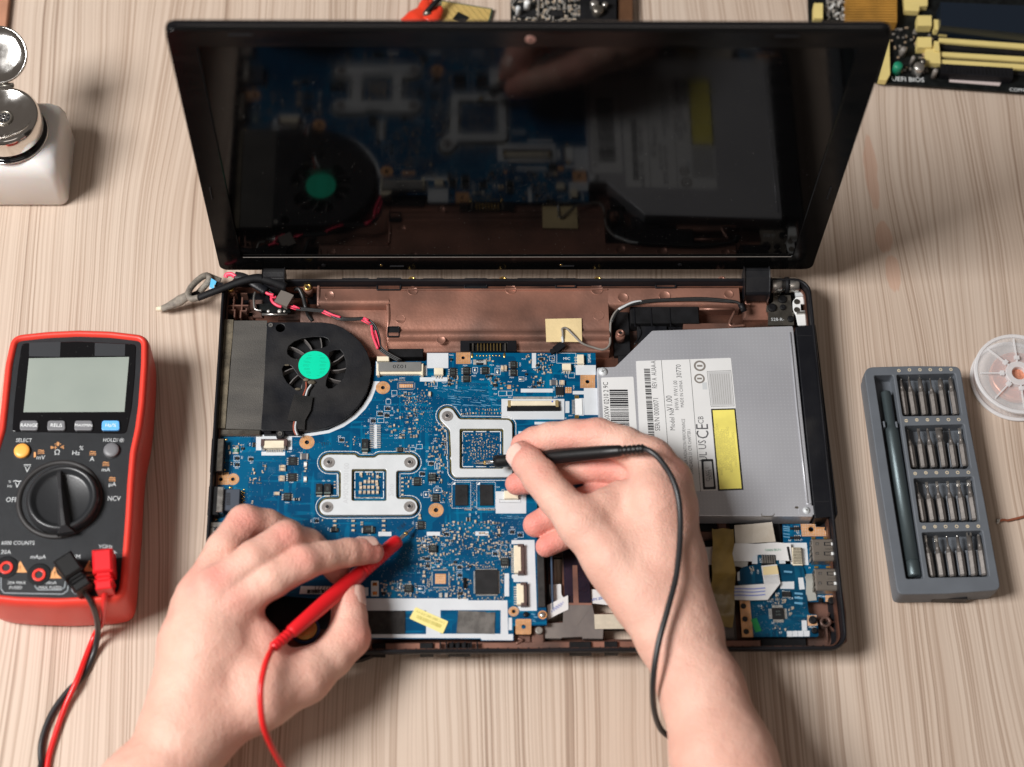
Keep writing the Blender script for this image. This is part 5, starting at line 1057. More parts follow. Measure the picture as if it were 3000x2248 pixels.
mb = MB(); mb.ribbon(pts('w', [(430, 520), (440, 640), (500, 720)], 9), 7, m_ffc, .3); mb.ribbon(pts('w', [(355, 800), (460, 745), (560, 700)], 12.5), 9, m_ffc, .3, (0, 1, 0)); mb.ribbon(pts('w', [(790, 640), (900, 650), (1400, 720)], 9), 9, m_ffc, .3, (0, 1, 0))
for i in range(3):
    for s in range(5): p = pt('w', 400+s*22+i*10, 770-s*14-i*18+20, 12.9); mb.text('E', p, 1.6, m_blueprint, .5, 12.95)
mb.text('AWM 20706', pt('w', 850, 665, 9.5), 2.4, m_blueprint, .2, 9.7); mb.build('flat_cable', lap)
mb = MB(); mb.ribbon(pts('w', [(822, 892), (1100, 890), (1500, 890)], 12.6), 9.2, m_beige, .3, (0, 1, 0)); 
mb.build('beige_cable', lap)
# ================================================================ right side of the case (interface boards, tapes)
mb = MB(); blk(mb, '8', 300, 140, 700, 1500, 6.6, 8, m_blackm); blk(mb, '8', 525, 130, 655, 420, 6.6, 9.5, m_copperd, 1); blk(mb, '8', 290, 270, 530, 360, 6.6, 9, m_copperd, .6); blk(mb, '8', 660, 150, 1210, 430, 6.6, 9, m_blackm); blk(mb, '8', 710, 390, 1110, 425, 8, 13, m_black)
blk(mb, '8', 430, 980, 745, 1400, 6.6, 11, m_greyplate, 2); blk(mb, '8', 900, 1370, 1460, 1470, 6.6, 11, m_blackm); mb.build('bay_floor', lap)
mb = MB(); a = pt('8', 1480, 980, 8); b_ = pt('8', 1890, 1480, 8)
mb.plate([(p[0], p[1]) for p in (pt('8', 1470, 950, 10), pt('8', 1840, 900, 10), pt('8', 1870, 1100, 10), pt('8', 1880, 1400, 10), pt('8', 1820, 1455, 10), pt('8', 1440, 1465, 10))], [], 6.6, 9, m_copper, .6)
c = pt('8', 1650, 1215, 14); mb.plate(circ(c[0], c[1], 3.4, 24), [circ(c[0], c[1], 1.9, 16)], 8, 16, m_copper, .4); mb.cyl(c, 1.9, 8, 12, m_inkhole, 12)
for x, y in ((1820, 1390), (1675, 1440), (1860, 1215), (1700, 1100), (1500, 1180)):
    p = pt('8', x, y, 9); v = Vector((p[0]-c[0], p[1]-c[1])); n_ = Vector((-v.y, v.x)).normalized()*.5; V = [(c[0]+v.x*.15-n_.x, c[1]+v.y*.15-n_.y, 8), (c[0]+v.x*.15+n_.x, c[1]+v.y*.15+n_.y, 8), (p[0]+n_.x, p[1]+n_.y, 8), (p[0]-n_.x, p[1]-n_.y, 8), (c[0]+v.x*.15-n_.x, c[1]+v.y*.15-n_.y, 15), (c[0]+v.x*.15+n_.x, c[1]+v.y*.15+n_.y, 15), (p[0]+n_.x, p[1]+n_.y, 9.3), (p[0]-n_.x, p[1]-n_.y, 9.3)]
    mb.add(V, [(4, 5, 6, 7), (0, 1, 5, 4), (1, 2, 6, 5), (2, 3, 7, 6), (3, 0, 4, 7)], m_copper)
mb.build('palm_rest_corner', lap)
# usb board
Z8 = 14
mb = MB(); mb.plate(P2('8', [(1207, 200), (1395, 195), (1500, 192), (1545, 205), (1555, 225), (1725, 230), (1732, 345), (1740, 590), (1752, 650), (1780, 900), (1800, 985), (1795, 1000), (1460, 1000), (1380, 600), (1220, 430)], Z8), [circ(*pt('8', 1502, 252, Z8)[:2], 1.6), circ(*pt('8', 1605, 985, Z8)[:2], 1.3)], Z8-1.2, Z8, m_pcb)
usb = mb.build('usb_board', lap)
mb = MB(); P = P2('8', [(1395, 196), (1540, 196), (1552, 228), (1725, 232), (1730, 322), (1408, 325)], Z8); c = pt('8', 1502, 252, Z8)
mb.plate(P, [circ(c[0], c[1], 1.6)], Z8+.02, Z8+.1, m_pad)
for i in range(19):
    for j in range(8):
        q = pt('8', 1412+i*17, 205+j*15.5, Z8)
        if (i < 9 or j > 2) and math.hypot(q[0]-c[0], q[1]-c[1]) > 2.2: mb.cyl(q, .2, Z8+.1, Z8+.18, m_print, 6)
P = P2('8', [(1650, 932), (1765, 932), (1778, 1000), (1652, 1000)], Z8); mb.prism(P, Z8+.02, Z8+.1, m_pad); dots(mb, P, 0, Z8+.1, m_print, .2, 1.0)
mb.build('copper_pad', usb)
mb = MB(); q = P2('8', [(1250, 392), (1458, 390), (1478, 620), (1300, 625)], Z8); mb.prism(q, Z8+.02, Z8+.06, m_silk)
for s, x, y, r in (('D1', 1370, 288, 0), ('D2', 1383, 318, 0), ('R4', 1283, 368, 0), ('C2', 1400, 362, .8), ('MCIOP', 1610, 945, -.1), ('M', 1487, 650, 0)): mb.text(s, pt('8', x, y, Z8), 1.5, m_print, r, Z8+.05)
for y in (225, 245, 265, 300, 330): p = pt('8', 1250, y, Z8); mb.box((p[0], p[1], Z8+.04), (4, .7, .04), m_faint, -.15)
mb.build('silkscreen_print', usb)
for x, y in ((1352, 247), (1354, 342)):
    a = pt('8', x, y, Z8); mb = MB(); mb.bbox(a, (3.6, 1.9), m_chip, 0, Z8+.1, Z8+1.1, .15)
    for i in (-1, 0, 1):
        for s_ in (-1, 1): mb.box((a[0]+i*1.1, a[1]+s_*1.4, Z8+.2), (.5, .9, .3), m_silver)
    mb.box((a[0]-3.2, a[1], Z8+.5), (1.7, 1.4, .9), m_chip); mb.build('chip', usb)
mb = MB(); blk(mb, '8', 1300, 435, 1420, 620, Z8, 16.5, m_cream); 
for i in range(11): p = pt('8', 1365, 448+i*15.5, 16.6); mb.box((p[0], p[1], 16.7), (5.6, .5, .4), m_steeld)
mb.box((*pt('8', 1275, 505, 16.5)[:2], 16), (1.2, 9, 2), m_black, .1); mb.build('ribbon_socket', usb)
for x0, y0, x1, y1 in ((1505, 348, 1782, 575), (1535, 655, 1815, 882)):
    mb = MB(); blk(mb, '8', x0, y0, x1, y1, Z8-1, 21, mat('usb_shell', (.34, .30, .26), .35, metal=.75, var=.08), .7)
    h_ = y1-y0
    for fy in (.23, .67):
        blk(mb, '8', x0+130, y0+h_*fy-18, x0+250, y0+h_*fy+20, 20.9, 21.08, m_inkhole, .03); blk(mb, '8', x0+145, y0+h_*fy-12, x0+215, y0+h_*fy+14, 21.0, 21.3, mat('usb_shell', (.34, .30, .26), .35, metal=.75), .1)
        blk(mb, '8', x0+205, y0+h_*fy-14, x0+232, y0+h_*fy+16, 21.1, 21.5, m_white2, .1); blk(mb, '8', x0+45, y0+h_*fy-14, x0+78, y0+h_*fy+12, 20.9, 21.1, m_inkhole, .02); blk(mb, '8', x0+50, y0+h_*fy-10, x0+74, y0+h_*fy+10, 21.0, 21.2, m_steel, .02)
    for i in range(4): blk(mb, '8', x0-6, y0+20+i*55, x0+8, y0+55+i*55, 15, 20.6, m_steeld, .1)
    mb.text('NOOOV', pt('8', x0+200, y0+h_*.46, 21), 1.8, m_steeld, math.pi, 21.08); mb.build('usb_port', usb)
mb = MB()
for x, y in ((1530, 338), (1655, 338), (1560, 603), (1680, 603), (1560, 640), (1680, 640), (1588, 908), (1712, 908)): blk(mb, '8', x-22, y-12, x+22, y+12, Z8, Z8+.6, m_gold, .3)
tag(mb.build('solder_joints', usb), kind='stuff')
for x, y, r in ((1665, 250, 1.5), (1715, 992, 2.3), (1600, 985, 1.5)):
    c = pt('8', x, y, Z8); mb = MB(); mb.lathe([(r, 0), (r, 1.0), (r*.75, 1.5), (r*.25, 1.2)], m_blackm, (c[0], c[1], Z8), 18); mb.build('case_screw', lap)
# touchpad / card board, stacked above
Z9 = 15.5
mb = MB()
brd = [(950, 512), (1168, 515), (1170, 610), (1390, 612), (1425, 650), (1440, 720), (1478, 1125), (1565, 1130), (1583, 1362), (900, 1362), (885, 1180), (870, 985), (765, 985), (740, 700), (800, 640), (950, 610)]
mb.plate(smoothpoly(P2('8', brd, Z9), 1.2, 2), [], Z9-1.2, Z9, m_pcb2); cb = mb.build('interface_board', lap)
mb = MB(); P = P2('8', [(765, 988), (870, 988), (905, 1365), (790, 1365)], Z9-.3); mb.prism(P, Z9-1.4, Z9+.05, m_pad)
for i in range(8):
    for j in range(30):
        q = pt('8', 775+i*13+j*.9, 997+j*12.6, Z9)
        if not any(math.hypot(ZM['8'][2]*0+(775+i*13+j*.9)-hx, (997+j*12.6)-hy) < 38 for hx, hy in ((803, 1045), (820, 1178), (833, 1308))): mb.cyl(q, .13, Z9+.05, Z9+.12, m_print, 5)
for hx, hy in ((803, 1045), (820, 1178), (833, 1308)): mb.cyl(pt('8', hx, hy, Z9), 1.75, Z9+.04, Z9+.09, m_inkhole, 18)
P = P2('8', [(1463, 1142), (1560, 1140), (1570, 1245), (1470, 1250)], Z9); mb.prism(P, Z9+.02, Z9+.1, m_pad); dots(mb, P, 0, Z9+.1, m_print, .2, 1.0); mb.build('copper_pad', cb)
mb = MB()
for P in ([(1252, 1303), (1488, 1300), (1488, 1358), (1256, 1362)], [(1405, 1192), (1458, 1192), (1462, 1298), (1410, 1300)], [(1370, 752), (1422, 750), (1438, 870), (1383, 874)], [(1182, 795), (1328, 790), (1330, 868), (1184, 866)], [(740, 700), (765, 685), (768, 782), (742, 784)]): mb.prism(P2('8', P, Z9), Z9+.02, Z9+.06, m_silk)
for P in ([(900, 535), (948, 512), (950, 608), (890, 608)], [(1172, 515), (1210, 525), (1238, 560), (1240, 606), (1175, 606)]): mb.prism(P2('8', P, Z9), Z9-.2, Z9+.06, m_silk)
for i, x in enumerate((1310, 1367, 1426)): blk(mb, '8', x-2, 1300, x+1, 1360, Z9+.05, Z9+.09, m_pcb2, .01)
for s, x, y, r in (('1', 1295, 1310, 0), ('2', 1350, 1308, 0), ('3', 1410, 1306, 0), ('4', 1468, 1306, 0), ('MOOL', 1520, 1265, -.1), ('C12', 1088, 975, 0), ('R12', 1072, 995, 0), ('C13', 1295, 965, 0), ('Y1', 1215, 888, 0), ('R15', 1155, 915, 0), ('C14', 975, 1045, 0), ('D2', 1375, 955, 0), ('JCR1', 980, 570, 1.57), ('C8', 890, 700, 1.57), ('C20', 955, 690, 1.57), ('C7', 1187, 1320, 0), ('U1', 1110, 1220, 0), ('1', 1145, 565, 0)): mb.text(s, pt('8', x, y, Z9), 1.6, m_print, r, Z9+.05)
for y in (690, 915, 960, 1015): p = pt('8', 1375 if y > 700 else 1265, y, Z9); mb.box((p[0], p[1], Z9+.04), (5, 1.2, .04), m_faint, -.1)
mb.build('silkscreen_print', cb)
c = pt('8', 1163, 1118, Z9+1.4); mb = MB(); mb.bbox(c, (7.2, 7.0), m_chip, 0, Z9+.1, Z9+1.4, .2)
for s_ in (-1, 1):
    for i in range(12): t = -3.2+6.4*(i+.5)/12; mb.box((c[0]+s_*4.5, c[1]+t, Z9+.3), (1.9, .3, .3), m_silver); mb.box((c[0]+t, c[1]+s_*4.5, Z9+.3), (.3, 1.9, .3), m_silver)
mb.text('RTS', (c[0], c[1]+1), 1.5, m_chipt, 0, Z9+1.42); mb.text('5159', (c[0], c[1]-1), 1.5, m_chipt, 0, Z9+1.42); mb.build('controller_chip', cb)
c = pt('8', 1248, 920, Z9+1); mb = MB(); mb.bbox(c, (5.2, 3.0), m_chip, 0, Z9+.1, Z9+1.2, .2)
for s_ in (-1, 1):
    for i in range(6): mb.box((c[0]-2.1+i*.84, c[1]+s_*1.8, Z9+.25), (.35, .8, .3), m_silver)
mb.build('chip', cb)
mb = MB(); rs = random.Random(9)
for i in range(64):
    k_ = rs.choice([(1100, 970, 1250, 1030), (1110, 1240, 1240, 1310), (970, 1040, 1050, 1090), (1270, 1050, 1330, 1150), (870, 640, 910, 690), (1140, 930, 1160, 980)])
    mlcc(mb, pt('8', rs.uniform(k_[0], k_[2]), rs.uniform(k_[1], k_[3]), Z9), 1.1, .6, rs.choice([0, 1.57]), rs.choice([m_cap, m_chip]), .5, Z9)
for i in range(160): mb.cyl(pt('8', rs.uniform(900, 1450), rs.uniform(1000, 1340), Z9), .12, Z9, Z9+.06, m_silver, 5)
tag(mb.build('surface_mount_parts', cb), kind='stuff')
mb = MB()
for i in range(6): p = pt('8', 1003+i*24, 563, Z9+1.4); mb.box((p[0], p[1], Z9+.9), (.9, 6.2, 1.1), m_steel)
blk(mb, '8', 990, 600, 1132, 632, Z9, Z9+1.8, m_black, .3); mb.build('ribbon_socket', cb)
mb = MB(); mb.prism(P2('8', [(880, 1185), (940, 1165), (992, 1300), (930, 1318)], Z9+.2), Z9+.1, Z9+.3, mat('green_tape', (.01, .26, .07), .5, var=.2)); mb.build('green_tape', cb)
for x, y, r in ((1520, 1192, 2.5), (1537, 1302, 1.9)):
    c = pt('8', x, y, Z9); mb = MB(); mb.lathe([(r, 0), (r, 1.1), (r*.7, 1.6), (r*.25, 1.2)], m_blackm, (c[0], c[1], Z9+.1), 18); mb.build('case_screw', lap)
# ribbons
mb = MB(); zq = 17
V = [pt('8', 988, 628, 17.3), pt('8', 1150, 612, 17.3), pt('8', 1186, 812, 17.6), pt('8', 1018, 815, 17.6)]
mb.add([(p[0], p[1], p[2]) for p in V]+[(p[0], p[1], p[2]-.3) for p in V], [(0, 3, 2, 1), (4, 5, 6, 7), (0, 1, 5, 4), (1, 2, 6, 5), (2, 3, 7, 6), (3, 0, 4, 7)], m_ffc)
V = [pt('8', 1003, 640, 17.45), pt('8', 1152, 625, 17.45), pt('8', 1170, 712, 17.6), pt('8', 1010, 725, 17.6)]; mb.add(V, [(0, 3, 2, 1)], mat('cream_film', (.72, .58, .32), .45))
for i in range(9): a = Vector(pt('8', 1022+i*17, 726-i*.5, 17.75)); b = Vector(pt('8', 1030+i*17, 812, 17.8)); mb.tube([a, b], .12, m_greyp, 4, 1)
V = [pt('8', 1186, 810, 17.9), pt('8', 1055, 980, 17.9), pt('8', 900, 985, 17.9), pt('8', 720, 978, 17.5), pt('8', 560, 980, 14), pt('8', 200, 985, 12), pt('8', 200, 830, 12), pt('8', 560, 828, 14), pt('8', 720, 835, 17.5), pt('8', 960, 818, 17.9)]
mb.add(V+[(p[0], p[1], p[2]-.3) for p in V], [(0, 9, 2, 1), (9, 8, 3, 2), (8, 7, 4, 3), (7, 6, 5, 4), (1, 2, 12, 11), (2, 3, 13, 12), (3, 4, 14, 13), (0, 1, 11, 10)], m_ffc)
for dy in (-38, -5, 30):
    mb.ribbon(pts('8', [(640, 905+dy, ), (760, 902+dy), (900, 905+dy), (1030, 895+dy)], 18.1), .75, mat('stripe_blue', (.22, .26, .55), .5), .05, (0, 1, 0))
mb.build('flat_cable', lap, label='lower white flat cable with blue stripes folded under the circuit board')
mb = MB()
mb.ribbon([pt('8', 150, 530, 12), pt('8', 400, 530, 13), pt('8', 580, 510, 15.5), pt('8', 720, 490, 15.5), pt('8', 960, 492, 14.6), pt('8', 1130, 480, 15.2), pt('8', 1300, 490, 16.4)], 11.5, m_ffc, .3, (0, 1, 0), 6)
mb.ribbon([pt('8', 560, 545, 15), pt('8', 720, 560, 14.9), pt('8', 850, 590, 14.4)], 9, mat('ffc_darker_grey', (.40, .39, .36), .5), .3, (.15, 1, 0), 6)  # second cable strip, darker grey than the white one
mb.text('HAN BUNG-SHI', pt('8', 1160, 460, 16.5), 2.2, mat('green_print', (.2, .4, .3), .5), .02, 15.9)
mb.tube(pts('8', [(330, 440), (380, 500), (330, 560)], 13.6), .15, m_greyw, 4); mb.tube(pts('8', [(385, 440), (335, 520)], 13.6), .15, m_greyw, 4)
mb.build('flat_cable', lap, label='upper white flat cable passing under the brown tape')
mb = MB(); mb.ribbon([pt('8', 1470, 700, 13), pt('8', 1500, 780, 16.5), pt('8', 1500, 900, 15.5), pt('8', 1510, 990, 14.4)], 6.0, mat('ffc_grey', (.34, .34, .31), .5), .3, (1, .08, 0)); mb.build('flat_cable', lap, label='short grey flat cable beside the usb ports')
mb = MB()  # brown tape, uneven
cl = [(590, 245, 14.8), (600, 400, 17.2), (585, 500, 18.6), (592, 600, 17.4), (605, 700, 16), (600, 780, 18.4), (580, 900, 20.2), (580, 1020, 17.4), (590, 1140, 13.4), (600, 1262, 12.5)]
hw = [112, 112, 105, 118, 122, 120, 128, 135, 118, 92]
mb.grid(lambda u, v: (lambda i, f: (lambda a, b, h1, h2: pt('8', (a[0]+(b[0]-a[0])*f)+(v*2-1)*(h1+(h2-h1)*f), a[1]+(b[1]-a[1])*f+(6*math.sin(v*9) if i in (0, 8) else 0), a[2]+(b[2]-a[2])*f+.25*math.sin(v*11+u*17)))(cl[i], cl[i+1], hw[i], hw[i+1]))(min(8, int(u*9)), u*9-min(8, int(u*9))), 37, 9, m_tape)
mb.build('brown_tape', lap)
mb = MB()
cl = [pt('8', x, y, z) for x, y, z in ((710, 208, 14.6), (900, 195, 14), (1100, 175, 15.4), (1138, 380, 14.8), (900, 392, 13.6), (722, 408, 14.4))]
mb.add(cl+[(p[0], p[1], p[2]-.3) for p in cl], [(0, 5, 4, 1), (1, 4, 3, 2), (0, 6, 11, 5), (5, 11, 10, 4), (4, 10, 9, 3), (3, 9, 8, 2), (2, 8, 7, 1), (1, 7, 6, 0)], mat('old_white_tape', (.60, .55, .48), .55, col2=(.50, .44, .36), vscale=70, bump=.3)); mb.build('white_tape', lap)
# tape with wire on the battery compartment
mb = MB(); mb.prism(P2('b', [(572, 356), (776, 352), (779, 470), (779, 486), (680, 484), (578, 486)], 20.6), 20.3, 20.75, m_masking); mb.build('paper_tape', lap)
mb = MB(); mb.tube([pt('b', 672, 488, 20.9), pt('b', 670, 430, 22), pt('b', 668, 412, 22.4), pt('b', 690, 408, 22.2), pt('b', 730, 445, 21.8), pt('b', 780, 492, 20.5), pt('b', 840, 515, 18.8), pt('b', 900, 528, 18.5), pt('b', 935, 500, 18.5), pt('b', 938, 440, 18.5), pt('b', 945, 360, 20), pt('b', 985, 300, 21), pt('b', 1060, 265, 21.4), pt('b', 1115, 256, 21.5)], .75, m_greyw, 8)
mb.tube([pt('b', 672, 488, 20.9), pt('b', 668, 455, 21.8)], .75, m_greyp, 8, 1); mb.tube([pt('b', 985, 302, 21.2), pt('b', 1060, 265, 21.6), pt('b', 1115, 256, 21.7)], .9, m_greyp, 8)
mb.tube([pt('b', 945, 375, 19.8), pt('b', 990, 305, 20.8), pt('b', 1115, 258, 21.5), pt('b', 1260, 246, 21.6), pt('b', 1450, 240, 21.4), pt('b', 1600, 252, 21.4), pt('b', 1665, 268, 21.2), pt('b', 1685, 310, 20)], 1.0, m_wire, 8)
mb.tube([pt('b', 1060, 275, 21), pt('b', 1200, 255, 21.2), pt('b', 1450, 250, 21.2), pt('b', 1640, 262, 21)], .8, m_wire, 8)
mb.tube([pt('b', 1672, 270, 21.2), pt('b', 1695, 315, 19)], 2.0, m_black, 10, 1); p = pt('b', 650, 515, 19); mb.box((p[0], p[1], 18.5), (7, 4.5, 3.5), m_black, .7); mb.box((p[0]-3.5, p[1]-2.5, 18), (4, 3, 3), m_blackm, .3)
mb.build('antenna_cable', lap)
# fan/inverter wire harness
mb = MB()
H = [pt('g', 1280, 560, 24), pt('g', 1440, 640, 23.5), pt('g', 1520, 690, 23), pt('g', 1480, 780, 22), pt('g', 1620, 880, 21), pt('g', 1720, 860, 23), pt('g', 1830, 850, 22)]
H = [pt('a', 700, 175, 27), pt('a', 790, 215, 26), pt('a', 850, 262, 25), pt('a', 905, 300, 24), pt('a', 930, 330, 22.5), pt('a', 960, 372, 21.5), pt('a', 1030, 378, 22), pt('a', 1100, 402, 22.5), pt('a', 1200, 412, 22.5), pt('a', 1300, 424, 22.5), pt('a', 1370, 455, 22.5), pt('a', 1430, 480, 23), pt('a', 1520, 483, 23), pt('a', 1600, 482, 23), pt('a', 1660, 515, 23), pt('a', 1695, 570, 22.5), pt('a', 1715, 640, 22), pt('a', 1725, 700, 21.5), pt('a', 1780, 745, 21), pt('a', 1880, 800, 20.5)]
def offp(L, dx, dy, dz): return [(p[0]+dx, p[1]+dy, p[2]+dz) for p in L]
for dx, dy, dz, m in ((0, 0, 0, m_wire), (.9, .6, 0, m_wire), (-.6, -.8, .1, m_wire), (.3, 1.1, -.4, m_wire)): mb.tube(offp(H, dx, dy, dz), .55, m, 7)
for a, b in ((3, 5), (6, 8), (9, 11), (13, 15), (15, 18)):
    seg = H[a:b]
    if len(seg) >= 2: mb.tube(offp(seg, -.3, -.2, .7), .5, m_pink, 7); mb.tube(offp(seg, -1.3, -.9, .2), .45, m_pink, 7)
mb.tube(pts('a', [(838, 265), (870, 288), (915, 300)], 25.8), 1.0, m_pink, 8); mb.tube(pts('a', [(935, 312), (898, 322), (910, 355), (945, 380), (975, 390)], 24), .9, m_pink, 8); mb.tube(pts('a', [(1300, 420), (1360, 448), (1425, 468)], 24), .75, m_pink, 7); mb.tube(pts('a', [(1600, 475), (1640, 490)], 24), .9, m_pink, 7); mb.tube(pts('a', [(1662, 530), (1672, 610), (1710, 710)], 23.4), .85, m_pink, 7)
mb.tube(pts('a', [(1065, 380), (1115, 402)], 23.3), .6, m_pink, 7, 1)
mb.tube([pt('a', 620, 150, 27.5), pt('a', 690, 165, 27.5), pt('a', 790, 225, 27), pt('a', 858, 270, 26)], 3.0, m_dust, 12, flat=.5)
mb.tube([pt('a', 550, 165, 26), pt('a', 556, 145, 27), pt('a', 590, 140, 28), pt('a', 625, 160, 28)], 1.5, m_pink, 10, flat=.5)
mb.tube([pt('a', 1075, 258, 19), pt('a', 1110, 255, 20.5), pt('a', 1140, 320, 19.5), pt('a', 1160, 400, 19), pt('a', 1180, 455, 15), pt('a', 1210, 495, 13)], 1.3, m_wire, 8)
u = pt('a', 995, 330, 25); mb.box((u[0], u[1], 24.2), (9, 9.5, 4), mat('grey_clamp', (.14, .12, .105), .5), -.45); 
mb.build('wire_harness', lap)
mb = MB()   # display cable hanging out at the left
D = [pt('a', 1010, 240, 27), pt('a', 900, 195, 29), pt('a', 800, 170, 30), pt('a', 700, 185, 30), pt('a', 620, 210, 29), pt('a', 520, 250, 27.5), pt('a', 440, 280, 26), pt('a', 340, 320, 23)]
mb.tube(D, 3.0, m_blackm, 14, radii=[2.9, 3.2, 3.0, 2.7, 2.5, 2.4, 2.4, 2.3], flat=.8)
m_braid = mat('grey_braid', (.26, .23, .19), .6, col2=(.15, .13, .11), vscale=300, bump=.8, bscale=1800)
mb.tube([pt('a', 345, 318, 23), pt('a', 290, 328, 21), pt('a', 262, 300, 20), pt('a', 285, 240, 18), pt('a', 350, 175, 16), pt('a', 400, 150, 15), pt('a', 425, 175, 14.5), pt('a', 395, 225, 13.5), pt('a', 340, 285, 12)], 2.1, m_braid, 12)
mb.tube([pt('a', 268, 300, 17), pt('a', 200, 340, 12), pt('a', 110, 385, 8), pt('a', 68, 402, 6)], 3, m_braid, 12, radii=[3, 3.8, 2.6, 2.4], flat=.7); mb.tube([pt('a', 70, 400, 6), pt('a', 28, 405, 4)], 1.8, m_cream, 8, 1)
mb.tube([pt('a', 340, 290, 12), pt('a', 290, 310, 14)], 2.4, m_blackm, 10, 1)
mb.tube([pt('a', 395, 148, 14), pt('a', 450, 170, 12), pt('a', 510, 195, 10)], 2.6, m_braid, 10, flat=.4)
mb.prism(P2('a', [(438, 165), (478, 190), (458, 245), (425, 230)], 18), 15.5, 17.2, mat('light_blue_tab', (.12, .50, .80), .4)); mb.prism(P2('a', [(430, 205), (462, 235), (445, 262), (418, 240)], 17.5), 14.5, 16, m_alu); mb.prism(P2('a', [(478, 195), (530, 205), (530, 250), (470, 235)], 16), 14, 16, m_black)
mb.tube(pts('a', [(462, 232), (465, 232)], 17.5), 1.2, m_alu, 10, 1)
mb.build('display_cable', lap)

mb = MB(); mb.prism([q[:2] for q in (pt('P', 900, 1900, 8), pt('P', 1122, 1908, 8), pt('P', 1060, 1932, 8), pt('P', 900, 1960, 8))], 3, 8, m_black); mb.build('rubber_flap', lap)
# ================================================================ MULTIMETER
met = tag(empty('multimeter', pt('1', 330, 850, 0)), 'red and black digital multimeter with a blank grey display and a round dial', 'multimeter')
face = [(92, 178), (250, 161), (400, 154), (560, 159), (722, 178), (720, 300), (706, 500), (690, 620), (664, 740), (650, 900), (640, 1080), (627, 1250), (614, 1400), (602, 1462), (520, 1478), (300, 1488), (100, 1482), (0, 1472), (-70, 1455), (-92, 1300), (-80, 1100), (-52, 950), (-25, 820), (5, 720), (32, 630), (46, 500), (66, 300)]
fp = smoothpoly(P2('1', face, 43), 3, 4)
if sum(fp[i][0]*fp[(i+1) % len(fp)][1]-fp[(i+1) % len(fp)][0]*fp[i][1] for i in range(len(fp))) < 0: fp = fp[::-1]
fp = smoothpoly(fp, 2, 2)
mb = MB(); lv = [(0.3, 1.0), (0.6, 2.5), (4, 3.6), (14, 4.4), (30, 5.0), (38, 5.2), (42, 4.9), (44.2, 4.1), (45.4, 2.9), (45.6, 2.0), (45.0, .9), (43.2, .1)]
V = []; n = len(fp)
for z, d in lv:
    for p in offs(fp, d): V.append((p[0], p[1], z))
F = [(k*n+i, k*n+(i+1) % n, (k+1)*n+(i+1) % n, (k+1)*n+i) for k in range(len(lv)-1) for i in range(n)]; F.append(tuple(range(n-1, -1, -1)))
mb.add(V, F, m_redr, True); mb.build('holster', met)
mb = MB(); mb.plate(offs(fp, .2), [], 38, 43.3, m_meter); 
fc = mb.build('front_panel', met)
def m1(L, z): return P2('1', L, z)
mb = MB(); mb.plate(smoothpoly(m1([(112, 186), (400, 176), (695, 190), (690, 330), (672, 520), (645, 648), (350, 642), (62, 638), (72, 500), (92, 320)], 43.5), 2.5, 4), [], 42.8, 43.75, m_blackg, .25); win = mb.build('display_window', met)
mb = MB(); mb.prism(m1([(148, 262), (660, 255), (636, 536), (120, 538)], 43.8), 43.76, 43.86, m_lcd); mb.build('display', win)
m_st = mat('dark_sticker', (.018, .02, .024), .55)
for L in ([(150, 182), (310, 178), (306, 255), (148, 252)], [(485, 183), (640, 190), (638, 250), (484, 250)]): mb = MB(); mb.prism(m1(L, 43.8), 43.76, 43.84, m_st); mb.build('dark_sticker', win)
mb = MB(); rs = random.Random(8); m_scr = mat('scratch', (.35, .36, .34), .6)
for i in range(46):
    p = pt('1', rs.uniform(80, 680), rs.uniform(190, 640), 43.9); mb.box((p[0], p[1], 43.885), (rs.choice([.15, .2, .3, 1.6 if i % 7 == 0 else .2]), .1, .03), m_scr, rs.uniform(0, 3))
tag(mb.build('scratches', win), kind='stuff')
for x, s, m in ((148, 'RANGE', m_grey), (288, 'REL\u0394', m_grey), (427, 'MAXMIN', m_grey), (566, 'Hz/%', m_blueb)):
    mb = MB(); mb.plate(smoothpoly(m1([(x-44, 580), (x+44, 580), (x+46, 630), (x-48, 630)], 45), 1.6, 4), [], 43, 45.3, m, .5); mb.text(s, pt('1', x, 605, 45.3), 3.2 if len(s) < 6 else 2.7, m_print, -.02, 45.34); mb.build('button', met)
for x, y, m in ((113, 737, m_orange), (570, 733, m_grey)):
    c = pt('1', x, y, 44); mb = MB(); mb.lathe([(5.5, 0), (5.5, .5), (5.0, .6)], m_meter, (c[0], c[1], 43), 32); mb.lathe([(4.7, 0), (4.7, 2.0), (4.3, 2.6), (2.5, 2.9)], m, (c[0], c[1], 43), 32); mb.build('button', met)
# dial
c = pt('1', 303, 982, 43.5); mb = MB(); mb.lathe([(25.6, 0), (25.2, 1.2), (24, 1.8), (22.5, 1.2), (22.2, -.2)], mat('dial_collar', (.022, .020, .020), .55, bump=.2, bscale=1500), (c[0], c[1], 43.1), 72); mb.build('dial_collar', met)
c = pt('1', 314, 968, 52); mb = MB(); mb.lathe([(21.6, 0), (21.6, 3), (21.0, 6.4), (20.0, 8.0), (18.8, 8.4), (17.6, 7.6), (16.5, 5.2), (15, 4.6)], mat('dial_plastic', (.02, .021, .023), .32, bump=.1, bscale=1500), (c[0], c[1], 43.2), 72); dial = mb.build('dial', met)
mb = MB(); dk = mat('dial_grip', (.03, .03, .032), .35)
a = Vector(pt('1', 296, 800, 52)); b = Vector(pt('1', 332, 1150, 52)); d = (b-a); sd = Vector((-d.y, d.x, 0)).normalized()
V = []; secs = [(0, 1.2, 1.0, 0), (.15, 1.5, 1.2, 6.5), (.4, 2.6, .9, 8.8), (.7, 4.0, .9, 9.5), (.93, 5.2, 1.2, 9.0), (1.0, 5.4, 4.6, 5.0)]
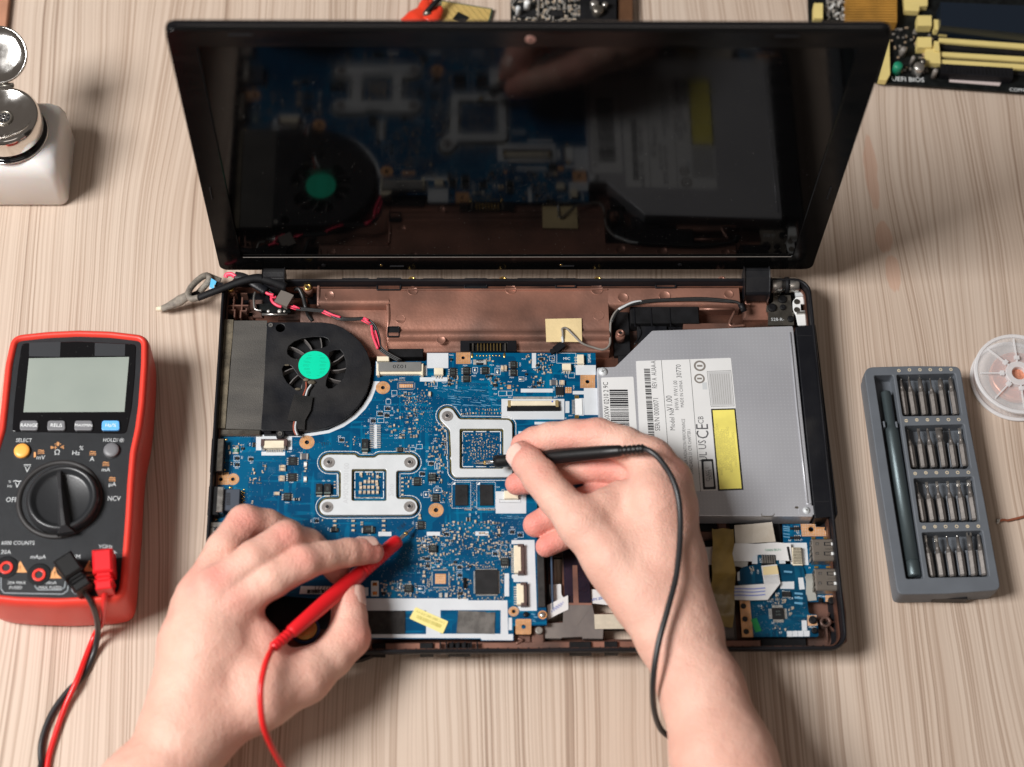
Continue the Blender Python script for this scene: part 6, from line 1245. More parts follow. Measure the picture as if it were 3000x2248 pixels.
for t, wb, wt, h in secs:
    p = a+d*t
    for s_, w_, z in ((-1, wb, 47.0), (-1, wt, 46.5+h), (1, wt, 46.5+h), (1, wb, 47.0)): q = p+sd*s_*w_; V.append((q.x, q.y, z))
F = [(i*4+k, i*4+k+1, i*4+5+k, i*4+4+k) for i in range(len(secs)-1) for k in range(3)]+[(0, 1, 2, 3), tuple(len(V)-1-k for k in range(4))]
mb.add(V, F, dk); mb.build('dial_grip', dial, bevel=.5)
# jacks
for x, y in ((33, 1330), (200, 1367), (345, 1330), (520, 1300)):
    c = pt('1', x, y, 43.5); mb = MB(); mb.lathe([(6.9, 0), (6.9, .25), (6.2, .3)], m_blackm, (c[0], c[1], 43.2), 32)
    if x < 300: mb.plate(circ(c[0], c[1]-.4, 3.9, 32), [circ(c[0], c[1]-.4, 2.3, 24)], 43.5, 44.4, m_redp, .3); mb.cyl((c[0], c[1]-.4), 2.25, 43.5, 43.62, m_inkhole, 20)
    mb.build('jack', met)
mb = MB()   # printing on the face
def t1(s, x, y, sz, m=m_greyp, r=-.01, sx=1.0): mb.text(s, pt('1', x, y, 43.3), sz, m, r, 43.34, sx=sx)
def l1(x0, y0, x1, y1, w_=.4, m=m_greyp):
    a = pt('1', x0, y0, 43.3); b = pt('1', x1, y1, 43.3); mb.box(((a[0]+b[0])/2, (a[1]+b[1])/2, 43.35), (math.hypot(b[0]-a[0], b[1]-a[1]), w_, .06), m, math.atan2(b[1]-a[1], b[0]-a[0]))
t1('SELECT', 122, 682, 3.5, sx=.85); t1('HOLD/', 565, 681, 3.5, sx=.85); 
c = pt('1', 622, 681, 43.3); mb.plate(circ(c[0], c[1], .75), [circ(c[0], c[1], .45)], 43.32, 43.38, m_greyp)
for i in range(8): a_ = i*math.pi/4; mb.box((c[0]+1.25*math.cos(a_), c[1]+1.25*math.sin(a_), 43.35), (.7, .25, .06), m_greyp, a_)
t1('mV', 208, 770, 3.8); t1('\u03a9', 292, 744, 4.8); t1('Hz', 388, 747, 4.2); t1('%', 416, 722, 4.0); t1('A', 471, 778, 4.2); t1('mA', 541, 832, 3.6); t1('\u00b5A', 574, 907, 3.8); t1('NCV', 583, 980, 4.4, sx=.85); t1('V', 139, 833, 5.0); t1('V', 88, 912, 5.0); t1('%', 50, 893, 2.4); t1('Hz', 50, 916, 2.4); t1('OFF', 60, 986, 4.4, sx=.9)
for x, y, m in ((210, 740, m_orangep), (474, 747, m_orangep), (541, 802, m_orangep), (574, 880, m_orangep)):
    t1('~', x, y-9, 5.5, m, 0, 1.2); l1(x-17, y+1, x+17, y+1, .4, m); l1(x-17, y+9, x-7, y+9, .35, m); l1(x-4, y+9, x+4, y+9, .35, m); l1(x+7, y+9, x+17, y+9, .35, m)
l1(178, 742, 178, 768, 1.2, m_orangep); l1(122, 806, 158, 806); l1(122, 813, 131, 813, .3); l1(136, 813, 145, 813, .3); l1(149, 813, 158, 813, .3); t1('~', 88, 888, 7.5, m_greyp, 0, 1.2)
l1(279, 700, 292, 700, .35, m_orangep); l1(300, 700, 313, 700, .35, m_orangep); l1(293, 690, 293, 710, .5, m_orangep); l1(299, 690, 299, 710, .5, m_orangep)
mb.prism(m1([(260, 710), (282, 718), (260, 726)], 43.3), 43.32, 43.38, m_orangep); l1(283, 709, 283, 727, .4, m_orangep); l1(258, 718, 292, 718, .3, m_orangep)
for r_ in (10, 17, 24): l1(303+r_*.9, 716-r_*.4, 303+r_*.9, 716+r_*.4, .35, m_orangep)
t1('6000 COUNTS', 92, 1207, 3.4, sx=.9); t1('20A', 30, 1253, 3.6); t1('mA\u00b5A', 195, 1278, 3.4); t1('COM', 375, 1277, 3.6); t1('V\u03a9Hz', 540, 1225, 3.2)
l1(570, 1256, 580, 1256, .3); l1(588, 1256, 598, 1256, .3); l1(581, 1246, 581, 1268, .4); l1(587, 1246, 587, 1268, .4)
for x, y in ((104, 1330), (280, 1360), (458, 1325)):
    mb.prism(m1([(x, y-32), (x+34, y+27), (x-34, y+27)], 43.3), 43.32, 43.38, m_orangep); l1(x, y-10, x, y+10, .5, m_meter); l1(x, y+15, x, y+19, .5, m_meter)
for L in ([(5, 1375), (5, 1440), (20, 1462), (320, 1468), (345, 1450), (352, 1400)], [(178, 1400), (180, 1430), (195, 1446), (310, 1446), (330, 1432), (335, 1400)], [(368, 1412), (368, 1450), (385, 1466), (430, 1468)]):
    for a, b in zip(L, L[1:]): l1(*a, *b, .55, mat('line_grey', (.28, .31, .33), .5))
t1('20A MAX', 85, 1410, 2.6); t1('FUSED', 80, 1435, 2.6); t1('600mA', 255, 1410, 2.6); t1('MAX FUSED', 255, 1435, 2.5); t1('1000V', 450, 1370, 2.4, m_orangep); t1('CAT III', 452, 1395, 2.2, m_orangep); t1('600V', 455, 1418, 2.2, m_orangep); t1('CAT IV', 455, 1440, 2.2, m_orangep)
mb.build('panel_print', fc)
# ================================================================ TEST LEADS
m_bl = mat('black_lead_plastic', (.007, .007, .0075), .4, spec=.35, bump=.1, bscale=900); m_blc = mat('black_lead_cable', (.02, .02, .022), .38)
def plug(par, A, B, w_, m, z0=45.5, z1=60):
    a = Vector(A); b = Vector(B); d = (b-a).normalized(); L_ = (b-a).length; an = math.atan2(d.y, d.x); mb = MB()
    c0 = a+d*L_*.3; mb.bbox((c0.x, c0.y), (L_*.6, w_), m, an, z0, z1, 1.4)
    for t, s_ in ((.68, .8), (.78, .92), (.90, .8)): c = a+d*L_*t; mb.bbox((c.x, c.y), (L_*(.07 if t != .9 else .22), w_*s_), m, an, z0+.8, z1-1.6, .8)
    c = a+d*L_*.75; mb.bbox((c.x, c.y), (L_*.4, w_*.7), m, an, z0+1.4, z1-2.4, .6); mb.cyl((a.x+d.x*6, a.y+d.y*6), 5, 43.4, z0+1, m, 24)
    return mb.build('plug', par, bevel=.5)
def probe(par, tip, tail, m, rmax, collar=.0):
    a = Vector(tip); b = Vector(tail); d = b-a; L_ = d.length; ax = tuple(d.normalized()); mb = MB()
    mb.lathe([(.05, 0), (.55, 4), (.8, 6), (.8, 9.5), (1.15, 10), (1.15, 22)], m_steel, tuple(a), 16, ax); mb.lathe([(1.3, 9.2), (1.35, 10.5), (1.1, 11)], m_gold, tuple(a), 16, ax); mb.build('probe_tip', par)
    mb = MB(); pr = [(2.9, 17.5), (4.0, 18.2), (rmax*.93, 21), (rmax*.93, 30)]
    for i in range(9): h = 31+i*2.6; pr += [(rmax*.95, h), (rmax*.86, h+.9), (rmax*.86, h+1.5), (rmax, h+2.4)]
    pr += [(rmax*1.06, 58), (rmax*1.08, 70), (rmax*.98, 95), (rmax*.84, L_-16)]
    for i in range(5): h = L_-15+i*3; pr += [(rmax*.72, h), (rmax*.62, h+.6), (rmax*.60, h+1.4), (rmax*.70, h+2.2)]
    pr += [(rmax*.5, L_), (1.6, L_+1.5)]
    mb.lathe(pr, m, tuple(a), 28, ax); mb.build('probe_handle', par)
RT, RB = pt('l', 1803, 186, 18.9), pt('l', 935, 930, 70)
red = tag(empty('test_lead', (-262, -255, 0)), 'red test lead with its probe held in the left hand, plugged into the meter', 'test lead', 'test leads of the multimeter')
probe(red, RT, RB, m_redprobe, 4.6); plug(red, pt('1', 523, 1240, 58), pt('1', 530, 1440, 58), 11.5, m_redprobe)
m_redc = mat('red_cable', (.72, .02, .02), .3)
mb = MB(); mb.tube([pt('1', 530, 1425, 53), pt('c', 636, 590, 51), pt('c', 634, 660, 42), pt('c', 622, 770, 18), pt('c', 578, 850, 4), pt('c', 525, 980, 3), pt('c', 470, 1125, 5.5), pt('c', 400, 1280, 3), pt('c', 340, 1450, 2), pt('c', 290, 1640, 2), pt('c', 285, 1900, 2), pt('c', 500, 2300, 2), pt('l', 800, 2300, 3), pt('l', 1060, 2000, 4), pt('l', 1060, 1780, 16), pt('l', 995, 1660, 36), pt('l', 925, 1530, 56), pt('l', 872, 1390, 71), pt('l', 858, 1200, 79), pt('l', 880, 1060, 79), pt('l', 910, 975, 76), RB], 1.75, m_redc, 12, 8)
mb.build('cable', red)
BT, BB = pt('r', 52, 251, 18.6), pt('r', 848, 182, 86)
blk_ = tag(empty('test_lead', (40, -330, 0)), 'black test lead with its probe held in the right hand, plugged into the meter', 'test lead', 'test leads of the multimeter')
probe(blk_, BT, BB, m_bl, 4.1); plug(blk_, pt('1', 318, 1275, 58), pt('1', 425, 1432, 58), 12, m_bl)
mb = MB(); mb.tube([pt('1', 422, 1425, 53), pt('c', 515, 590, 50), pt('c', 558, 660, 44), pt('c', 588, 750, 28), pt('c', 594, 850, 10), pt('c', 568, 970, 2.5), pt('c', 505, 1100, 2), pt('c', 400, 1210, 2), pt('c', 310, 1340, 2), pt('c', 255, 1490, 2), pt('c', 250, 1620, 2), pt('c', 290, 1760, 5), pt('c', 700, 2300, 2), pt('r', 300, 2300, 2), pt('r', 1150, 2200, 3), pt('r', 1180, 1800, 4), pt('r', 1080, 1620, 6), pt('r', 975, 1525, 12), pt('r', 925, 1478, 22), pt('r', 895, 1385, 44), pt('r', 892, 1250, 66), pt('r', 915, 1090, 76), pt('r', 958, 930, 80), pt('r', 1000, 760, 80), pt('r', 1017, 560, 80), pt('r', 1010, 420, 82), pt('r', 980, 320, 85), pt('r', 925, 235, 88), pt('r', 880, 195, 88), BB], 1.75, m_blc, 12, 8)
mb.build('cable', blk_)
# ================================================================ SCREWDRIVER SET
m_case = mat('slate_case', (.12, .133, .152), .5, var=.06, vscale=60, bump=.15, bscale=2500)
kit = tag(empty('screwdriver_case', pt('k', 545, 900, 0)), 'slate grey screwdriver case with a long slot and four trays of bits', 'tool case')
kout = [(160, 275), (185, 245), (440, 238), (690, 240), (712, 262), (760, 560), (850, 1020), (938, 1500), (920, 1520), (640, 1540), (370, 1545), (348, 1525), (250, 900)]
trays = [[(217, 292), (325, 290), (415, 880), (500, 1452), (400, 1456), (305, 870)], [(345, 288), (680, 281), (718, 520), (381, 525)], [(392, 580), (730, 571), (770, 826), (428, 828)], [(443, 880), (782, 870), (818, 1128), (478, 1133)], [(490, 1190), (835, 1179), (875, 1442), (530, 1448)]]
mb = MB(); mb.plate(smoothpoly(P2('k', kout, 18), 3.5, 5), [smoothpoly(P2('k', t, 18), 1.4, 3) for t in trays], 8, 18, m_case, .7)
oc = P2('k', kout, 18); mb.plate(offs(smoothpoly(oc[::-1] if sum(oc[i][0]*oc[(i+1) % len(oc)][1]-oc[(i+1) % len(oc)][0]*oc[i][1] for i in range(len(oc))) < 0 else oc, 3.5, 5), -.6), [], .3, 8.4, m_case, 1.6)
kb = mb.build('case_body', kit)
for t in trays[1:]:
    mb = MB(); q = pts('k', t, 10)
    A, B, C_, D_ = [Vector(p) for p in q]      # TL TR BR BL
    for i in range(7):
        u = i/6; p0 = A.lerp(B, u); p1 = D_.lerp(C_, u); s0 = p0.lerp(p1, .46); m_ = (s0+p1)/2; d = p1-s0; mb.bbox((m_.x, m_.y), (d.length, 1.7), m_case, math.atan2(d.y, d.x), 8, 13.2, .3)
    mb.build('bit_rack', kit)
mb = MB(); m_tan = mat('tan_print', (.55, .47, .34), .5)
sym = [(262, (358, 418, 478, 537, 596, 655), 'y+++++'), (548, (400, 460, 521, 581, 641, 700), '----**'), (850, (451, 512, 572, 633, 694, 755), '******'), (1158, (502, 565, 625, 688, 750, 812), '**oo:^')]
for y, xs, ss in sym:
    for i, (x, s) in enumerate(zip(xs, ss)):
        c = pt('k', x, y+(4 if i == 0 else 0)-i*.5, 18)
        if s in 'o^': mb.plate(circ(c[0], c[1], 1.15, 18), [circ(c[0], c[1], .65, 6 if s == 'o' else 3)], 18.01, 18.05, m_tan); continue
        mb.cyl(c, 1.15, 18.01, 18.05, m_tan, 18)
        if s == '-': mb.box((c[0], c[1], 18.06), (1.9, .4, .03), m_case)
        if s == '+': mb.box((c[0], c[1], 18.06), (1.4, .3, .03), m_case); mb.box((c[0], c[1], 18.062), (.3, 1.4, .03), m_case)
        if s == 'y':
            for k_ in range(3): a = k_*2.094+.5; mb.box((c[0]+.4*math.cos(a), c[1]+.4*math.sin(a), 18.06+k_*.002), (.8, .3, .03), m_case, a)
        if s == '*':
            for k_ in range(5): a = k_*1.257; mb.cyl((c[0]+.52*math.cos(a), c[1]+.52*math.sin(a)), .22, 18.04, 18.07, m_case, 8)
            mb.cyl(c, .35, 18.04, 18.075, m_case if i > 2 else m_tan, 8)
        if s == ':':
            for k_ in (-1, 1): mb.cyl((c[0]+.4*k_, c[1]), .22, 18.04, 18.07, m_case, 8)
mb.build('tray_symbols', kit)
mb = MB()
for x, y in ((273, 575), (344, 577)): c = pt('k', x, y, 16); mb.bbox(c, (1.2, 4.2), m_case, .03, 8, 17.2, .3)
mb.build('handle_clip', kit)
c = pt('k', 645, 1562, 6); mb = MB(); mb.bbox((c[0], c[1]+.6), (21, 5), m_inkhole, -.02, 2.2, 9, .5); mb.ball((c[0], c[1]-.9, 7.4), 2.2, m_case, 14, (1.2, .4, .5)); mb.build('release_button', kit)
# driver handle
m_teal = mat('teal_anodised', (.085, .11, .118), .36, metal=.6, bump=.25, bscale=2500)
A = Vector(pt('k', 281, 388, 13.5)); B = Vector(pt('k', 447, 1446, 13.5)); L_ = (B-A).length; ax = tuple((B-A).normalized())
hd = tag(empty('pen_screwdriver', tuple(A)), 'slim dark teal metal screwdriver without a bit lying in the long slot of the case', 'screwdriver')
mb = MB(); mb.lathe([(2.3, 0), (3.0, .4), (3.15, 1), (3.15, L_*.19), (3.5, L_*.2), (4.25, L_*.215), (4.35, L_*.235), (4.35, L_*.918)], m_teal, tuple(A), 40, ax); mb.build('grip', hd)
mb = MB(); mb.lathe([(4.15, L_*.920), (4.35, L_*.924), (4.35, L_-.8), (4.0, L_)], m_teal, tuple(A), 40, ax); mb.build('end_cap', hd)
# bits
m_bit = mat('bit_steel', (.15, .135, .125), .42, metal=.35, spec=.4, var=.15, vscale=300, bump=.1, bscale=2500)
rows = [((368, 413, 475, 535, 592, 650), (315, 305, 306, 310, 312, 305), (397, 450, 508, 568, 625, 685), (524, 522, 522, 522, 522, 520)),
        ((408, 468, 520, 585, 645, 703), (605, 603, 597, 598, 598, 595), (443, 502, 560, 620, 680, 738), (824, 824, 822, 820, 820, 815)),
        ((460, 515, 573, 635, 695, 755), (905, 903, 900, 898, 895, 892), (497, 555, 613, 675, 735, 795), (1134, 1132, 1130, 1128, 1126, 1124)),
        ((508, 568, 630, 690, 757, 812), (1208, 1210, 1210, 1207, 1203, 1203), (548, 608, 668, 728, 790, 850), (1450, 1448, 1446, 1444, 1442, 1440))]
tips = [['tri', 'cross', 'crossbig', 'cone', 'crossfat', 'crossbig'], ['thin', 'flat', 'spike', 'blade', 'thin2', 'tube'], ['thin', 'star', 'star', 'star', 'starb', 'starc'], ['star', 'starb', 'round', 'hex', 'fork', 'taper']]
rowname = ['top tray', 'second tray from the top', 'third tray from the top', 'bottom tray']
ordn = ['first bit from the left', 'second bit from the left', 'third bit from the left', 'fourth bit from the left', 'fifth bit from the left', 'last bit on the right']
desc = dict(tri='three-winged tip', cross='slim cross tip', crossbig='large cross tip', cone='fine pointed tip', crossfat='fat shiny rounded cross tip', thin='very thin tip', flat='narrow flat tip', spike='pale tapering tip', blade='wide flat blade', thin2='thin star tip', tube='bright fluted tip', star='bright star tip', starb='thick star tip', starc='broad star tip', round='plain round tip', hex='bright hexagonal tip', fork='forked two-pronged tip', taper='narrow triangular tip')
prof_ = dict(tri=(.9, 5, 1), cross=(.8, 6, 1), crossbig=(1.4, 6, 0), cone=(.5, 7, 1), crossfat=(1.7, 4.5, 0), thin=(.35, 7, 1), flat=(.8, 6, 1), spike=(.9, 7, 1), blade=(2.2, 5, 0), thin2=(.5, 7, 1), tube=(.9, 7, 1), star=(.75, 7, 1), starb=(1.1, 7, 1), starc=(1.2, 7, 1), round=(.6, 6.5, 1), hex=(1.0, 6.5, 1), fork=(1.7, 6, 0), taper=(1.1, 6, 1))
def bitmesh(kind, L_):
    r, tl, sh = prof_[kind]; o = tag(empty('screwdriver_bit', (0, 0, 0)))
    mb = MB(); X = (1, 0, 0); R = 2.25; n_ = 6      # x=0 butt, x=L tip
    V = []; F = []; sec = [(0, R*.72), (1.0, R), (L_-tl-4.5, R), (L_-tl-2.6, R*.72)]
    for x, q in sec:
        for i in range(6): a = math.pi/3*i+math.pi/6; V.append((x, q*math.cos(a), q*math.sin(a)))
    for k in range(3):
        for i in range(6): j = (i+1) % 6; F.append((k*6+i, k*6+j, k*6+6+j, k*6+6+i))
    F += [tuple(range(5, -1, -1)), tuple(18+i for i in range(6))]; mb.add(V, F, m_bit)
    mb.build('shank', o, local=True)
    mb = MB(); x0 = L_-tl-2.6
    mb.lathe([(R*.72, x0), (r*1.1 if not sh else max(r, .8)*1.15, x0+2.8), (max(r, .35), x0+3.2), (max(r*.95, .3), L_-1)], m_bit, (0, 0, 0), 18, X)
    if kind in ('cross', 'crossbig', 'crossfat', 'tri'):
        for k in range(4 if kind != 'tri' else 3):
            a = k*math.pi/(2 if kind != 'tri' else 1.5)+.78; c_, s_ = math.cos(a), math.sin(a)
            mb.add([(L_-3, 0, -.2), (L_-3, c_*r*1.15, s_*r*1.15-.0), (L_+.6, c_*.2, s_*.2), (L_-3, -s_*.25, c_*.25), (L_-3, c_*r*1.15-s_*.2, s_*r*1.15+c_*.2), (L_+.6, 0, 0.05)], [(0, 1, 2), (3, 5, 4), (1, 4, 5, 2), (0, 3, 4, 1)], m_steel)
    elif kind in ('blade', 'flat'):
        mb.box((L_-1.2, 0, 0), (3.6, r*2, .9), m_bit)
    elif kind == 'fork':
        for s_ in (-1, 1): mb.box((L_, s_*r*.65, 0), (2.6, r*.55, 1.2), m_steel)
    elif kind.startswith('star') or kind == 'tube':
        mb.lathe([(r*1.02, L_-4.5), (r*1.05, L_-.2), (r*.7, L_)], m_steel, (0, 0, 0), 12, X)
        for k in range(6): a = k*math.pi/3; mb.box((L_-2, r*1.0*math.cos(a), r*1.0*math.sin(a)), (4, .22, .22), m_steel)
    else: mb.lathe([(max(r*.9, .3), L_-1.2), (r*.55, L_), (.15, L_+.4)], m_steel if kind in ('hex', 'round') else m_bit, (0, 0, 0), 12, X)
    mb.build('bit_tip', o, local=True); return o
protos = {}
for ri, (tx, ty, bx, by) in enumerate(rows):
    for i in range(6):
        kd = tips[ri][i]; A = Vector(pt('k', bx[i]-1, by[i]-2, 13.4)); B = Vector(pt('k', tx[i], ty[i], 14.6)); d = B-A
        if kd not in protos: o = bitmesh(kd, 25.5); protos[kd] = o
        else:
            src = protos[kd]; o = src.copy(); sc.collection.objects.link(o)
            for ch in src.children: c_ = ch.copy(); sc.collection.objects.link(c_); c_.parent = o
        o.location = A*S; o.rotation_euler = d.to_track_quat('X', 'Z').to_euler(); s_ = d.length/25.5; o.scale = (s_, 1, 1)
        tag(o, '%s in the %s, %s' % (ordn[i], rowname[ri], desc[kd]), 'screwdriver bit', 'screwdriver bits in the trays of the case')
# ================================================================ BOTTLE
m_milk = mat('milky_plastic', (.72, .70, .68), .35, sss=.4)
fr = Vector(pt('P', 203, 600, 0)); bw = 56; cB = Vector((fr.x-bw/2, fr.y+bw/2-2, 0))
bot = tag(empty('pump_bottle', tuple(cB)), 'square white plastic dispenser bottle with a steel pump cap, its lid open', 'bottle')
mb = MB(); prof = [(0.2, .86, 3), (.8, .95, 5), (3, 1, 6), (34, 1, 6), (39, .985, 8), (43, .93, 10), (46, .82, 13), (47.5, .66, 14), (48, .5, 12.4)]; V = []; nn = 0
for z, k, r in prof:
    P = rrect(cB.x-bw/2*k, cB.y-bw/2*k, cB.x+bw/2*k, cB.y+bw/2*k, r*k, 8); nn = len(P); V += [(p[0], p[1], z) for p in P]
F = [(k*nn+i, k*nn+(i+1) % nn, (k+1)*nn+(i+1) % nn, (k+1)*nn+i) for k in range(len(prof)-1) for i in range(nn)]+[tuple(range(nn-1, -1, -1)), tuple((len(prof)-1)*nn+i for i in range(nn))]
mb.add(V, F, m_milk, True); mb.build('bottle_body', bot)
cB = cB+Vector((-3.5, -1, 0)); m_chrome = mat('polished_steel', (.72, .70, .67), .12, metal=1, rvar=.06, vscale=60)
mb = MB(); mb.lathe([(23, 0), (24.2, .6), (24.2, 1.5), (22.6, 2), (22, 2.4), (21.8, 6)], m_blackg, (cB.x, cB.y, 48), 56); mb.lathe([(24.4, 0), (24.8, .5), (24.4, 1)], m_chrome, (cB.x, cB.y, 48), 56); mb.build('neck_ring', bot)
mb = MB(); mb.lathe([(22.4, 0), (23.2, 3), (23.2, 10), (22.8, 14), (21.4, 16.6), (20, 17.4), (19.2, 17.0), (16, 15.2), (10, 13.6), (6, 13)], m_chrome, (cB.x, cB.y, 52), 64); cap = mb.build('pump_cap', bot)
mb = MB(); mb.lathe([(5.6, 0), (5.6, 1.0), (4.8, 1.3), (3.9, 1.0), (3.7, .4)], m_steeld, (cB.x, cB.y, 65), 32); mb.cyl(cB, 3.5, 64.9, 65.6, m_inkhole, 24)
for i in range(8): a = i*math.pi/4; mb.box((cB.x+2.3*math.cos(a), cB.y+2.3*math.sin(a), 65.75), (2.4, .5, .5), m_steel, a)
mb.plate(circ(cB.x, cB.y, 1.5), [circ(cB.x, cB.y, .9)], 65.6, 66.3, m_steel, .1); mb.build('spout', cap)
mb = MB(); hy = Vector((cB.x, cB.y+21.5, 70)); tl = math.radians(24); ax = Vector((0, -math.sin(tl), math.cos(tl))); cl_ = hy+Vector((-.26, math.cos(tl), math.sin(tl)))*20.2
mb.lathe([(18.3, -1.2), (19, -.6), (19.1, 1.2), (18.6, 1.8), (17.8, 1.6), (16.8, .7), (12, .1), (5, -.1)], m_chrome, tuple(cl_), 64, tuple(ax)); mb.bbox((hy.x, hy.y), (9, 5), m_chrome, 0, 67.5, 70.6, .4); mb.tube([(hy.x-5, hy.y, 70.4), (hy.x+5, hy.y, 70.4)], .9, m_steeld, 8, 1); mb.build('hinged_lid', bot)
# ================================================================ WIRE SPOOL
def clearmat(name, col, a, rough=.3):
    m = bpy.data.materials.new(name); m.use_nodes = True; nt = m.node_tree; b = nt.nodes['Principled BSDF']; b.inputs['Base Color'].default_value = (*col, 1); b.inputs['Roughness'].default_value = rough; b.inputs['Alpha'].default_value = a; return m
m_clear = clearmat('frosted_clear_plastic', (.85, .84, .85), .26); m_clear2 = clearmat('clear_plastic_rim', (.86, .85, .86), .62)
c = pt('s', 512, 392, 12); sp_ = tag(empty('wire_spool', (c[0], c[1], 0)), 'clear plastic spool wound with copper wire at the right edge', 'wire spool')
m_cw = mat('copper_winding', (.72, .30, .19), .35, metal=.35, var=.2, vscale=900, stretch=(1, 1, 1))
mb = MB(); mb.lathe([(10, 3), (16.6, 3), (17.4, 5), (17.2, 6.5), (17.4, 8), (16.8, 9.6), (10, 10)], m_cw, (c[0], c[1], 0), 60)
for i in range(9): mb.plate(circ(c[0], c[1], 16.6-i*.75, 48), [circ(c[0], c[1], 16.25-i*.75, 48)], 9.9, 10.25, m_cw)
mb.build('copper_winding', sp_)
for z0, s_ in ((.4, 1), (11, 1)):
    mb = MB(); mb.plate(circ(c[0], c[1], 28.4, 72), [circ(c[0], c[1], 4.6, 24)], z0, z0+1.4, m_clear, .4)
    mb.plate(circ(c[0], c[1], 28.7, 72), [circ(c[0], c[1], 26.3, 72)], z0-.1 if z0 > 5 else z0+.3, z0+2.0, m_clear2, .6); mb.build('flange', sp_)
mb = MB(); mb.plate(circ(c[0], c[1], 8.6, 40), [circ(c[0], c[1], 4.5, 24)], 1.6, 13.6, m_clear2, .5)
for i in range(8):
    a = i*math.pi/4+.0; p = (c[0]+16.5*math.cos(a), c[1]+16.5*math.sin(a)); mb.box((p[0], p[1], 13.0), (17, .9, 1.2), m_clear2, a); q = (c[0]+11*math.cos(a), c[1]+11*math.sin(a)); mb.box((q[0], q[1], 13.3), (2.6, 3.2, 1.4), m_clear2, a)
mb.build('hub', sp_)
mb = MB(); mb.tube([pt('s', 368, 1476, 1.6), pt('s', 400, 1465, 2), pt('s', 430, 1470, 1.6), pt('s', 470, 1462, 1.4), pt('s', 520, 1450, 1.5), pt('s', 620, 1425, 1.5), pt('s', 760, 1420, 1)], .8, mat('brown_copper_wire', (.34, .11, .06), .4, metal=.3), 8); mb.tube([pt('s', 352, 1492, 1.4), pt('s', 362, 1480, 1.8), pt('s', 372, 1468, 1.6)], .95, m_silver, 8); mb.ball(pt('s', 360, 1470, 1.6), 1.1, m_silver, 10)
mb.build('copper_wire', None, 'loose twisted copper wire with a tinned end on the bare wood', cat='wire', own=True)
# ================================================================ THINGS BEHIND THE LID
m_rib = mat('orange_heat_spreader', (.40, .20, .035), .5, var=.2, vscale=60); m_slot = mat('pale_yellow_plastic', (.72, .58, .22), .5, var=.04)
mo = tag(empty('computer_board', pt('m', 1500, 200, 0)), 'black desktop circuit board with pale yellow memory slots behind the lid', 'circuit board')
mb = MB(); mb.plate([q[:2] for q in (pt('m', 205, -260, 5), pt('m', 225, 500, 5), pt('m', 860, 765, 5), pt('m', 1600, 815, 5), pt('m', 2500, 880, 5), pt('m', 2500, -260, 5))], [], 3, 5, m_pcbd); mb.build('board', mo)
def bm(mb, x0, y0, x1, y1, z0, z1, m, e=.4, sk=0):
    q = P2('m', [(x0, y0), (x1, y0+sk), (x1, y1+sk), (x0, y1)], z1); mb.prism(q, z0, z1, m)
for y0, y1, sl in ((265, 322, 55), (358, 385, 45), (465, 520, 45), (545, 580, 42)):
    if y0 in (265, 465):
        mb = MB(); L0 = [(1432, y0), (2400, y0+sl*1.25), (2400, y0+120+sl*1.25), (1430, y0+108)]
        mb.prism(P2('m', L0, 15), 5, 6, m_blackm); 
        for a, b in ((0, 38), (70, 108)): mb.prism(P2('m', [(1432, y0+a), (2400, y0+a+sl*1.25), (2400, y0+b+8+sl*1.25), (1430, y0+b)], 10), 5, 8, m_slot)
        mb.prism(P2('m', [(1225, y0-(120)), (1355, y0-(120)), (1358, y0-25), (1228, y0-25)], 12), 5, 12, m_slot); mb.prism(P2('m', [(1380, y0-85), (1425, y0-80), (1430, y0+12), (1385, y0+8)], 11), 5, 11, m_slot)
        if y0 == 465: mb.prism(P2('m', [(1305, y0-60), (1432, y0-35), (1440, y0+125), (1295, y0+115)], 10), 5, 10, m_slot)
        mb.build('memory_slot', mo)
mb = MB(); mb.prism(P2('m', [(1440, 20), (2400, 60), (2400, 330), (1440, 235)], 18), 5, 18, mat('navy_heatsink', (.006, .012, .022), .35)); mb.build('heatsink', mo)
mb = MB()
for i in range(11): bm(mb, 568, -60+i*25, 1036, -44+i*25, 5, 14, m_rib)
bm(mb, 565, -200, 1038, 212, 5, 12, m_rib); mb.build('ribbed_heatsink', mo)
mb = MB(); mb.prism(P2('m', [(1095, -40), (1320, -30), (1318, 55), (1245, 60), (1240, 105), (1110, 98)], 10), 5, 10, m_slot); mb.build('yellow_socket', mo); mb = MB(); mb.prism(P2('m', [(965, 360), (972, 690), (940, 745), (865, 738)], 10), 5, 10, m_slot); mb.build('yellow_socket', mo); mb = MB(); bm(mb, 268, 30, 350, 170, 5, 12, m_slot); mb.build('yellow_socket', mo)
mb = MB(); bm(mb, 1440, 590, 2110, 680, 5, 12, m_black, sk=40)
for i in range(18): c = pt('m', 1465+i*36, 640+i*2.2, 12); mb.box((c[0], c[1], 12.1), (1.4, 5, .6), m_blackm)
mb.build('pin_header', mo)
for x, y, r, m in ((1040, 630, 3.3, mat('green_capacitor', (.01, .22, .12), .4)), (1235, 640, 4.0, m_steel), (1090, 480, 2.2, m_greyw), (1270, 590, 2.2, m_steeld), (1385, 680, 1.8, m_greyw), (1180, 560, 1.5, m_greyw)):
    c = pt('m', x, y, 10); mb = MB(); mb.lathe([(r, 0), (r, 8), (r*.8, 9)], m, (c[0], c[1], 5), 20); mb.build('capacitor', mo)
mb = MB(); mb.text('UEFI BIOS', pt('m', 1138, 738, 5), 5.4, m_print, -.05, 5.05); mb.prism(P2('m', [(1528, 702), (2005, 745), (1985, 795), (1520, 758)], 5.4), 5, 5.4, mat('pinkish_label', (.62, .52, .50), .5)); mb.text('COM1', pt('m', 2150, 835, 5), 4, m_print, -.06, 5.05); mb.build('board_print', mo)
mb = MB(); rs = random.Random(4)
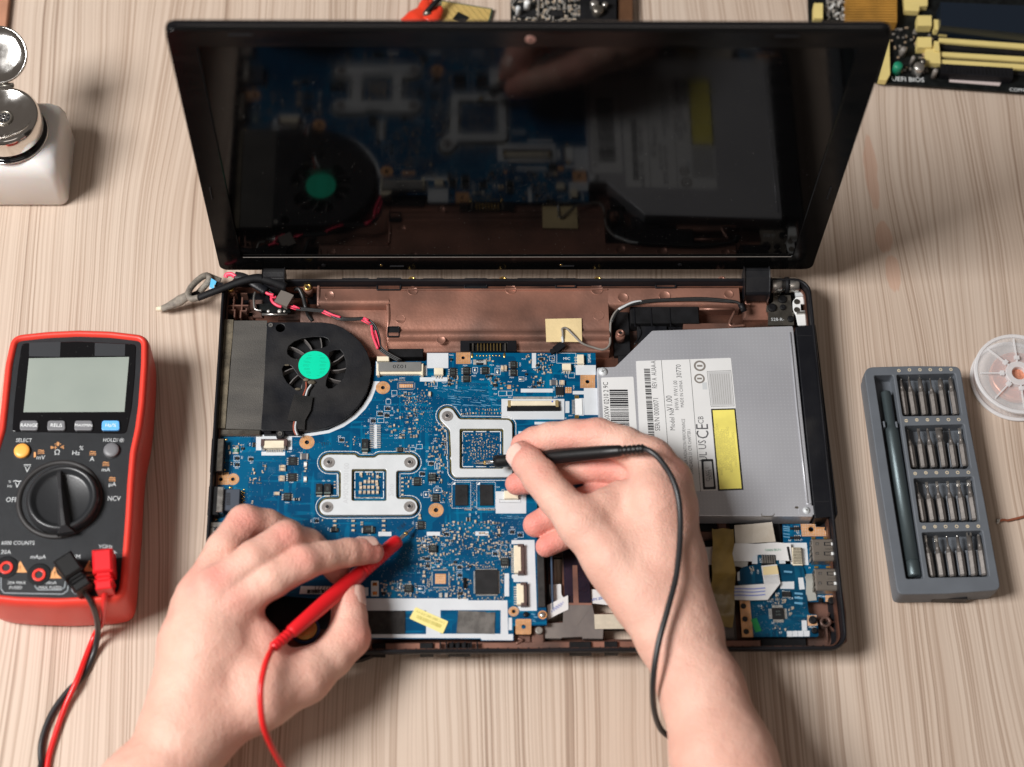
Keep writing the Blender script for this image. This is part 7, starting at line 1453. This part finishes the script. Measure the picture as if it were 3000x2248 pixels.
for i in range(90):
    c = pt('m', rs.uniform(980, 1420), rs.uniform(250, 680), 5); mb.box(c, (rs.uniform(1, 2.6), rs.uniform(.6, 1.6), 0), rs.choice([m_chip, m_greyw, m_greyw, m_capd]), rs.choice([0, 1.57]), 5, 6.2)
for i in range(70): c = pt('m', rs.uniform(380, 560), rs.uniform(0, 190), 5); mlcc(mb, c, rs.uniform(1, 3), rs.uniform(.6, 1.4), rs.choice([0, 1.57]), rs.choice([m_chip, m_print, m_greyw]), 1.5, 5)
tag(mb.build('surface_mount_parts', mo), kind='stuff')
m2 = tag(empty('circuit_board', pt('t', 1500, 100, 0)), 'small dark circuit board with silvery parts behind the middle of the lid', 'circuit board')
mb = MB(); mb.plate([q[:2] for q in (pt('t', 1095, -180, 5), pt('t', 1095, 330, 5), pt('t', 1960, 330, 5), pt('t', 1960, -180, 5))], [], 3, 5, m_pcbd); mb.build('board', m2)
mb = MB(); bx = lambda x0, y0, x1, y1, z1, m: mb.prism(P2('t', [(x0, y0), (x1, y0), (x1, y1), (x0, y1)], z1), 5, z1, m)
bx(1660, -100, 1950, 300, 12, m_blackm); bx(1310, -20, 1325, 130, 8, m_greyw); bx(1420, 80, 1520, 130, 7, m_chip); bx(1130, 20, 1300, 140, 6.5, m_chip); mb.build('connector', m2)
for x, y, r, m in ((1228, 35, 2.2, m_white2), (1155, 80, 1.8, m_greyp), (1770, 60, 3, m_steel), (1855, 70, 2, m_steel), (1800, 110, 4, m_steeld)):
    c = pt('t', x, y, 12); mb = MB(); mb.lathe([(r, 0), (r, 9 if x < 1500 else 12), (r*.8, 10 if x < 1500 else 13)], m, (c[0], c[1], 5), 18); mb.build('capacitor', m2)
mb = MB()
for i in range(230): c = pt('t', rs.uniform(1105, 1650), rs.uniform(-60, 200), 5); mlcc(mb, c, rs.uniform(1, 3.2), rs.uniform(.6, 1.6), rs.choice([0, 1.57]), rs.choice([m_chip, m_cap, m_greyw, m_capd]), 1.5, 5)
tag(mb.build('surface_mount_parts', m2), kind='stuff')
mb = MB(); mb.prism(P2('t', [(1962, -60), (2085, -60), (2085, 200), (1965, 200)], 9), .3, 9, mat('dark_brown_block', (.10, .045, .02), .5, var=.2)); mb.build('brown_box', None, 'dark brown block standing beside the small circuit board behind the lid', cat='block', own=True, bevel=.6)
# processor lying contacts up
c0 = Vector(pt('P', 1443, 27, 3)); an = -.20; ux = Vector((math.cos(an), math.sin(an), 0)); uy = Vector((-math.sin(an), math.cos(an), 0)); cc = c0-ux*18.7-uy*18.7
pr_ = tag(empty('processor', (cc.x, cc.y, 0)), 'square computer processor lying with its gold contacts up behind the lid', 'processor')
def sq(h, o=(0, 0)): return [tuple((cc+ux*(a*h+o[0])+uy*(b*h+o[1])).xy) for a, b in ((-1, -1), (1, -1), (1, 1), (-1, 1))]
mb = MB(); mb.prism(sq(18.75), 2, 3.4, mat('processor_green', (.01, .06, .04), .4)); mb.prism(sq(16), .3, 2, m_alu); mb.build('substrate', pr_)
m_cg = mat('gold_contacts', (.66, .48, .17), .4, metal=.3)
mb = MB(); mb.prism(sq(17.9), 3.4, 3.5, m_cg)
for i in range(33):
    for j in range(33):
        if abs(i-16) < 6 and abs(j-16) < 6: continue
        p = cc+ux*(i-16)*1.06+uy*(j-16)*1.06; mb.box((p.x, p.y, 3.55), (.6, .6, .12), m_gold if (i+j) % 5 == 0 else m_cg, an)
mb.build('contacts', pr_)
mb = MB(); q = pt('t', 692, 148, 4); mb.box((q[0], q[1], 3.7), (9.5, 8, .4), m_pcbd, an-.35); mb.build('centre_gap', pr_)
# red grip
mb = MB(); m_rg = mat('red_grip_plastic', (.72, .05, .02), .3)
mb.tube([pt('t', 255, 215, 5), pt('t', 330, 155, 6), pt('t', 385, 95, 7), pt('t', 405, 35, 8), pt('t', 430, 15, 8), pt('t', 455, 25, 8)], 4, m_rg, 14, radii=[7, 8, 5.5, 4.2, 3.4, 3], flat=.7); mb.tube([pt('t', 420, 180, 5), pt('t', 470, 130, 7), pt('t', 505, 90, 8), pt('t', 500, 60, 9)], 4, m_rg, 14, radii=[8, 6, 4, 3.5], flat=.7)
pl = tag(empty('pliers', pt('t', 400, 120, 0)), 'red plastic handles of a small tool poking out behind the lid', 'pliers'); mb.build('handle', pl)
mb = MB(); mb.tube([pt('t', 420, 90, 12), pt('t', 470, 40, 14), pt('t', 540, -30, 15)], 1.8, m_blackm, 10); mb.tube([pt('t', 400, 130, 8), pt('t', 440, 90, 11)], 3, m_steeld, 10, 1); mb.build('jaw', pl)
# terracotta edge at the far left corner
mb = MB(); mb.prism(P2('o', [(-120, -160), (85, -160), (60, 60), (40, 255), (-120, 300)], 6), .4, 6, mat('terracotta_cardboard', (.42, .20, .12), .7, var=.1, bump=.3)); mb.build('cardboard', None, 'reddish brown card sticking in at the far left corner of the table', cat='card', own=True, bevel=.8)
# ================================================================ PERSON (two forearms and hands)
def surface_nets(F, o, h):
    sg = F < 0; nx, ny, nz = F.shape
    idx = -np.ones((nx-1, ny-1, nz-1), dtype=np.int64)
    cnt = np.zeros((nx-1, ny-1, nz-1)); acc = np.zeros((nx-1, ny-1, nz-1, 3))
    for ax in range(3):
        sl0 = [slice(None)]*3; sl1 = [slice(None)]*3; sl0[ax] = slice(0, -1); sl1[ax] = slice(1, None)
        a = F[tuple(sl0)]; b = F[tuple(sl1)]; cr = (a < 0) != (b < 0); t = np.where(cr, a/(a-b+1e-12), 0)
        oth = [k for k in range(3) if k != ax]
        for du in (0, 1):
            for dv in (0, 1):
                s = [None]*3; s[ax] = slice(0, None); s[oth[0]] = slice(du, F.shape[oth[0]]-1+du); s[oth[1]] = slice(dv, F.shape[oth[1]]-1+dv)
                c = cr[tuple(s)]; tt = t[tuple(s)]; cnt += c
                p = [None]*3; p[ax] = tt; p[oth[0]] = du; p[oth[1]] = dv
                for k in range(3): acc[..., k] += c*p[k]
    act = cnt > 0; idx[act] = np.arange(act.sum()); I = np.argwhere(act)
    V = (I+acc[act]/cnt[act][:, None])*h+o; Q = []
    for ax in range(3):
        sl0 = [slice(None)]*3; sl1 = [slice(None)]*3; sl0[ax] = slice(0, -1); sl1[ax] = slice(1, None)
        a = sg[tuple(sl0)]; b = sg[tuple(sl1)]; u, v = [(1, 2), (2, 0), (0, 1)][ax]
        E = np.argwhere(a != b); E = E[(E[:, u] > 0) & (E[:, v] > 0) & (E[:, u] < F.shape[u]-1) & (E[:, v] < F.shape[v]-1)]
        def ii(du, dv):
            e = E.copy(); e[:, u] -= du; e[:, v] -= dv; return idx[e[:, 0], e[:, 1], e[:, 2]]
        q = np.stack([ii(1, 1), ii(0, 1), ii(0, 0), ii(1, 0)], 1); fl = ~a[E[:, 0], E[:, 1], E[:, 2]]; q[fl] = q[fl][:, ::-1]; Q.append(q)
    return V, np.concatenate(Q)
def smin(a, b, k):
    h = np.clip(.5+.5*(b-a)/k, 0, 1); return b*(1-h)+a*h-k*h*(1-h)
def capsule(X, a, b, ra, rb, flat=None):
    a = np.array(a, float); b = np.array(b, float); ba = b-a; pa = X-a; h = np.clip((pa@ba)/max(ba@ba, 1e-9), 0, 1)
    d = pa-h[..., None]*ba
    return np.sqrt((d*d).sum(-1))-(ra+(rb-ra)*h)
def build_arm(par, palm, fingers, webs, flush, h=1.05, kpalm=9, creases=()):
    allp = [p for ch in palm+list(fingers)+webs for p in ch]
    P = np.array([p[:3] for p in allp]); R = np.array([p[3] for p in allp])
    lo = (P-R[:, None]).min(0)-5; hi = (P+R[:, None]).max(0)+5; n = np.ceil((hi-lo)/h).astype(int)+1
    ax = [lo[k]+h*np.arange(n[k]) for k in range(3)]
    BIG = 40.0
    def field(chains, k):
        F = np.full(n, BIG)
        for ch in chains:
            for a, b in zip(ch, ch[1:]):
                m_ = max(a[3], b[3])+14; l = np.minimum(a[:3], b[:3])-m_; u = np.maximum(a[:3], b[:3])+m_
                i0 = np.clip(((l-lo)/h).astype(int), 0, n-1); i1 = np.clip(((u-lo)/h).astype(int)+2, 1, n)
                s = tuple(slice(i0[q], i1[q]) for q in range(3))
                X = np.stack(np.meshgrid(*[ax[q][i0[q]:i1[q]] for q in range(3)], indexing='ij'), -1)
                F[s] = smin(F[s], capsule(X, a[:3], b[:3], a[3], b[3]), k)
        return F
    Pf = field(palm, kpalm); Pf = smin(Pf, field(webs, 6), 8) if webs else Pf
    tot = Pf.copy()
    fs = []
    for ch in fingers:
        f = field([ch], 2.2); fs.append(f)
    for f in fs: tot = np.minimum(tot, smin(Pf, f, 7))
    for i, f in enumerate(fs):
        for g in fs[i+1:]: tot = np.minimum(tot, smin(f, g, 1.6))
    V, Q = surface_nets(tot, lo, h)
    for it in range(2):   # light smoothing
        A = np.zeros_like(V); C = np.zeros(len(V))
        for i, j in ((0, 1), (1, 2), (2, 3), (3, 0)):
            np.add.at(A, Q[:, i], V[Q[:, j]]); np.add.at(C, Q[:, i], 1); np.add.at(A, Q[:, j], V[Q[:, i]]); np.add.at(C, Q[:, j], 1)
        V = V*.5+.5*A/np.maximum(C, 1)[:, None]
    if creases:      # skin folds over the joints
        Nn = np.zeros_like(V); e1 = V[Q[:, 2]]-V[Q[:, 0]]; e2 = V[Q[:, 3]]-V[Q[:, 1]]; fn = np.cross(e1, e2)
        for i in range(4): np.add.at(Nn, Q[:, i], fn)
        Nn /= np.linalg.norm(Nn, axis=1)[:, None]+1e-9; D = np.zeros(len(V))
        for p, q, wd, dep in creases:
            p = np.array(p); t = np.array(q)-p; t /= np.linalg.norm(t); r_ = V-p; x = r_@t; lat = np.sqrt(np.maximum(0, (r_*r_).sum(1)-x*x))
            m_ = np.exp(-(lat/wd)**2)*np.clip(Nn[:, 2]*1.6+.2, 0, 1)
            for o_, a_ in ((-3.4, .55), (-1.6, .9), (0, 1), (1.7, .8), (3.3, .45)): D += m_*a_*np.exp(-((x-o_-.05*lat*np.sin(lat*1.3+o_))/.52)**2)*dep
        V = V-Nn*np.minimum(D, .8)[:, None]
    og = np.array(org(par)); me = bpy.data.meshes.new('arm'); me.from_pydata(((V-og)*S).tolist(), [], Q.tolist()); me.materials.append(m_skin)
    me.polygons.foreach_set('use_smooth', [True]*len(Q)); me.update()
    at_ = me.attributes.new('flush', 'FLOAT', 'POINT'); fl = np.zeros(len(V))
    for p, r, w_ in flush: fl = np.maximum(fl, min(1, w_*1.35)*np.exp(-((V-np.array(p))**2).sum(1)/(r*r)))
    at_.data.foreach_set('value', fl.astype(np.float32))
    o = bpy.data.objects.new('arm', me); putobj(o, par); return o
def skin():
    m = bpy.data.materials.new('skin'); m.use_nodes = True; nt = m.node_tree; b = nt.nodes['Principled BSDF']; L = nt.links.new; N = nt.nodes.new
    tc = N('ShaderNodeTexCoord'); n = N('ShaderNodeTexNoise'); n.inputs['Scale'].default_value = 45; n.inputs['Detail'].default_value = 5; L(tc.outputs['Object'], n.inputs['Vector'])
    r = N('ShaderNodeMapRange'); r.inputs[1].default_value = .35; r.inputs[2].default_value = .65; L(n.outputs[0], r.inputs[0])
    mx = N('ShaderNodeMix'); mx.data_type = 'RGBA'; L(r.outputs[0], mx.inputs['Factor']); mx.inputs['A'].default_value = (.75, .455, .36, 1); mx.inputs['B'].default_value = (.70, .39, .305, 1)
    at_ = N('ShaderNodeAttribute'); at_.attribute_name = 'flush'; x2 = N('ShaderNodeMix'); x2.data_type = 'RGBA'; L(at_.outputs['Fac'], x2.inputs['Factor']); L(mx.outputs['Result'], x2.inputs['A']); x2.inputs['B'].default_value = (.70, .25, .205, 1)
    n3 = N('ShaderNodeTexNoise'); n3.inputs['Scale'].default_value = 17; n3.inputs['Detail'].default_value = 2; L(tc.outputs['Object'], n3.inputs['Vector']); r3 = N('ShaderNodeMapRange'); r3.inputs[1].default_value = .52; r3.inputs[2].default_value = .75; r3.inputs[4].default_value = .5; L(n3.outputs[0], r3.inputs[0])
    x3 = N('ShaderNodeMix'); x3.data_type = 'RGBA'; L(r3.outputs[0], x3.inputs['Factor']); L(x2.outputs['Result'], x3.inputs['A']); x3.inputs['B'].default_value = (.66, .355, .27, 1)
    L(x3.outputs['Result'], b.inputs['Base Color']); b.inputs['Roughness'].default_value = .5; b.inputs['Specular IOR Level'].default_value = .3
    b.inputs['Subsurface Weight'].default_value = .2; b.inputs['Subsurface Radius'].default_value = (1, .35, .2); b.inputs['Subsurface Scale'].default_value = .004
    v = N('ShaderNodeTexVoronoi'); v.inputs['Scale'].default_value = 900; L(tc.outputs['Object'], v.inputs['Vector']); n2 = N('ShaderNodeTexNoise'); n2.inputs['Scale'].default_value = 160; n2.inputs['Detail'].default_value = 4; L(tc.outputs['Object'], n2.inputs['Vector'])
    ad = N('ShaderNodeMath'); ad.operation = 'MULTIPLY_ADD'; L(v.outputs['Distance'], ad.inputs[0]); ad.inputs[1].default_value = .35; L(n2.outputs[0], ad.inputs[2])
    bp = N('ShaderNodeBump'); bp.inputs['Strength'].default_value = .7; bp.inputs['Distance'].default_value = .0011; L(ad.outputs[0], bp.inputs['Height']); L(bp.outputs[0], b.inputs['Normal'])
    return m
m_skin = skin(); m_nail = mat('fingernail', (.80, .52, .44), .18, spec=.5, sss=.1); m_nailw = mat('nail_edge', (.80, .70, .62), .3)
per = tag(empty('person', (0, -330, 0)), "person's two bare hands holding the red and the black probe", 'person')
def J(k, L): return [np.array([*pt(k, x, y, z), r]) for x, y, z, r in L]
def nail(par, c, dirv, nrm, r, ln=6.0, wd=.85):
    d = Vector(dirv).normalized(); n_ = Vector(nrm); n_ = (n_-d*n_.dot(d)).normalized(); s_ = d.cross(n_); c = Vector(c)
    mb = MB()
    def f(u, v):
        uu = (u*2-1); vv = (v*2-1); wdt = wd*(1-.12*max(0, vv)**2)*(1 if vv > -.6 else math.sqrt(max(0, 1-((-.6-vv)/.4)**2))*1); a = uu*wdt
        if vv > .6: L_ = .6+(vv-.6)*math.sqrt(max(0, 1-uu*uu*.55))
        else: L_ = vv
        r_ = r+.55; p = c+d*(L_*ln)+s_*(math.sin(a)*r_)+n_*(math.cos(a)*r_-.25*max(0, vv)-(.5 if abs(uu) > .98 or abs(vv) > .98 else 0)); return tuple(p)
    mb.grid(f, 11, 13, m_nail); return mb.build('fingernail', par)
# ---- left hand
lp = [J('l', [(-60, 2150, 50, 29), (150, 1850, 49, 27), (330, 1560, 50, 22.3)]), J('l', [(-10, 2150, 48, 28), (200, 1850, 48, 26), (410, 1540, 48, 21.5)]),
      J('l', [(400, 1480, 51, 21), (620, 900, 60, 14), (705, 650, 66, 10.5)]), J('l', [(400, 1450, 52, 20), (520, 900, 62, 15), (580, 575, 69, 10.5)]),
      J('l', [(370, 1420, 50, 19), (450, 900, 57, 15), (478, 610, 62, 10.5)]), J('l', [(350, 1400, 46, 18), (410, 900, 48, 14), (440, 680, 50, 10.5)]),
      J('l', [(480, 1420, 47, 20), (560, 1100, 46, 17), (620, 800, 50, 14)]),
      J('l', [(520, 1400, 49, 20), (860, 1210, 48, 19), (1120, 1110, 44, 14.5)]), J('l', [(700, 1000, 55, 14), (850, 1080, 51, 15)])]
lf = [J('l', [(705, 650, 66, 11.2), (930, 515, 70, 10.6), (1120, 415, 68, 9.9), (1250, 378, 61, 8.8), (1390, 352, 53, 8.3), (1465, 345, 48, 7.8), (1540, 350, 43.5, 6.9)]),
      J('l', [(580, 575, 69, 11), (820, 390, 73, 10.6), (1015, 265, 69, 10.2), (1150, 300, 56, 8.8), (1255, 380, 44, 8.2), (1330, 470, 35, 7.4)]),
      J('l', [(478, 610, 62, 11), (640, 330, 62, 10.6), (765, 172, 56, 10.8), (900, 185, 48, 9.4), (1030, 240, 40, 8.6), (1120, 300, 33, 7.8)]),
      J('l', [(440, 680, 50, 10.5), (600, 420, 42, 9.4), (700, 300, 36, 9.2), (850, 320, 30, 8), (960, 380, 28, 7.2)]),
      J('l', [(1120, 1110, 44, 14.8), (1290, 990, 40, 12.0), (1395, 865, 38, 12.6), (1400, 740, 39, 10.2), (1392, 655, 40, 9.6), (1392, 610, 40, 8.6)])]
lw = [J('l', [(800, 760, 58, 8), (880, 900, 54, 9), (960, 1030, 49, 10)]), J('l', [(560, 560, 66, 6), (640, 540, 67, 6)]), J('l', [(460, 640, 58, 7), (520, 560, 64, 6)])]
k_ = lambda x, y, z: pt('l', x, y, z)
lfl = [(k_(1540, 350, 46), 11, .75), (k_(705, 640, 76), 9, .35), (k_(580, 500, 80), 10, .6), (k_(478, 560, 72), 10, .55), (k_(1120, 400, 76), 9, .45), (k_(1015, 250, 78), 10, .5), (k_(765, 150, 66), 12, .5), (k_(1395, 600, 44), 12, .5), (k_(1480, 860, 42), 11, .5), (k_(900, 600, 62), 9, .4), (k_(1000, 960, 52), 12, .35), (k_(1050, 560, 60), 12, .5), (k_(1330, 480, 38), 12, .7), (k_(900, 860, 52), 13, .45)]
lcr = [(k_(1120, 400, 76), k_(1250, 370, 70), 7, .42), (k_(1020, 265, 78), k_(1120, 290, 66), 7, .4), (k_(765, 165, 66), k_(880, 180, 56), 7, .4), (k_(1400, 352, 61), k_(1500, 345, 52), 6, .34), (k_(1400, 830, 50), k_(1398, 700, 48), 8, .4)]
la = build_arm(per, lp, lf, lw, lfl, creases=lcr); la['label'] = 'left arm, red probe between thumb and fingertips'
nail(la, pt('l', 1500, 340, 45), Vector(pt('l', 1560, 338, 42))-Vector(pt('l', 1450, 345, 48)), (.05, .72, .6), 7.9, 5.4)
nail(la, pt('l', 1395, 630, 40), Vector(pt('l', 1385, 560, 40))-Vector(pt('l', 1395, 700, 39)), (.95, .0, .25), 9.5, 6.0)
# ---- right hand
rp = [J('r', [(1340, 2050, 54, 29), (1190, 1620, 52, 25), (1100, 1300, 50, 20.5), (975, 1060, 50, 18)]), J('r', [(1400, 2050, 50, 28), (1240, 1620, 49, 24.5), (1130, 1300, 48, 20.5), (1035, 1060, 47, 18)]),
      J('r', [(990, 1040, 50, 19), (930, 700, 60, 15), (900, 420, 66, 13.5), (878, 235, 62, 12.2)]), J('r', [(1035, 1040, 48, 19), (990, 700, 55, 15), (975, 450, 58, 14), (965, 330, 57, 12.8)]),
      J('r', [(1050, 1040, 45, 18), (1010, 700, 44, 14), (980, 430, 44, 12)]), J('r', [(1050, 1040, 42, 17), (960, 750, 36, 14), (900, 560, 34, 11.5)]),
      J('r', [(970, 1040, 50, 18), (840, 860, 54, 17.5), (700, 690, 58, 15.5), (560, 535, 61, 12.8)]), J('r', [(900, 900, 50, 18), (830, 640, 52, 17), (800, 480, 54, 14)]), J('r', [(760, 760, 48, 17), (730, 600, 48, 16)])]
rf = [J('r', [(878, 232, 62, 12.2), (760, 165, 64, 11), (635, 122, 61, 10.6), (520, 118, 56, 9.2), (415, 128, 51, 8.9), (340, 145, 46, 8.3), (285, 165, 41, 7.2)]),
      J('r', [(965, 330, 57, 12), (800, 280, 50, 10.4), (645, 262, 45, 9.8), (520, 280, 39, 8.6), (400, 310, 34, 8.2), (310, 330, 31, 7.8), (258, 345, 28.5, 7.0)]),
      J('r', [(980, 430, 44, 11), (800, 410, 38, 9.6), (640, 400, 35, 9.2), (520, 440, 32, 8.4), (420, 495, 30, 8.2), (345, 535, 28.5, 7.6)]),
      J('r', [(900, 560, 34, 10), (740, 530, 30, 8.6), (620, 535, 29, 8.2), (510, 580, 28, 7.4), (395, 636, 26.5, 6.5)]),
      J('r', [(560, 535, 61, 12.8), (450, 415, 60, 11.2), (368, 312, 57, 11.0), (315, 250, 53, 9.8), (280, 212, 49.5, 8.6)])]
rw = [J('r', [(730, 400, 58, 9), (660, 450, 60, 9), (600, 490, 61, 9)]), J('r', [(920, 270, 62, 8), (950, 320, 60, 8)])]
k_ = lambda x, y, z: pt('r', x, y, z)
rfl = [(k_(280, 200, 55), 12, .55), (k_(285, 160, 42), 12, .6), (k_(258, 345, 32), 14, .8), (k_(345, 535, 32), 15, .8), (k_(395, 636, 30), 14, .85), (k_(368, 290, 66), 9, .35), (k_(640, 260, 50), 13, .6), (k_(700, 260, 50), 14, .6), (k_(640, 380, 40), 14, .6), (k_(600, 80, 64), 14, .3), (k_(500, 170, 54), 12, .5), (k_(1000, 260, 66), 12, .35), (k_(740, 330, 56), 12, .4)]
rcr = [(k_(372, 300, 67), k_(310, 240, 62), 7, .42), (k_(635, 110, 71), k_(530, 112, 66), 7, .3), (k_(415, 120, 59), k_(340, 135, 54), 6, .3)]
ra = build_arm(per, rp, rf, rw, rfl, creases=rcr); ra['label'] = 'right arm, black probe between thumb and forefinger'
nail(ra, pt('r', 288, 222, 50.5), Vector(pt('r', 270, 200, 48))-Vector(pt('r', 330, 270, 54)), (-.62, -.35, .70), 8.9, 5.6)
